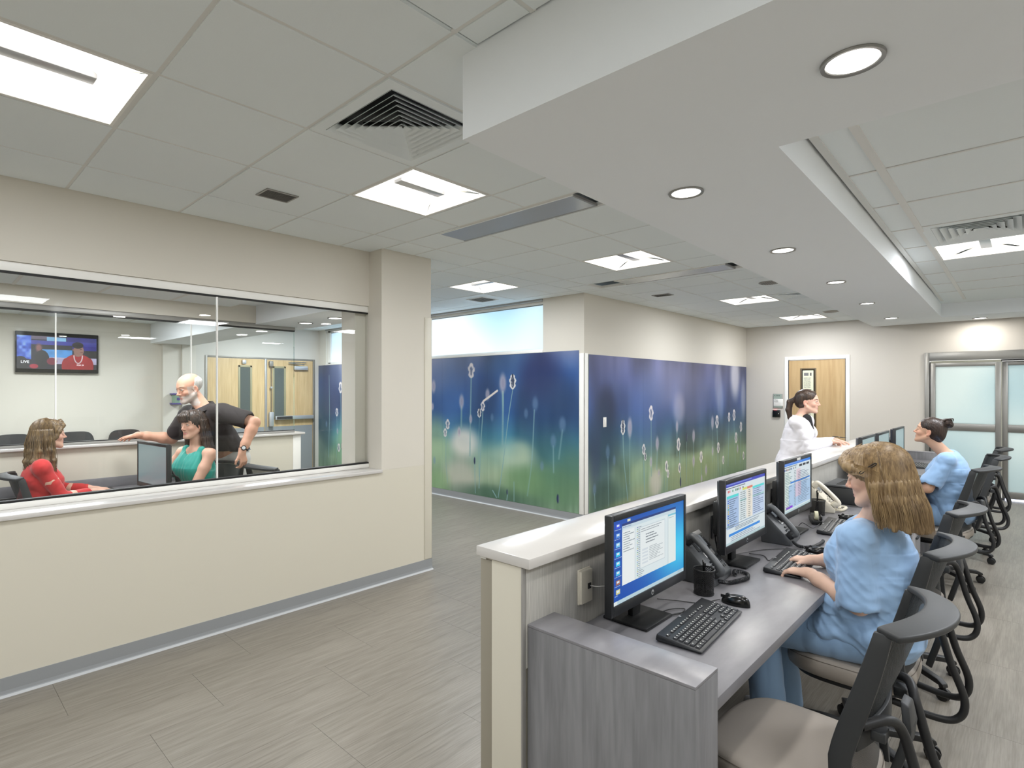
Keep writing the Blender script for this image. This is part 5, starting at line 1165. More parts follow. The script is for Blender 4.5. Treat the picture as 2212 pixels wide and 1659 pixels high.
# waiting room chairs with rounded black tops
def guest(loc, lab):
    t = thing('waiting_chair', lab, 'chair', loc, -PI/2, 'black waiting area chairs')
    def f(u, v):
        x = (u*2-1)*.235; z = .45+.60*v; w_ = 1-.16*v**5*abs(u*2-1)**3; return (x*w_, -.22-.09*v-.03*(1-(u*2-1)**2), z-.07*abs(u*2-1)**4*v)
    MB().grid(f, 14, 12, .02).obj('backrest', 'chair_black', t, smooth=True); MB().box((-.23, -.20, .41), (.23, .24, .46)).obj('seat', 'chair_black', t, .02, seg=3)
    for x in (-.21, .21):
        for y in (-.2, .2): MB().cyl((x, y, .004-.004), (x, y, .42), .012, n=10).obj('leg', 'alu', t)
    return t
g0 = guest((-8.95, .96, FZ), 'black waiting chair under the television, left of the woman in red')
dup(g0, (-8.95, 1.62, FZ), -PI/2, 'black waiting chair seen just past the face of the woman in red'); dup(g0, (-8.95, 2.22, FZ), -PI/2, 'black waiting chair behind the outstretched hand of the man')
# ================================================================== PEOPLE
import openvdb as vdb
NZ = np.random.RandomState(3)
_dirs = NZ.randn(24, 3); _dirs /= np.linalg.norm(_dirs, axis=1)[:, None]; _ph = NZ.rand(24)*6.28
def wob(x, y, z, f, k0=0, n=5):
    s = 0
    for k in range(k0, k0+n):
        d = _dirs[k % 24]; q = f*(1+.35*(k-k0)); s = s+np.sin((x*d[0]+y*d[1]+z*d[2])*q+_ph[k % 24])/(1+.3*(k-k0))
    return s/n*1.6
BG = .04
class Sdf:
    def __init__(s, lo, hi, vs):
        s.lo = np.array(lo, float); s.vs = vs; n = np.ceil((np.array(hi)-s.lo)/vs).astype(int)+1
        s.d = np.full(tuple(n), BG, np.float32); s.ax = [(s.lo[k]+np.arange(n[k])*vs).astype(np.float32) for k in range(3)]
    def reg(s, lo, hi, m):
        r = []
        for k in range(3):
            a = int(max(0, math.floor((lo[k]-m-s.lo[k])/s.vs))); b = int(min(s.d.shape[k], math.ceil((hi[k]+m-s.lo[k])/s.vs)+1))
            if b <= a: return None
            r.append(slice(a, b))
        return tuple(r)
    def op(s, fn, lo, hi, k, sub=False):
        r = s.reg(lo, hi, BG if not sub else .03)
        if r is None: return s
        x = s.ax[0][r[0]][:, None, None]; y = s.ax[1][r[1]][None, :, None]; z = s.ax[2][r[2]][None, None, :]
        b = np.clip(fn(x, y, z), -BG, BG).astype(np.float32); a = s.d[r]
        if not sub:
            h = np.clip(.5+.5*(a-b)/k, 0, 1); s.d[r] = a*(1-h)+b*h-k*h*(1-h)
        else:
            h = np.clip(.5-.5*(a+b)/k, 0, 1); s.d[r] = a*(1-h)-b*h+k*h*(1-h)
        return s
    def cone(s, a, b, ra, rb, k=.012, sub=False):
        a = np.array(a, float); b = np.array(b, float); ab = b-a; L2 = float(ab@ab)+1e-9; R = max(ra, rb)
        def fn(x, y, z):
            t = np.clip(((x-a[0])*ab[0]+(y-a[1])*ab[1]+(z-a[2])*ab[2])/L2, 0, 1)
            return np.sqrt((x-a[0]-ab[0]*t)**2+(y-a[1]-ab[1]*t)**2+(z-a[2]-ab[2]*t)**2)-(ra+(rb-ra)*t)
        return s.op(fn, np.minimum(a, b)-R, np.maximum(a, b)+R, k, sub)
    def path(s, P, R, k=.010, sub=False):
        for i in range(len(P)-1): s.cone(P[i], P[i+1], R[i], R[i+1], k, sub)
        return s
    def ell(s, c, r, M=None, k=.015, sub=False):
        c = np.array(c, float); r = np.array(r, float); R = float(r.max()); M = np.eye(3) if M is None else np.array(M)
        def fn(x, y, z):
            X, Y, Z = x-c[0], y-c[1], z-c[2]
            p = [M[0, i]*X+M[1, i]*Y+M[2, i]*Z for i in range(3)]
            k0 = np.sqrt(sum((p[i]/r[i])**2 for i in range(3)))+1e-6; k1 = np.sqrt(sum((p[i]/r[i]**2)**2 for i in range(3)))+1e-6
            return k0*(k0-1)/k1
        return s.op(fn, c-R, c+R, k, sub)
    def box(s, c, h, M=None, rd=.005, k=.01, sub=False):
        c = np.array(c, float); h = np.array(h, float); R = float(np.linalg.norm(h)); M = np.eye(3) if M is None else np.array(M)
        def fn(x, y, z):
            X, Y, Z = x-c[0], y-c[1], z-c[2]; q = [np.abs(M[0, i]*X+M[1, i]*Y+M[2, i]*Z)-h[i]+rd for i in range(3)]
            o = np.sqrt(sum(np.maximum(v, 0)**2 for v in q)); return o+np.minimum(np.maximum(np.maximum(q[0], q[1]), q[2]), 0)-rd
        return s.op(fn, c-R, c+R, k, sub)
    def half(s, p, n, k=.004):
        """keep the side the normal n points away from"""
        p = np.array(p, float); n = np.array(n, float)/np.linalg.norm(n); x = s.ax[0][:, None, None]; y = s.ax[1][None, :, None]; z = s.ax[2][None, None, :]
        s.d = np.maximum(s.d, np.clip((x-p[0])*n[0]+(y-p[1])*n[1]+(z-p[2])*n[2], -BG, BG).astype(np.float32)); return s
    def disp(s, fn):
        i = np.nonzero(np.abs(s.d) < BG*.95); x, y, z = s.ax[0][i[0]], s.ax[1][i[1]], s.ax[2][i[2]]
        s.d[i] = np.clip(s.d[i]+fn(x, y, z), -BG, BG); return s
    def mesh(s, name, m, colfn=None):
        g = vdb.FloatGrid(background=BG); g.copyFromArray(s.d); p, q = g.convertToQuads(0.0); p = p*s.vs+s.lo
        q = np.asarray(q, np.int32)[:, ::-1]; me = bpy.data.meshes.new(name); nv, nf = len(p), len(q)
        me.vertices.add(nv); me.vertices.foreach_set('co', p.astype(np.float32).ravel()); me.loops.add(nf*4); me.loops.foreach_set('vertex_index', q.ravel())
        me.polygons.add(nf); me.polygons.foreach_set('loop_start', np.arange(nf, dtype=np.int32)*4); me.polygons.foreach_set('use_smooth', np.ones(nf, bool)); me.update(); me.validate()
        a, b, c = p[q[:, 0]], p[q[:, 1]], p[q[:, 2]]
        if np.einsum('ij,ij->i', a, np.cross(b, c)).sum() < 0 and nf: me.flip_normals()
        if colfn:
            col = np.ones((nv, 4), np.float32); col[:, :3] = colfn(p); at = me.color_attributes.new('tint', 'FLOAT_COLOR', 'POINT'); at.data.foreach_set('color', col.ravel())
        me.materials.append(MATS[m]); return me
def mobj(me, parent):
    o = bpy.data.objects.new(me.name, me); C.objects.link(o); o.parent = parent; return o
def rotm(yaw=0, pitch=0, roll=0):
    return np.array(Matrix.Rotation(yaw, 3, 'Z') @ Matrix.Rotation(pitch, 3, 'X') @ Matrix.Rotation(roll, 3, 'Y'))
def ik(a, b, l1, l2, pole):
    a, b, pole = np.array(a, float), np.array(b, float), np.array(pole, float); d = b-a; L = np.linalg.norm(d); L_ = min(L, (l1+l2)*.999); u = d/L
    x = (l1*l1-l2*l2+L_*L_)/(2*L_); h = math.sqrt(max(0, l1*l1-x*x)); w_ = pole-u*(pole@u); w_ /= np.linalg.norm(w_); return a+u*x+w_*h
def lc(c): return np.array(lin(c)[:3], np.float32)
def skinmat(name, rough=.5): return mat(name, (220, 180, 155), rough, attr='tint', sub=.12, spec=.35)
mat('skin', (220, 180, 155), .5, attr='tint', spec=.35, bump=(400, .04))
def hairmat(name, a, b, stretch=(60, 60, 3)):
    laminate(name, a, b, [stretch, tuple(v*2.7 for v in stretch)], .38); m = MATS[name]; m.node_tree.nodes['Principled BSDF'].inputs['Specular IOR Level'].default_value = .5; return m
hairmat('hair_fair', (158, 134, 98), (100, 78, 52)); hairmat('hair_long', (128, 104, 70), (62, 46, 30)); hairmat('hair_dark', (58, 42, 34), (26, 19, 16)); hairmat('hair_brown', (76, 58, 46), (34, 25, 20)); hairmat('hair_white', (212, 208, 202), (172, 168, 162), (90, 90, 30))
mat('scrubs', (146, 180, 218), .75, noise=(5, .25, (136, 170, 210)), bump=(900, .10), sheen=.25); mat('scrubs_b', (138, 172, 210), .75, noise=(5, .25, (126, 160, 200)), bump=(900, .10), sheen=.25)
mat('coat', (232, 230, 236), .7, bump=(700, .08)); mat('red_knit', (196, 44, 44), .8, bump=(900, .15), sheen=.2); mat('teal', (34, 158, 144), .6, bump=(600, .08), sheen=.2); mat('polo', (52, 46, 46), .8); mat('khaki', (206, 206, 202), .75); mat('dark_pants', (44, 44, 50), .8)
mat('eye_white', (206, 200, 194), .25); mat('iris', (58, 52, 44), .2); mat('pupil', (10, 10, 10), .1); mat('lash', (30, 22, 18), .6); mat('teeth', (238, 234, 226), .3); mat('shoe', (60, 60, 64), .5); mat('shoe_white', (210, 210, 212), .5); mat('lining', (20, 20, 24), .8)  # eye white darkened in its base colour to imitate shading on the eyes

def head(S, c, R, hh=1., male=False, smile=0.):
    """adds a head to the field. c centre at eye level between the ears, R columns = right, forward, up"""
    R = np.array(R); c = np.array(c, float)
    def W(x, y, z): return c+R@np.array((x, y, z))*hh
    def E(x, y, z, rx, ry, rz, k=.012, sub=False, M=None): S.ell(W(x, y, z), np.array((rx, ry, rz))*hh, R if M is None else R@M, k*hh, sub)
    def K(a, b, ra, rb, k=.008, sub=False): S.cone(W(*a), W(*b), ra*hh, rb*hh, k*hh, sub)
    j = 1.10 if male else 1.
    E(0, -.014, .036, .074, .094, .079, .02); E(0, .020, .010, .062, .069, .082, .02); E(0, .026, -.045, .053*j, .056, .054, .02)
    E(0, .050, -.066, .036*j, .036, .034, .018); K((-.011*j, .073, -.098), (.011*j, .073, -.098), .0150*j, .0150*j, .016); E(0, .020, -.085, .040*j, .050, .024, .02)
    for s in (-1, 1):
        K((s*.058*j, -.004, -.050), (s*.022, .062, -.094), .015*j, .014*j, .02); E(s*.038, .056, -.026, .020, .022, .020, .018); K((s*.012, .0815, .026), (s*.046, .064, .026), .0070*j, .0062, .012)
        E(s*.031, .0900, .004, .0165, .0125, .0095, .009, True)
    K((0, .0800, .018), (0, .1000, -.024), .0068, .0080, .012); E(0, .1045, -.0290, .0088*j, .0088, .0080, .006)
    for s in (-1, 1): E(s*.0105, .0925, -.0335, .0070*j, .0090, .0060, .006); E(s*.0060, .0965, -.0385, .0028, .0042, .0026, .003, True)
    K((0, .080, -.044), (0, .0815, -.057), .0075, .006, .010)
    w_ = .0215+.005*smile; up = .006*smile
    for s in (-1, 1):
        K((0, .0855, -.0612), (s*w_, .0740-.004*smile, -.0645+up), .0045, .0022, .004); K((0, .0845, -.0708), (s*w_*.9, .0740-.004*smile, -.0665+up), .0054, .0022, .004)
    if smile > .4: K((-w_*.72, .082, -.0655+up*.5), (w_*.72, .082, -.0655+up*.5), .0040*smile, .0040*smile, .002, True); K((0, .088, -.0662), (0, .080, -.067), .0042*smile, .0042*smile, .002, True)
    else: K((-w_, .0835, -.0660), (0, .0905, -.0662), .0013, .0015, .002, True); K((w_, .0835, -.0660), (0, .0905, -.0662), .0013, .0015, .002, True)
    for s in (-1, 1):     # ears
        M = np.array(Matrix.Rotation(s*.35, 3, 'Z')); E(s*.0755, -.010, -.010, .0065, .0185, .0300, .006, M=M); E(s*.0800, -.004, -.008, .0050, .0100, .0180, .004, True, M=M); E(s*.076, -.004, -.034, .0055, .009, .009, .006)
        for e in (1, -1): K((s*.016, .0805, .002), (s*.031, .0845, .003+e*(.0082 if e > 0 else .0078)), .0024, .0036, .004); K((s*.031, .0845, .003+e*(.0082 if e > 0 else .0078)), (s*.046, .0740, .003), .0036, .0024, .004)
    return W
def face_parts(W, R, par, hh=1., look=(0, 1, 0), brow=(70, 50, 38), smile=0., gaze=0):
    R = np.array(R)
    for s in (-1, 1):
        e = W(s*.031, .0725, .003); d = R@np.array(look, float); d /= np.linalg.norm(d)
        o = MB().grid(lambda u, v: Vector(tuple(e+.0120*hh*np.array((math.cos(u*2*PI)*math.sin(v*PI), math.sin(u*2*PI)*math.sin(v*PI), math.cos(v*PI))))), 20, 12).obj('eye', 'eye_white', par, smooth=True)
        q = Vector(d); P0 = Vector(tuple(e)); t1 = q.orthogonal().normalized(); t2 = q.cross(t1)
        for rr, h, m in ((.0060, .0104, 'iris'), (.0027, .0119, 'pupil')):
            mm = MB(); ring = [P0+(q*h+(t1*math.cos(a)+t2*math.sin(a))*rr)*hh for a in [2*PI*k/20 for k in range(20)]]; mm.add(ring+[P0+q*(.0123)*hh], [(k, (k+1) % 20, 20) for k in range(20)]); mm.obj(m, m, o, smooth=True)
        P = [Vector(tuple(W(s*(.0155+.031*t), .0825-.009*t*t+.0052*math.sin(PI*t), .0025+.0068*math.sin(PI*t)))) for t in [k/10 for k in range(11)]]
        MB().tube(P, [.0006+.0011*hh*math.sin(PI*k/10) for k in range(11)], 6).obj('eyelashes', 'lash', par, smooth=True)
        P = [Vector(tuple(W(s*(.013+.040*t), .0885-.019*t*t, .0235+.0055*math.sin(PI*t*.8)))) for t in [k/10 for k in range(11)]]
        b = MB().tube(P, [(.0010+.0022*math.sin(PI*min(1, t*1.0+.1)))*hh for t in [k/10 for k in range(11)]], 6, flat=.6).obj('eyebrow', 'brow_'+par.name, par, smooth=True) if ('brow_'+par.name) in MATS else None
    if smile > .4:
        P = [Vector(tuple(W(x, .0810-9*x*x, -.0640+abs(x)*.10*smile))) for x in [-.016+.032*k/8 for k in range(9)]]; MB().tube(P, [.0015]+[.0042*hh]*7+[.0015], 8, flat=.55).obj('teeth', 'teeth', par, smooth=True)
def headtint(W0, R, c, base, lip, hh=1., beard=None, stubble=0, brow=None):
    """returns a function painting skin: lips, cheeks, optional beard"""
    R = np.array(R); c = np.array(c); b = lc(base); lp = lc(lip)
    def f(p):
        q = ((p-c)@R)/hh; col = np.repeat(b[None], len(p), 0)*(1+.05*wob(p[:, 0], p[:, 1], p[:, 2], 60)[:, None])
        ch = np.exp(-(((np.abs(q[:, 0])-.040)/.022)**2+((q[:, 2]+.030)/.022)**2))*(q[:, 1] > .02)*(np.abs(q[:, 2]) < .12); col = col*(1-ch[:, None]*.35)+lc((222, 140, 120))*ch[:, None]*.35
        ns = np.exp(-((q[:, 0]/.016)**2+((q[:, 2]+.030)/.014)**2))*(q[:, 1] > .088); col = col*(1-ns[:, None]*.3)+lc((214, 130, 112))*ns[:, None]*.3
        l = np.clip(1.5-np.sqrt((q[:, 0]/.026)**2+((q[:, 2]+.0662)/.0088)**2)*1.25, 0, 1)*(q[:, 1] > .066); col = col*(1-l[:, None])+lp*l[:, None]
        er = (np.abs(q[:, 0]) > .072)*(np.abs(q[:, 2]) < .05)*(np.abs(q[:, 1]) < .04); col = col*(1-.35*er[:, None])+lc((214, 130, 110))*.35*er[:, None]
        if beard is not None:
            z = q[:, 2]; m = np.clip(((-.036+.25*(.09-q[:, 1]))-z-.010+.004*wob(p[:, 0], p[:, 1], p[:, 2], 300))/.010, 0, 1)*(q[:, 1] > -.01)*np.clip((z+.15)/.02, 0, 1)*(q[:, 2] < .0)*(np.abs(q[:, 0]) < .09)
            m = np.maximum(m, ((np.abs(q[:, 0]) > .055)*(q[:, 1] < .05)*(q[:, 1] > .0)*(z < .02)*(z > -.12)).astype(float)*.7)*(1-l); m = m*(.6+.4*np.clip(wob(p[:, 0], p[:, 1], p[:, 2], 420, 6)+.5, 0, 1))
            col = col*(1-m[:, None])+lc(beard)*m[:, None]
        return np.clip(col, 0, 1)
    return f
def hand(S, w_, f, up, side, curl=.5, spread=.10, sc=1., flat=0.):
    """wrist position, finger direction, back-of-hand direction, side=+1 left hand / -1 right hand (palm down)"""
    w_ = np.array(w_, float); f = np.array(f, float); f /= np.linalg.norm(f); up = np.array(up, float); up -= f*(up@f); up /= np.linalg.norm(up); x = np.cross(f, up)*side
    def P(a, b, c): return w_+(x*a+f*b+up*c)*sc
    S.cone(P(0, -.02, 0), P(0, .012, 0), .0225*sc, .023*sc, .012)
    for a in (-.026, -.009, .008, .025): S.cone(P(a*.55, .015, 0), P(a, .082-.004*abs(a/.03)**2*2, .0), .0150*sc, .0112*sc, .012)
    S.cone(P(.020, .018, -.006), P(.036, .048, -.012), .016*sc, .0115*sc, .012)
    for a, L, r, q in ((-.0285, .060, .0072, -1.2), (-.0100, .076, .0080, -.35), (.0085, .081, .0083, .35), (.0265, .073, .0081, 1.1)):
        p = P(a, .080-(.006 if q < -1 else 0), .001); th = .10*curl; di = f*math.cos(spread*q)+x*math.sin(spread*q); pts = [p]; rr = [.0100*sc*.98]
        for seg_, cu in ((.46, .35), (.30, .75), (.24, .55)):
            th += cu*curl*1.25; p = p+(di*math.cos(th)-up*math.sin(th))*L*seg_*sc; pts.append(p); rr.append(r*sc*(1, .92, .86, .78)[len(pts)-1])
        S.path(pts, rr, .0035)
    t = P(.034, .042, -.010); d1 = f*.72+x*.62-up*.25; d1 /= np.linalg.norm(d1); d2 = f*.92+x*(.25-.2*curl)-up*(.15+.3*curl); d2 /= np.linalg.norm(d2)
    S.path([t, t+d1*.032*sc, t+d1*.032*sc+d2*.027*sc], [.0115*sc, .0098*sc, .0080*sc], .006)
def arm(S, sh, el, wr, a=.046, b=.037, c=.041, d=.0225, k=.02):
    sh, el, wr = map(np.array, (sh, el, wr)); m1 = sh+(el-sh)*.45; m2 = el+(wr-el)*.28
    S.path([sh, m1, el], [a, (a+b)/2+.003, b], k); S.path([el, m2, el+(wr-el)*.75, wr], [b, c, (c+d*1.4)/2.4, d], k)
class Body:
    """local frame: x = the person's right, y = forward, z = up; root Empty at the floor"""
    def __init__(s, label, loc, rz, name='person'):
        s.t = thing(name, label, 'person', loc, rz); s.loc = np.array(loc, float); s.rz = rz; c, n = math.cos(rz), math.sin(rz); s.M = np.array(((c, -n, 0), (n, c, 0), (0, 0, 1)))
    def w(s, x, y, z): return s.M.T@(np.array((x, y, z), float)-s.loc)      # world point -> local
    def wd(s, x, y, z): return s.M.T@np.array((x, y, z), float)
def strands(par, name, m, paths, r, n=4):
    b = MB()
    for P in paths:
        P = spline([tuple(q) for q in P], 2); k = len(P)-1; b.tube([Vector(tuple(q)) for q in P], [r*(.55+.45*math.sin(PI*min(1, (i+.6)/k)))*(1 if i < k else .3) for i in range(k+1)], n, cap=False)
    o = b.obj(name, m, par, smooth=True); o['kind'] = 'stuff'; return o
def headframe(yaw, pitch, roll=0): return rotm(yaw, pitch, roll)
def hair_cap(S, W, R, hh=1., th=.010, tied=False):
    """shell over the skull, open at the face; tied = combed back above the ears"""
    S.ell(W(0, -.016, .040), np.array((.074+th, .094+th, .079+th))*hh, R, .01); S.ell(W(0, -.045, -.005), np.array((.068+th, .062+th, .070))*hh, R, .02)
    if tied:
        S.ell(W(0, .118, -.030), np.array((.074, .092, .118))*hh, R, .010, True)
        for s in (-1, 1): S.ell(W(s*.086, .032, -.046), np.array((.034, .056, .076))*hh, R, .008, True)
    else: S.ell(W(0, .105, -.030), np.array((.066, .074, .104))*hh, R, .012, True)
def groove(W, R, c, hh, amp, f):
    R = np.array(R); c = np.array(c)
    def fn(x, y, z):
        q = np.stack((x-c[0], y-c[1], z-c[2]), 1)@R/hh; a = np.arctan2(q[:, 0], q[:, 1]+.02); return amp*np.sin(a*f+1.2*np.sin(q[:, 2]*16+a*2))+amp*.5*np.sin(a*f*2.3+q[:, 2]*9)
    return fn

# ---------------------------------------------------------------- nurse typing in the foreground
def torso(S, pel, che, nb, sh, R, w_=1., k=.03, infl=0., bust=.0):
    """pelvis, chest, neck base, (right shoulder, left shoulder)"""
    pel, che, nb = map(np.array, (pel, che, nb)); mid = pel*.45+che*.55+R@np.array((0, .0, -.02))
    S.ell(pel, np.array((.170*w_, .125*w_, .115))+infl, R, k); S.ell(mid, np.array((.132*w_, .098*w_, .13))+infl, R, k); S.ell(che, np.array((.150*w_, .108*w_, .150))+infl, R, k)
    if bust:
        for s in (-1, 1): S.ell(che+R@np.array((s*.068, .075, .0)), np.array((.064, .052, .062))*bust+infl*.6, R, .035)
    for q in sh: S.cone(nb+R@np.array((0, -.01, -.035)), q, .050+infl*.7, .048+infl*.8, k)
SEAT = .48
def nurse_a():
    B = Body('woman with long fair hair and black hairclip in blue scrubs, typing in the foreground', (-.475, 2.89, 0), PI/2); t = B.t
    MATS['brow_'+t.name] = mat('brow_fair', (120, 92, 62), .7)
    I = np.eye(3); pel = np.array((0, -.02, SEAT+.105)); che = np.array((0, .02, .90)); nb = np.array((0, .03, 1.055)); hc = B.w(-.452, 2.80, 1.258); hh = 1.04
    R = rotm(-.10, -.20, .02)
    shR, shL = np.array((.175, .02, 1.015)), np.array((-.175, .03, 1.010))
    wR, wL = B.w(-.755, 3.10, .785), B.w(-.715, 2.86, .787); elR = ik(shR, wR, .29, .25, (1, -.1, -1.0)); elL = ik(shL, wL, .27, .27, (-.6, -.9, -1))
    S = Sdf((-.30, -.24, .03), (.30, .60, 1.42), .0032)
    torso(S, pel, che, nb, (shR, shL), I); S.cone(nb+np.array((0, -.01, -.03)), hc+R@np.array((0, -.022, -.075)), .050, .047, .02)
    W = head(S, hc, R, hh); arm(S, shR, elR, wR); arm(S, shL, elL, wL)
    fR = B.wd(-1, -.10, -.10); fL = B.wd(-1, .18, -.10); hand(S, wR, fR, (0, .1, 1), -1, .75, .10, .94); hand(S, wL, fL, (0, .1, 1), 1, .72, .10, .94)
    for s in (-1, 1):
        kn = np.array((s*.10, .42, SEAT+.055)); an = np.array((s*.12, .36, .09)); S.path([pel+np.array((s*.08, .02, -.02)), kn, an], [.080, .056, .036], .02); S.cone(an, an+np.array((0, .10, -.05)), .035, .028)
    mobj(S.mesh('body', 'skin', headtint(W, R, hc, (224, 186, 164), (196, 116, 112), hh)), t); face_parts(W, R, t, hh, (0, 1, -.35))
    # scrub top
    T = Sdf((-.40, -.32, .40), (.40, .36, 1.16), .0045)
    for sh, el in ((shR, elR), (shL, elL)):
        en = sh+(el-sh)*.95; T.path([sh+(nb-sh)*.3, sh, en], [.048, .058, .076], .03)
    for sh, el in ((shR, elR), (shL, elL)):
        d = (el-sh)/np.linalg.norm(el-sh); en = sh+(el-sh)*.95; T.half(en+d*.055, d) if 0 else None; T.cone(en+d*.015, en+d*.12, .066, .092, .006, True)
    torso(T, pel+np.array((0, .0, .02)), che, nb+np.array((0, 0, -.012)), (), I, 1.05, .05, .024, 1.); T.ell((0, .085, .66), (.165, .13, .13), None, .05); T.ell((0, .13, SEAT+.115), (.185, .165, .060), None, .04)
    for q in (shR, shL): T.cone(nb+np.array((0, -.015, -.05)), q+np.array((0, 0, -.004)), .062, .050, .03)
    T.ell((0, -.06, .80), (.16, .10, .25), None, .05)
    T.cone(nb+np.array((0, .01, .02)), nb+np.array((0, .03, .12)), .060, .075, .01, True); T.path([nb+np.array((0, .075, .015)), nb+np.array((0, .115, -.07))], [.050, .016], .008, True)
    T.d[:, :, :int((.495-T.lo[2])/T.vs)] = BG
    def folds(x, y, z):
        return .0035*wob(x, y*1.2, z*.8, 20)-.0045*np.abs(wob(x+y*.6, y, z*1.4, 34, 7))+.0030*np.abs(wob(x, y-z*.9, z, 55, 12))
    T.disp(folds); mobj(T.mesh('scrub_top', 'scrubs'), t)
    # sleeve and hem seams
    def seam(sh, el, nm):
        d = Vector((el-sh)/np.linalg.norm(el-sh)); c = Vector(sh+(el-sh)*.86)+d*.055; u = d.orthogonal().normalized(); v = d.cross(u); return MB().tube([c+(u*math.cos(a)+v*math.sin(a))*.078 for a in [2*PI*k/40 for k in range(40)]], .0012, 5, closed=True)
    # trousers
    U = Sdf((-.30, -.24, .06), (.30, .60, .72), .0052)
    for s in (-1, 1):
        kn = np.array((s*.105, .42, SEAT+.052)); an = np.array((s*.12, .37, .10)); U.path([pel+np.array((s*.075, .0, -.012)), kn], [.100, .082], .03); U.path([kn, an], [.078, .070], .02)
    U.ell(pel, (.178, .135, .110), None, .04); U.half((0, 0, SEAT-.03+0), (0, 0, -1)) if 0 else None
    U.disp(lambda x, y, z: -.005*np.abs(wob(x, y*1.3, z*.7, 30, 3))); mobj(U.mesh('trousers', 'scrubs'), t)
    for s in (-1, 1): MB().tube(spline([(s*.12, .33, .045), (s*.12, .40, .045), (s*.12, .50, .035), (s*.12, .56, .03)], 4), [.034]*4+[.036]*4+[.034]*4+[.028], 14, flat=.8).obj('shoe', 'shoe_white', t, smooth=True)
    # hair
    Hs = Sdf(hc-.27, hc+.22, .0040); hair_cap(Hs, W, R, hh, .013)
    Rh = R
    def hp(az, rr, z): return W(math.sin(az)*rr, -.016+math.cos(az)*rr*1.18, z)
    for k in range(26):
        az = math.radians(82+196*k/25); r0 = .079; L_ = -.175-.035*math.sin(PI*k/25)+.012*math.sin(k*2.2); out = .006+.008*math.sin(PI*k/25)
        P = [hp(az, r0, .03), hp(az, r0+.006, -.03), hp(az, r0+out*.6, -.09), hp(az, r0+out, L_)]
        Hs.path(P, [.012, .013, .014, .009], .016)
    Hs.ell(W(0, .045, .078), np.array((.060, .056, .042))*hh, R, .02)
    for s in (-1, 1): Hs.path([W(s*.006, .078, .090), W(s*.040, .084, .070), W(s*.068, .066, .050), W(s*.082, .024, .028)], [.015, .018, .020, .017], .02)
    Hs.ell(W(0, -.03, -.135), np.array((.045, .06, .075)), R, .02, True) if 0 else None
    Hs.disp(groove(W, R, hc, hh, .0016, 46)); mobj(Hs.mesh('hair', 'hair_fair'), t)
    rs = np.random.RandomState(5); P = []
    for k in range(520):
        az = math.radians(rs.uniform(78, 282)); pol = rs.uniform(0, .9); r0 = .089; L_ = -.17-.035*math.sin(PI*(az-1.4)/3.4)+rs.uniform(-.03, .012); out = .017+rs.uniform(-.005, .008)
        jit = rs.uniform(-.05, .05, 4); part = (.015, .02)
        top = W(part[0]*(1-pol), -.016+.06*math.cos(az)*.3, .135-.006*pol); pts = []
        for q in (0, .25, .5, .75, 1.): a = q*PI/2; pts.append(W(.015*(1-q)+math.sin(az)*.0955*math.sin(a), -.016+math.cos(az)*.1145*math.sin(a), .035+.1005*math.cos(a)))
        pts += [hp(az+jit[0], r0+.012, -.03), hp(az+jit[1], r0+out*.7, -.09), hp(az+jit[1]+jit[2]*.5, r0+out, -.135), hp(az+jit[1]+jit[3], r0+out-.004+.015*jit[0], L_)]
        P.append(pts)
    for k in range(240):     # fringe swept back to the clip
        s = -1 if k < 120 else 1; u = rs.rand(); v = rs.rand(); a = W(-.005+.02*s*u, .02+.060*u, .042+.095*math.sqrt(max(0, 1-((.034+.060*u)/.118)**2))); b = W(s*(.030+.018*v), .099-.010*v+.003*u, .084-.030*u*v-.006*v); c_ = W(s*.072, .074-.004*v, .062-.036*u); d = W(s*.0955, .030-.02*v, .040-.028*u+.012*v); e = W(s*.0985, -.012-.03*v, .022-.03*u)
        P.append(spline([a, b, c_, d, e], 3))
    strands(t, 'hair_strands', 'hair_fair', P, .0013)
    cl = MB(); a, b = Vector(tuple(W(-.098, .020, .022))), Vector(tuple(W(-.094, -.035, .052))); d = (b-a).normalized(); n = Vector(tuple(R@np.array((-1, 0, .15)))).normalized(); v = d.cross(n)*.004
    cl.tube([a+v, b+v*.9], .0018, 6).tube([a-v, b-v*.9], .0018, 6).tube([a+v, a-d*.004, a-v], .0018, 6).tube([b+v*.9, b+d*.004, b-v*.9], .0018, 6); cl.obj('hair_clip', 'black', t, smooth=True)
    u = (wR-elR)/np.linalg.norm(wR-elR); c_ = Vector(wR-u*.035); q = Vector(u).orthogonal().normalized(); r_ = Vector(u).cross(q); MB().tube([c_+(q*math.cos(a)+r_*math.sin(a))*.0265 for a in [2*PI*k/30 for k in range(30)]], .0022, 8, closed=True).obj('hair_tie', 'black', t, smooth=True)
    return B
A_ = nurse_a()
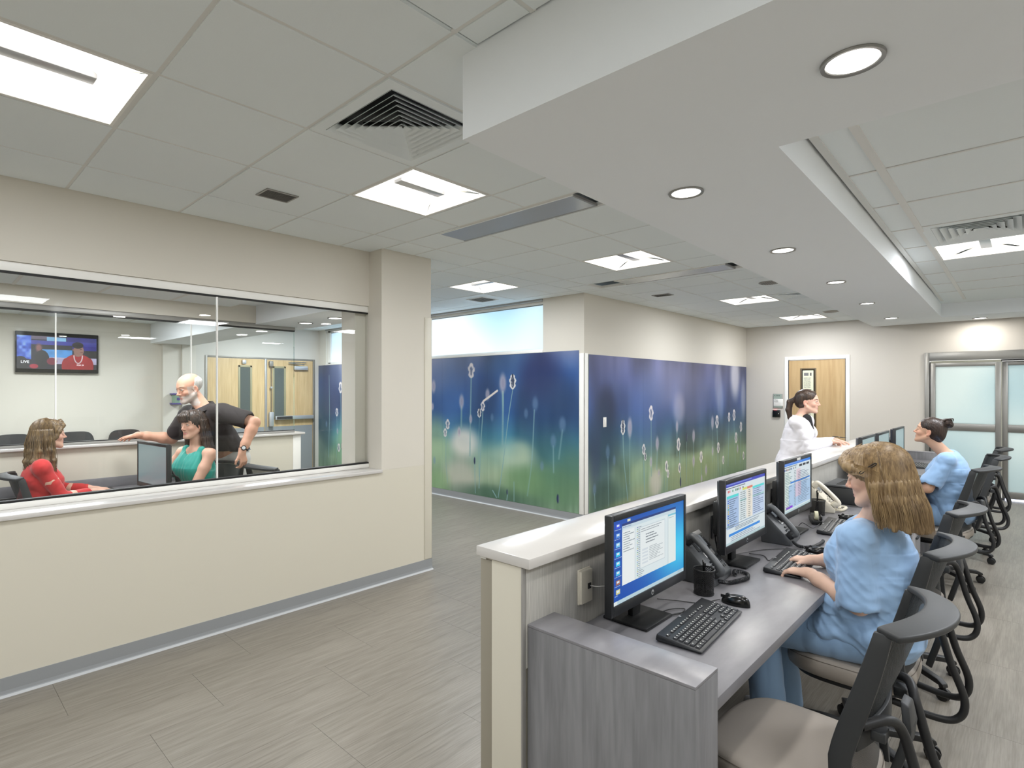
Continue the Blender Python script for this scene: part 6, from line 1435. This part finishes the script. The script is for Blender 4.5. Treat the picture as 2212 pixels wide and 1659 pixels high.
def scrub_top(B, pel, che, nb, shs, els, m, hem, w_=1., amp=1., vs=.0055, dark=None):
    T = Sdf((-.40, -.34, hem-.03), (.40, .36, nb[2]+.12), vs); I = np.eye(3)
    for sh, el in zip(shs, els):
        en = sh+(el-sh)*.80; T.path([sh+(nb-sh)*.3, sh, en], [.046, .055, .074], .03)
    for sh, el in zip(shs, els):
        d = (el-sh)/np.linalg.norm(el-sh); en = sh+(el-sh)*.80; T.cone(en+d*.015, en+d*.12, .064, .090, .006, True)
    torso(T, pel+np.array((0, 0, .02)), che, nb+np.array((0, 0, -.012)), (), I, 1.04*w_, .05, .022, 1.); T.ell((pel[0]*.5, (pel[1]+che[1])/2+.03, (pel[2]+che[2])/2), (.158, .13, .15), None, .05)
    for q in shs: T.cone(nb+np.array((0, -.015, -.05)), q+np.array((0, 0, -.004)), .060, .050, .03)
    T.cone(nb+np.array((0, .01, .02)), nb+np.array((0, .03, .12)), .060, .075, .01, True); T.path([nb+np.array((0, .075, .015)), nb+np.array((0, .115, -.075))], [.048, .014], .008, True)
    T.d[:, :, :max(0, int((hem-T.lo[2])/T.vs))] = BG
    T.disp(lambda x, y, z: amp*(.0045*wob(x, y*1.2, z*.8, 24, 2)-.004*np.abs(wob(x+y*.6, y, z*1.4, 34, 8)))); return mobj(T.mesh('scrub_top', m), B.t)
def seated_legs(S, pel, kz, ky=.42, r=1.):
    for s in (-1, 1):
        kn = np.array((s*.10, ky, kz)); an = np.array((s*.12, ky-.06, .09)); S.path([pel+np.array((s*.08, .02, -.02)), kn, an], [.080*r, .056*r, .036*r], .02); S.cone(an, an+np.array((0, .10, -.05)), .035, .028)
def seated_trousers(B, pel, m, vs=.007, r=1., kz=.53):
    U = Sdf((-.30, -.24, .06), (.30, .60, .72), vs)
    for s in (-1, 1):
        kn = np.array((s*.105, .42, kz)); an = np.array((s*.12, .37, .10)); U.path([pel+np.array((s*.075, .0, -.012)), kn], [.097*r, .080*r], .03); U.path([kn, an], [.076*r, .066*r], .02)
    U.ell(pel, (.174*r, .13, .105), None, .04); U.disp(lambda x, y, z: -.005*np.abs(wob(x, y*1.3, z*.7, 30, 3))); mobj(U.mesh('trousers', m), B.t)
    for s in (-1, 1): MB().tube(spline([(s*.12, .33, .045), (s*.12, .40, .045), (s*.12, .50, .035), (s*.12, .56, .03)], 4), [.034]*4+[.036]*4+[.034]*4+[.028], 12, flat=.8).obj('shoe', 'shoe', B.t, smooth=True)
# ---------------------------------------------------------------- nurse with the bun
def nurse_b():
    B = Body('woman with a dark hair bun in blue scrubs, looking up at the woman in white', (-.47, 6.18, 0), PI/2); t = B.t; MATS['brow_'+t.name] = mat('brow_b', (48, 34, 28), .7); I = np.eye(3)
    pel = np.array((0, -.02, .585)); che = np.array((0, .015, .915)); nb = np.array((0, .030, 1.078)); hc = B.w(-.612, 6.15, 1.262); hh = .97; R = rotm(-.08, .20, 0)
    shR, shL = np.array((.168, .02, 1.035)), np.array((-.168, .02, 1.035)); wR, wL = B.w(-.735, 6.27, .79), B.w(-.72, 6.18, .79); elR = ik(shR, wR, .27, .25, (1, -.2, -1)); elL = ik(shL, wL, .27, .25, (-.8, .2, -1))
    S = Sdf((-.36, -.30, .0), (.36, .62, 1.44), .0048); torso(S, pel, che, nb, (shR, shL), I); S.cone(nb+np.array((0, -.01, -.03)), hc+R@np.array((0, -.02, -.07)), .048, .045, .02)
    W = head(S, hc, R, hh); arm(S, shR, elR, wR); arm(S, shL, elL, wL); hand(S, wR, B.wd(-.8, -.6, -.05), (0, .2, 1), -1, 1.1, .05, .92); hand(S, wL, B.wd(-.8, .6, -.05), (0, .2, 1), 1, 1.2, .05, .92)
    seated_legs(S, pel, .535); mobj(S.mesh('body', 'skin', headtint(W, R, hc, (206, 164, 138), (180, 104, 98), hh)), t); face_parts(W, R, t, hh, (0, 1, .25))
    scrub_top(B, pel, che, nb, (shR, shL), (elR, elL), 'scrubs_b', .50); seated_trousers(B, pel, 'scrubs_b')
    Hs = Sdf(hc-.16, hc+.24, .0045); hair_cap(Hs, W, R, hh, .007, True); Hs.ell(W(0, -.075, -.03), np.array((.045, .035, .055)), R, .02)
    Hs.ell(W(0, -.098, .098), (.040, .040, .036), R, .012); Hs.ell(W(.01, -.125, .088), (.024, .022, .026), R, .01); Hs.ell(W(-.012, -.108, .118), (.022, .024, .020), R, .008)
    Hs.disp(groove(W, R, hc, hh, .0012, 40)); mobj(Hs.mesh('hair', 'hair_dark'), t)
    rs = np.random.RandomState(8); P = []
    for k in range(60):
        a = rs.rand()*6.28; q = W(0, -.102, .098); d = R@np.array((math.cos(a), .3*math.sin(a*3), math.sin(a))); P.append([q+d*.034+R@np.array((0, .012, 0)), q+d*.043, q+d*.036+R@np.array((.012*math.sin(a*5), -.02, .01)), q+d*.018+R@np.array((0, -.034, .004))])
    strands(t, 'hair_wisps', 'hair_dark', P, .0022)
nurse_b()
# ---------------------------------------------------------------- woman in the lab coat
def doctor():
    B = Body('woman with a dark ponytail in a white lab coat, leaning on the counter', (-1.63, 6.14, 0), -PI/2-.0); t = B.t; MATS['brow_'+t.name] = mat('brow_c', (60, 44, 36), .7); I = np.eye(3)
    hc = B.w(-1.545, 6.17, 1.500); hh = .98; R = rotm(.10, -.03, 0); pel = np.array((0, -.03, .90)); che = np.array((0, .02, 1.20)); nb = np.array((0, .025, 1.345))
    shR, shL = np.array((.165, .03, 1.305)), np.array((-.165, .05, 1.305)); wR, wL = B.w(-1.375, 6.26, 1.118), B.w(-1.36, 6.44, 1.112); elR = ik(shR, wR, .28, .26, (.9, -.4, -1)); elL = ik(shL, wL, .28, .25, (-.6, -.4, -1))
    S = Sdf((-.34, -.28, .0), (.44, .46, 1.66), .005); torso(S, pel, che, nb, (shR, shL), I); S.cone(nb+np.array((0, -.01, -.03)), hc+R@np.array((0, -.02, -.07)), .047, .044, .02)
    W = head(S, hc, R, hh, smile=.9); arm(S, shR, elR, wR); arm(S, shL, elL, wL); hand(S, wR, B.wd(.62, .75, -.10), (0, 0, 1), -1, .9, .06, .92); hand(S, wL, B.wd(.6, .2, -.08), (0, 0, 1), 1, .8, .08, .92)
    for s in (-1, 1): S.path([pel+np.array((s*.08, 0, -.04)), (s*.09, .01, .48), (s*.09, -.02, .09)], [.085, .055, .036], .02); S.cone((s*.09, -.02, .06), (s*.09, .10, .035), .034, .028)
    mobj(S.mesh('body', 'skin', headtint(W, R, hc, (222, 180, 160), (196, 112, 108), hh)), t); face_parts(W, R, t, hh, (.05, 1, -.1), smile=.9)
    T = Sdf((-.38, -.34, .48), (.46, .44, 1.46), .0055); torso(T, pel+np.array((0, 0, .0)), che, nb+np.array((0, 0, -.012)), (), I, .98, .05, .018, 1.)
    for q in (shR, shL): T.cone(nb+np.array((0, -.01, -.045)), q, .052, .046, .03)
    T.cone((0, -.01, .90), (0, -.01, .50), .160, .185, .05); T.ell((0, .0, 1.05), (.158, .13, .2), None, .05)
    for sh, el, wr in ((shR, elR, wR), (shL, elL, wL)): T.path([sh+(nb-sh)*.2, sh, el, el+(wr-el)*.88], [.044, .048, .052, .042], .03)
    for el, wr in ((elR, wR), (elL, wL)):
        d = (wr-el)/np.linalg.norm(wr-el); T.cone(el+(wr-el)*.88+d*.02, wr+d*.06, .036, .044, .005, True)
    T.cone(nb+np.array((0, .01, .01)), nb+np.array((0, .02, .10)), .058, .068, .01, True); T.path([nb+np.array((0, .075, .015)), nb+np.array((0, .13, -.14))], [.044, .018], .008, True)
    T.d[:, :, :int((.50-T.lo[2])/T.vs)] = BG
    T.disp(lambda x, y, z: .005*wob(x, y*1.2, z*.8, 22, 4)-.0045*np.abs(wob(x+y*.6, y, z*1.4, 30, 9))); mobj(T.mesh('lab_coat', 'coat'), t)
    V = Sdf((-.12, .0, 1.10), (.12, .22, 1.40), .004); V.path([nb+np.array((0, .055, -.01)), nb+np.array((0, .080, -.16))], [.046, .050], .01); mobj(V.mesh('dark_top', 'lining'), t)
    for s in (-1, 1):   # collar and lapels
        P = [Vector((s*.050, -.035, 1.368)), Vector((s*.072, .01, 1.362)), Vector((s*.062, .078, 1.325)), Vector((s*.040, .125, 1.235)), Vector((s*.012, .148, 1.165))]; Q = [Vector((s*.062, -.045, 1.335)), Vector((s*.105, .012, 1.325)), Vector((s*.112, .070, 1.275)), Vector((s*.080, .122, 1.225)), Vector((s*.016, .152, 1.160))]
        P, Q = spline(P, 5), spline(Q, 5); m = MB(); m.grid(lambda u, v: P[min(len(P)-1, int(round(u*(len(P)-1))))].lerp(Q[min(len(Q)-1, int(round(u*(len(Q)-1))))], v)+Vector((0, .006+.006*math.sin(PI*v), .004)), len(P)-1, 3, .003); m.obj('lapel', 'coat', t, smooth=True)
    Hs = Sdf(hc-np.array((.16, .22, .26)), hc+np.array((.16, .16, .20)), .0045); hair_cap(Hs, W, R, hh, .007, True); Hs.path([W(0, -.115, .02), W(0, -.155, -.01), W(.004, -.165, -.09), W(.006, -.150, -.17), W(.008, -.135, -.22)], [.022, .028, .027, .020, .006], .012)
    Hs.disp(groove(W, R, hc, hh, .0012, 40)); mobj(Hs.mesh('hair', 'hair_brown'), t); c_ = Vector(tuple(W(0, -.122, .018))); MB().tube([c_+Vector((math.cos(a)*.020, .006*math.sin(a), math.sin(a)*.020)) for a in [2*PI*k/20 for k in range(20)]], .005, 8, closed=True).obj('hair_tie', 'black', t, smooth=True)
    U = Sdf((-.24, -.22, .05), (.24, .22, 1.0), .008)
    for s in (-1, 1): U.path([pel+np.array((s*.08, 0, -.03)), (s*.09, .01, .48), (s*.09, -.02, .09)], [.10, .070, .055], .02)
    mobj(U.mesh('trousers', 'dark_pants'), t)
    for s in (-1, 1): MB().tube(spline([(s*.09, -.07, .042), (s*.09, .0, .042), (s*.09, .10, .034), (s*.09, .16, .028)], 4), [.034]*4+[.036]*4+[.034]*4+[.026], 12, flat=.8).obj('shoe', 'shoe', t, smooth=True)
    p = thing('pen', 'dark pen in the hand of the woman in the lab coat', 'pen', (-1.30, 6.42, 1.150)); MB().tube([(-.07, -.10, .012), (0, 0, .0), (.02, .03, -.004)], [.003, .0045, .0015], 8).obj('barrel', 'black_gloss', p)
    pa = thing('paper_pad', 'small white paper pad under the hand of the woman in the lab coat', 'paper', (-1.29, 6.43, 1.0705), .3); MB().box((-.075, -.11, 0), (.075, .11, .004)).obj('sheets', 'white', pa)
doctor()
# ---------------------------------------------------------------- woman in red, in the glazed office
def red():
    B = Body('woman with long brown hair in a red sweater, typing in the glazed office', (-5.38, .70, FZ), -.03); t = B.t; MATS['brow_'+t.name] = mat('brow_d', (84, 64, 46), .7); I = np.eye(3)
    hc = B.w(-5.385, .775, 1.273); hh = .98; R = rotm(.04, .02, 0); pel = np.array((0, -.02, .59)); che = np.array((0, .02, .92)); nb = np.array((0, .03, 1.085))
    shR, shL = np.array((.168, .01, 1.040)), np.array((-.168, .01, 1.040)); wR, wL = B.w(-5.30, 1.055, .808), B.w(-5.42, 1.085, .808); elR = ik(shR, wR, .27, .25, (.6, -.5, -1)); elL = ik(shL, wL, .27, .25, (-.8, -.4, -1))
    S = Sdf((-.36, -.30, .0), (.36, .62, 1.46), .0048); torso(S, pel, che, nb, (shR, shL), I); S.cone(nb+np.array((0, -.01, -.03)), hc+R@np.array((0, -.02, -.07)), .048, .045, .02); W = head(S, hc, R, hh, smile=.8)
    arm(S, shR, elR, wR); arm(S, shL, elL, wL); hand(S, wR, (0, 1, -.10), (0, 0, 1), -1, .7, .08, .92); hand(S, wL, (0, 1, -.10), (0, 0, 1), 1, .7, .08, .92); seated_legs(S, pel, .535)
    mobj(S.mesh('body', 'skin', headtint(W, R, hc, (220, 176, 154), (198, 104, 104), hh)), t); face_parts(W, R, t, hh, (0, 1, -.05), smile=.8)
    T = Sdf((-.38, -.30, .50), (.38, .44, 1.14), .005); torso(T, pel+np.array((0, 0, .02)), che, nb+np.array((0, 0, -.012)), (shR, shL), I, 1.0, .04, .015, 1.); T.ell((0, 0, .72), (.145, .115, .2), None, .05)
    for sh, el, wr in ((shR, elR, wR), (shL, elL, wL)): T.path([sh+(nb-sh)*.2, sh, el, el+(wr-el)*.72], [.048, .050, .045, .040], .02)
    for el, wr in ((elR, wR), (elL, wL)):
        d = (wr-el)/np.linalg.norm(wr-el); T.cone(el+(wr-el)*.74+d*.015, wr+d*.05, .032, .040, .005, True)
    T.cone(nb+np.array((0, .01, .012)), nb+np.array((0, .02, .10)), .056, .066, .01, True); T.d[:, :, :int((.53-T.lo[2])/T.vs)] = BG
    T.disp(lambda x, y, z: .003*wob(x, y*1.2, z*.8, 26, 4)-.0035*np.abs(wob(x+y*.6, y, z*1.4, 40, 9))); mobj(T.mesh('sweater', 'red_knit'), t); seated_trousers(B, pel, 'dark_pants', .008)
    longhair(B, W, R, hc, hh, 'hair_long', -.37, 21, True)
def longhair(B, W, R, hc, hh, m, L_, seed, wavy=False, az0=74, az1=286, fringe=False, n=300):
    t = B.t; Hs = Sdf(hc-np.array((.20, .24, .46)), hc+np.array((.20, .20, .20)), .0048); hair_cap(Hs, W, R, hh, .010)
    def hp(az, rr, z, k=1.15): return W(math.sin(az)*rr, -.016+math.cos(az)*rr*k, z)
    for k in range(22):
        az = math.radians(az0+6+(az1-az0-12)*k/21); e = abs(math.sin(az)); wv = .012*math.sin(k*1.9) if wavy else 0
        P = [hp(az, .083, .03), hp(az, .090, -.04), hp(az, .098+wv, -.12), hp(az, .110-wv, -.20), hp(az, .112+wv, L_*(.88+.12*math.sin(k*1.3)))]; Hs.path(P, [.015, .017, .018, .018, .009], .012)
    if fringe:
        for k in range(7): x = -.045+.015*k; Hs.path([W(x*.6, .066, .108), W(x, .090, .075), W(x*1.05, .097-.6*abs(x)*.2, .036)], [.014, .015, .009], .01)
    else:
        for s in (-1, 1): Hs.path([W(s*.012, .072, .102), W(s*.050, .080, .066), W(s*.078, .050, .020), W(s*.086, .028, -.03)], [.013, .015, .014, .012], .012)
    Hs.disp(groove(W, R, hc, hh, .0022, 38)); mobj(Hs.mesh('hair', m), t); rs = np.random.RandomState(seed); P = []
    for k in range(n):
        az = math.radians(rs.uniform(az0, az1)); pts = []
        for q in (0, .3, .6, .85, 1.): a = q*PI/2; pts.append(W(.012*(1-q)+math.sin(az)*.090*math.sin(a), -.016+math.cos(az)*.109*math.sin(a), .035+.096*math.cos(a)))
        r1 = rs.uniform(.098, .112); j = rs.uniform(-.12, .12, 5); Lk = L_*rs.uniform(.8, 1.08)
        for i, f in enumerate((.12, .35, .6, .82, 1.)): pts.append(hp(az+j[i]*f, r1+.016*f+(.012*math.sin(9*f+k) if wavy else 0), -.03+(Lk+.03)*f))
        P.append(pts)
    if fringe:
        for k in range(90): x = rs.uniform(-.055, .055); P.append([W(x*.5, .05, .125), W(x*.8, .088, .100), W(x, .104-1.6*x*x*6, .066), W(x*1.02, .106-1.6*x*x*6, rs.uniform(.026, .036))])
    strands(t, 'hair_strands', m, P, .0018)
red()
# ---------------------------------------------------------------- woman in teal
def teal():
    B = Body('woman with dark hair and a fringe in a sleeveless teal top, seated behind glass', (-4.93, 1.70, FZ), PI+.34); t = B.t; MATS['brow_'+t.name] = mat('brow_e', (52, 38, 30), .7); I = np.eye(3)
    hc = B.w(-4.93, 1.665, 1.325); hh = .98; R = rotm(.02, -.02, .06); pel = np.array((0, -.02, .60)); che = np.array((0, .02, .965)); nb = np.array((0, .025, 1.140))
    shR, shL = np.array((.165, .01, 1.092)), np.array((-.165, .01, 1.092)); wR, wL = B.w(-5.00, 1.37, .806), B.w(-4.86, 1.40, .806); elR = ik(shR, wR, .28, .25, (1, -.1, -.7)); elL = ik(shL, wL, .28, .25, (-.9, -.3, -.6))
    S = Sdf((-.36, -.30, .0), (.36, .62, 1.50), .0048); torso(S, pel, che, nb, (shR, shL), I); S.cone(nb+np.array((0, -.01, -.03)), hc+R@np.array((0, -.02, -.07)), .047, .044, .02); W = head(S, hc, R, hh, smile=1.)
    arm(S, shR, elR, wR, .044, .036, .038); arm(S, shL, elL, wL, .044, .036, .038); hand(S, wR, B.wd(.1, -1, -.05), (0, 0, 1), -1, 1.0, .05, .9); hand(S, wL, B.wd(-.9, -.5, -.02), (0, 0, 1), 1, .9, .05, .9); seated_legs(S, pel, .545)
    mobj(S.mesh('body', 'skin', headtint(W, R, hc, (226, 178, 154), (204, 104, 100), hh)), t); face_parts(W, R, t, hh, (.1, 1, -.05), smile=1.)
    T = Sdf((-.26, -.30, .50), (.26, .36, 1.17), .005); torso(T, pel+np.array((0, 0, .02)), che, nb+np.array((0, 0, -.012)), (), I, 1.06, .05, .018, 1.1); T.ell((0, 0, .76), (.158, .135, .2), None, .05)
    for s in (-1, 1): T.path([(s*.085, .085, 1.02), (s*.095, .03, 1.128), (s*.088, -.05, 1.06)], [.040, .024, .040], .02)
    for sh in (shR, shL): T.ell(sh+np.array((0, .0, -.04)), (.052, .085, .095), None, .012, True)
    T.cone(nb+np.array((0, .015, -.01)), nb+np.array((0, .02, .10)), .066, .072, .01, True); T.path([nb+np.array((0, .075, .015)), nb+np.array((0, .13, -.10))], [.050, .012], .01, True); T.d[:, :, :int((.53-T.lo[2])/T.vs)] = BG
    T.disp(lambda x, y, z: -.0035*np.abs(np.sin(x*95+1.5*np.sin(z*14)))*(y > 0)+.003*wob(x, y, z*.6, 30, 5)); mobj(T.mesh('sleeveless_top', 'teal'), t); seated_trousers(B, pel, 'dark_pants', .008, kz=.54)
    longhair(B, W, R, hc, hh, 'hair_brown', -.40, 31, False, 84, 276, True, 260)
    u = (wL-elL)/np.linalg.norm(wL-elL); c_ = Vector(wL-u*.015); q = Vector(u).orthogonal().normalized(); r_ = Vector(u).cross(q); MB().tube([c_+(q*math.cos(a)+r_*math.sin(a))*.026 for a in [2*PI*k/24 for k in range(24)]], .0025, 8, closed=True).obj('hair_tie', 'black', t, smooth=True)
    hp_ = B.loc+B.M@(wR); p = thing('pen', 'dark pen held by the woman in teal', 'pen', (hp_[0]-.01, hp_[1]-.07, hp_[2]+.005)); MB().tube([(-.05, -.05, -.012), (0, 0, .006), (.06, .06, .035)], [.0015, .0042, .0036], 8).obj('barrel', 'black_gloss', p)
teal()
# ---------------------------------------------------------------- standing man
def man():
    B = Body('bald man with a white beard in a dark polo shirt, standing in the office', (-5.20, 2.08, FZ), PI+.30); t = B.t; MATS['brow_'+t.name] = mat('brow_f', (150, 140, 130), .7); I = np.eye(3)
    hc = B.w(-5.175, 1.715, 1.630); hh = 1.07; R = rotm(-.10, -.26, 0); pel = np.array((0, .0, 1.02)); che = np.array((.0, .215, 1.325)); nb = np.array((0, .285, 1.475)); TR = rotm(0, -.50, 0)
    shR, shL = np.array((.205, .270, 1.405)), np.array((-.205, .250, 1.425)); wR, wL = B.w(-5.52, 1.415, 1.222), B.w(-4.655, 1.955, 1.105); elR = ik(shR, wR, .30, .27, (.5, -.6, -1)); elL = ik(shL, wL, .30, .27, (-.9, -.4, -.2))
    S = Sdf((-.60, -.34, .0), (.66, .90, 1.82), .0055); che_ = che
    S.ell(pel, (.175, .125, .12), None, .03); S.ell((pel+che)/2, (.155, .125, .20), TR, .03); S.ell(che, (.178, .13, .16), TR, .03)
    for q in (shR, shL): S.cone(nb+np.array((0, -.02, -.05)), q, .060, .058, .03)
    S.cone(nb+np.array((0, -.02, -.03)), hc+R@np.array((0, -.02, -.07)), .062, .060, .02); W = head(S, hc, R, hh, True); arm(S, shR, elR, wR, .056, .045, .047, .029); arm(S, shL, elL, wL, .056, .045, .047, .029)
    hand(S, wR, B.wd(-.80, -.58, -.22), B.wd(-.3, .1, 1), -1, .22, .22, 1.05); hand(S, wL, B.wd(.10, .10, -1), B.wd(.7, .3, .1), 1, .75, .14, 1.05)
    for s in (-1, 1): S.path([pel+np.array((s*.09, 0, -.04)), (s*.10, .02, .50), (s*.10, -.02, .09)], [.095, .062, .042], .02); S.cone((s*.10, -.02, .06), (s*.10, .12, .035), .04, .032)
    mobj(S.mesh('body', 'skin', headtint(W, R, hc, (222, 170, 144), (190, 112, 100), hh, beard=(206, 200, 194))), t); face_parts(W, R, t, hh, (0, 1, -.2))
    T = Sdf((-.50, -.26, .84), (.52, .62, 1.58), .0055)
    T.ell(pel+np.array((0, 0, .02)), (.195, .148, .14), None, .04); T.ell((pel+che)/2+np.array((0, .01, -.01)), (.178, .150, .22), TR, .04); T.ell(che, (.200, .150, .175), TR, .04)
    for q in (shR, shL): T.cone(nb+np.array((0, -.02, -.055)), q, .072, .075, .03)
    for sh, el in ((shR, elR), (shL, elL)): T.path([sh, sh+(el-sh)*.74], [.076, .078], .03)
    for sh, el in ((shR, elR), (shL, elL)):
        d = (el-sh)/np.linalg.norm(el-sh); T.cone(sh+(el-sh)*.76, sh+(el-sh)*.76+d*.1, .066, .085, .006, True)
    T.cone(nb+np.array((0, .0, .01)), nb+np.array((0, .04, .12)), .068, .08, .01, True); T.path([nb+np.array((0, .07, .02)), nb+np.array((0, .11, -.05))], [.042, .014], .008, True); T.d[:, :, :int((1.085-T.lo[2])/T.vs)] = BG
    T.disp(lambda x, y, z: .004*wob(x, y*1.2, z*.8, 22, 1)-.004*np.abs(wob(x+y*.6, y, z*1.4, 30, 6))); mobj(T.mesh('polo_shirt', 'polo'), t)
    for s in (-1, 1):
        P = spline([Vector(nb+np.array((0, -.085, .045))), Vector(nb+np.array((s*.060, -.045, .042))), Vector(nb+np.array((s*.072, .030, .012))), Vector(nb+np.array((s*.022, .098, -.030)))], 5); Q = spline([Vector(nb+np.array((0, -.105, .01))), Vector(nb+np.array((s*.088, -.055, .005))), Vector(nb+np.array((s*.105, .045, -.03))), Vector(nb+np.array((s*.055, .115, -.065)))], 5)
        MB().grid(lambda u, v: P[int(round(u*(len(P)-1)))].lerp(Q[int(round(u*(len(Q)-1)))], v)+Vector((0, 0, .006*math.sin(PI*v))), len(P)-1, 3, .003).obj('collar', 'polo', t, smooth=True)
    MB().lathe([(.001, 0), (.006, 0), (.006, .002), (.001, .002)], (0, .0, 0), 14, 'y').obj('button', 'silver', t, loc=tuple(che+np.array((.0, .155, .045))), rot=(-.4, 0, 0))
    U = Sdf((-.28, -.24, .05), (.28, .28, 1.12), .008)
    for s in (-1, 1): U.path([pel+np.array((s*.085, 0, -.03)), (s*.10, .02, .50), (s*.10, -.02, .09)], [.112, .080, .068], .02)
    U.ell(pel, (.184, .135, .115), None, .03); mobj(U.mesh('trousers', 'khaki'), t); MB().tube([(math.cos(a)*.186, math.sin(a)*.138, 1.075) for a in [2*PI*k/40 for k in range(40)]], .012, 6, closed=True, flat=.4).obj('belt', 'black', t, smooth=True)
    for s in (-1, 1): MB().tube(spline([(s*.10, -.08, .045), (s*.10, .0, .045), (s*.10, .12, .036), (s*.10, .19, .03)], 4), [.038]*4+[.042]*4+[.040]*4+[.03], 12, flat=.8).obj('shoe', 'shoe', t, smooth=True)
    Hs = Sdf(hc-.18, hc+.18, .005); Hs.ell(W(0, -.018, .030), np.array((.0785, .0975, .078))*hh, R, .01); Hs.ell(W(0, .060, .055), np.array((.10, .095, .085))*hh, R, .02, True); Hs.ell(W(0, -.01, .125), np.array((.055, .08, .030))*hh, R, .02, True); Hs.ell(W(0, .09, -.05), np.array((.10, .10, .10))*hh, R, .012, True); Hs.ell(W(0, -.05, -.10), np.array((.12, .12, .05)), R, .02, True)
    mobj(Hs.mesh('hair', 'hair_white'), t)
    u = (wL-elL)/np.linalg.norm(wL-elL); c_ = Vector(wL-u*.02); q = Vector(u).orthogonal().normalized(); r_ = Vector(u).cross(q); wt = MB().tube([c_+(q*math.cos(a)+r_*math.sin(a))*.0325 for a in [2*PI*k/28 for k in range(28)]], .0095, 8, closed=True, flat=.35).obj('wrist_watch', 'black', t, smooth=True)
    out = Vector(tuple(B.wd(.9, -.35, .1))); out = (out-Vector(u)*out.dot(Vector(u))).normalized(); MB().cyl(c_+out*.030, c_+out*.043, .021, n=24).obj('watch_case', 'black_gloss', wt); MB().cyl(c_+out*.0432, c_+out*.0440, .015, n=20).obj('watch_dial', 'silver', wt)
man()
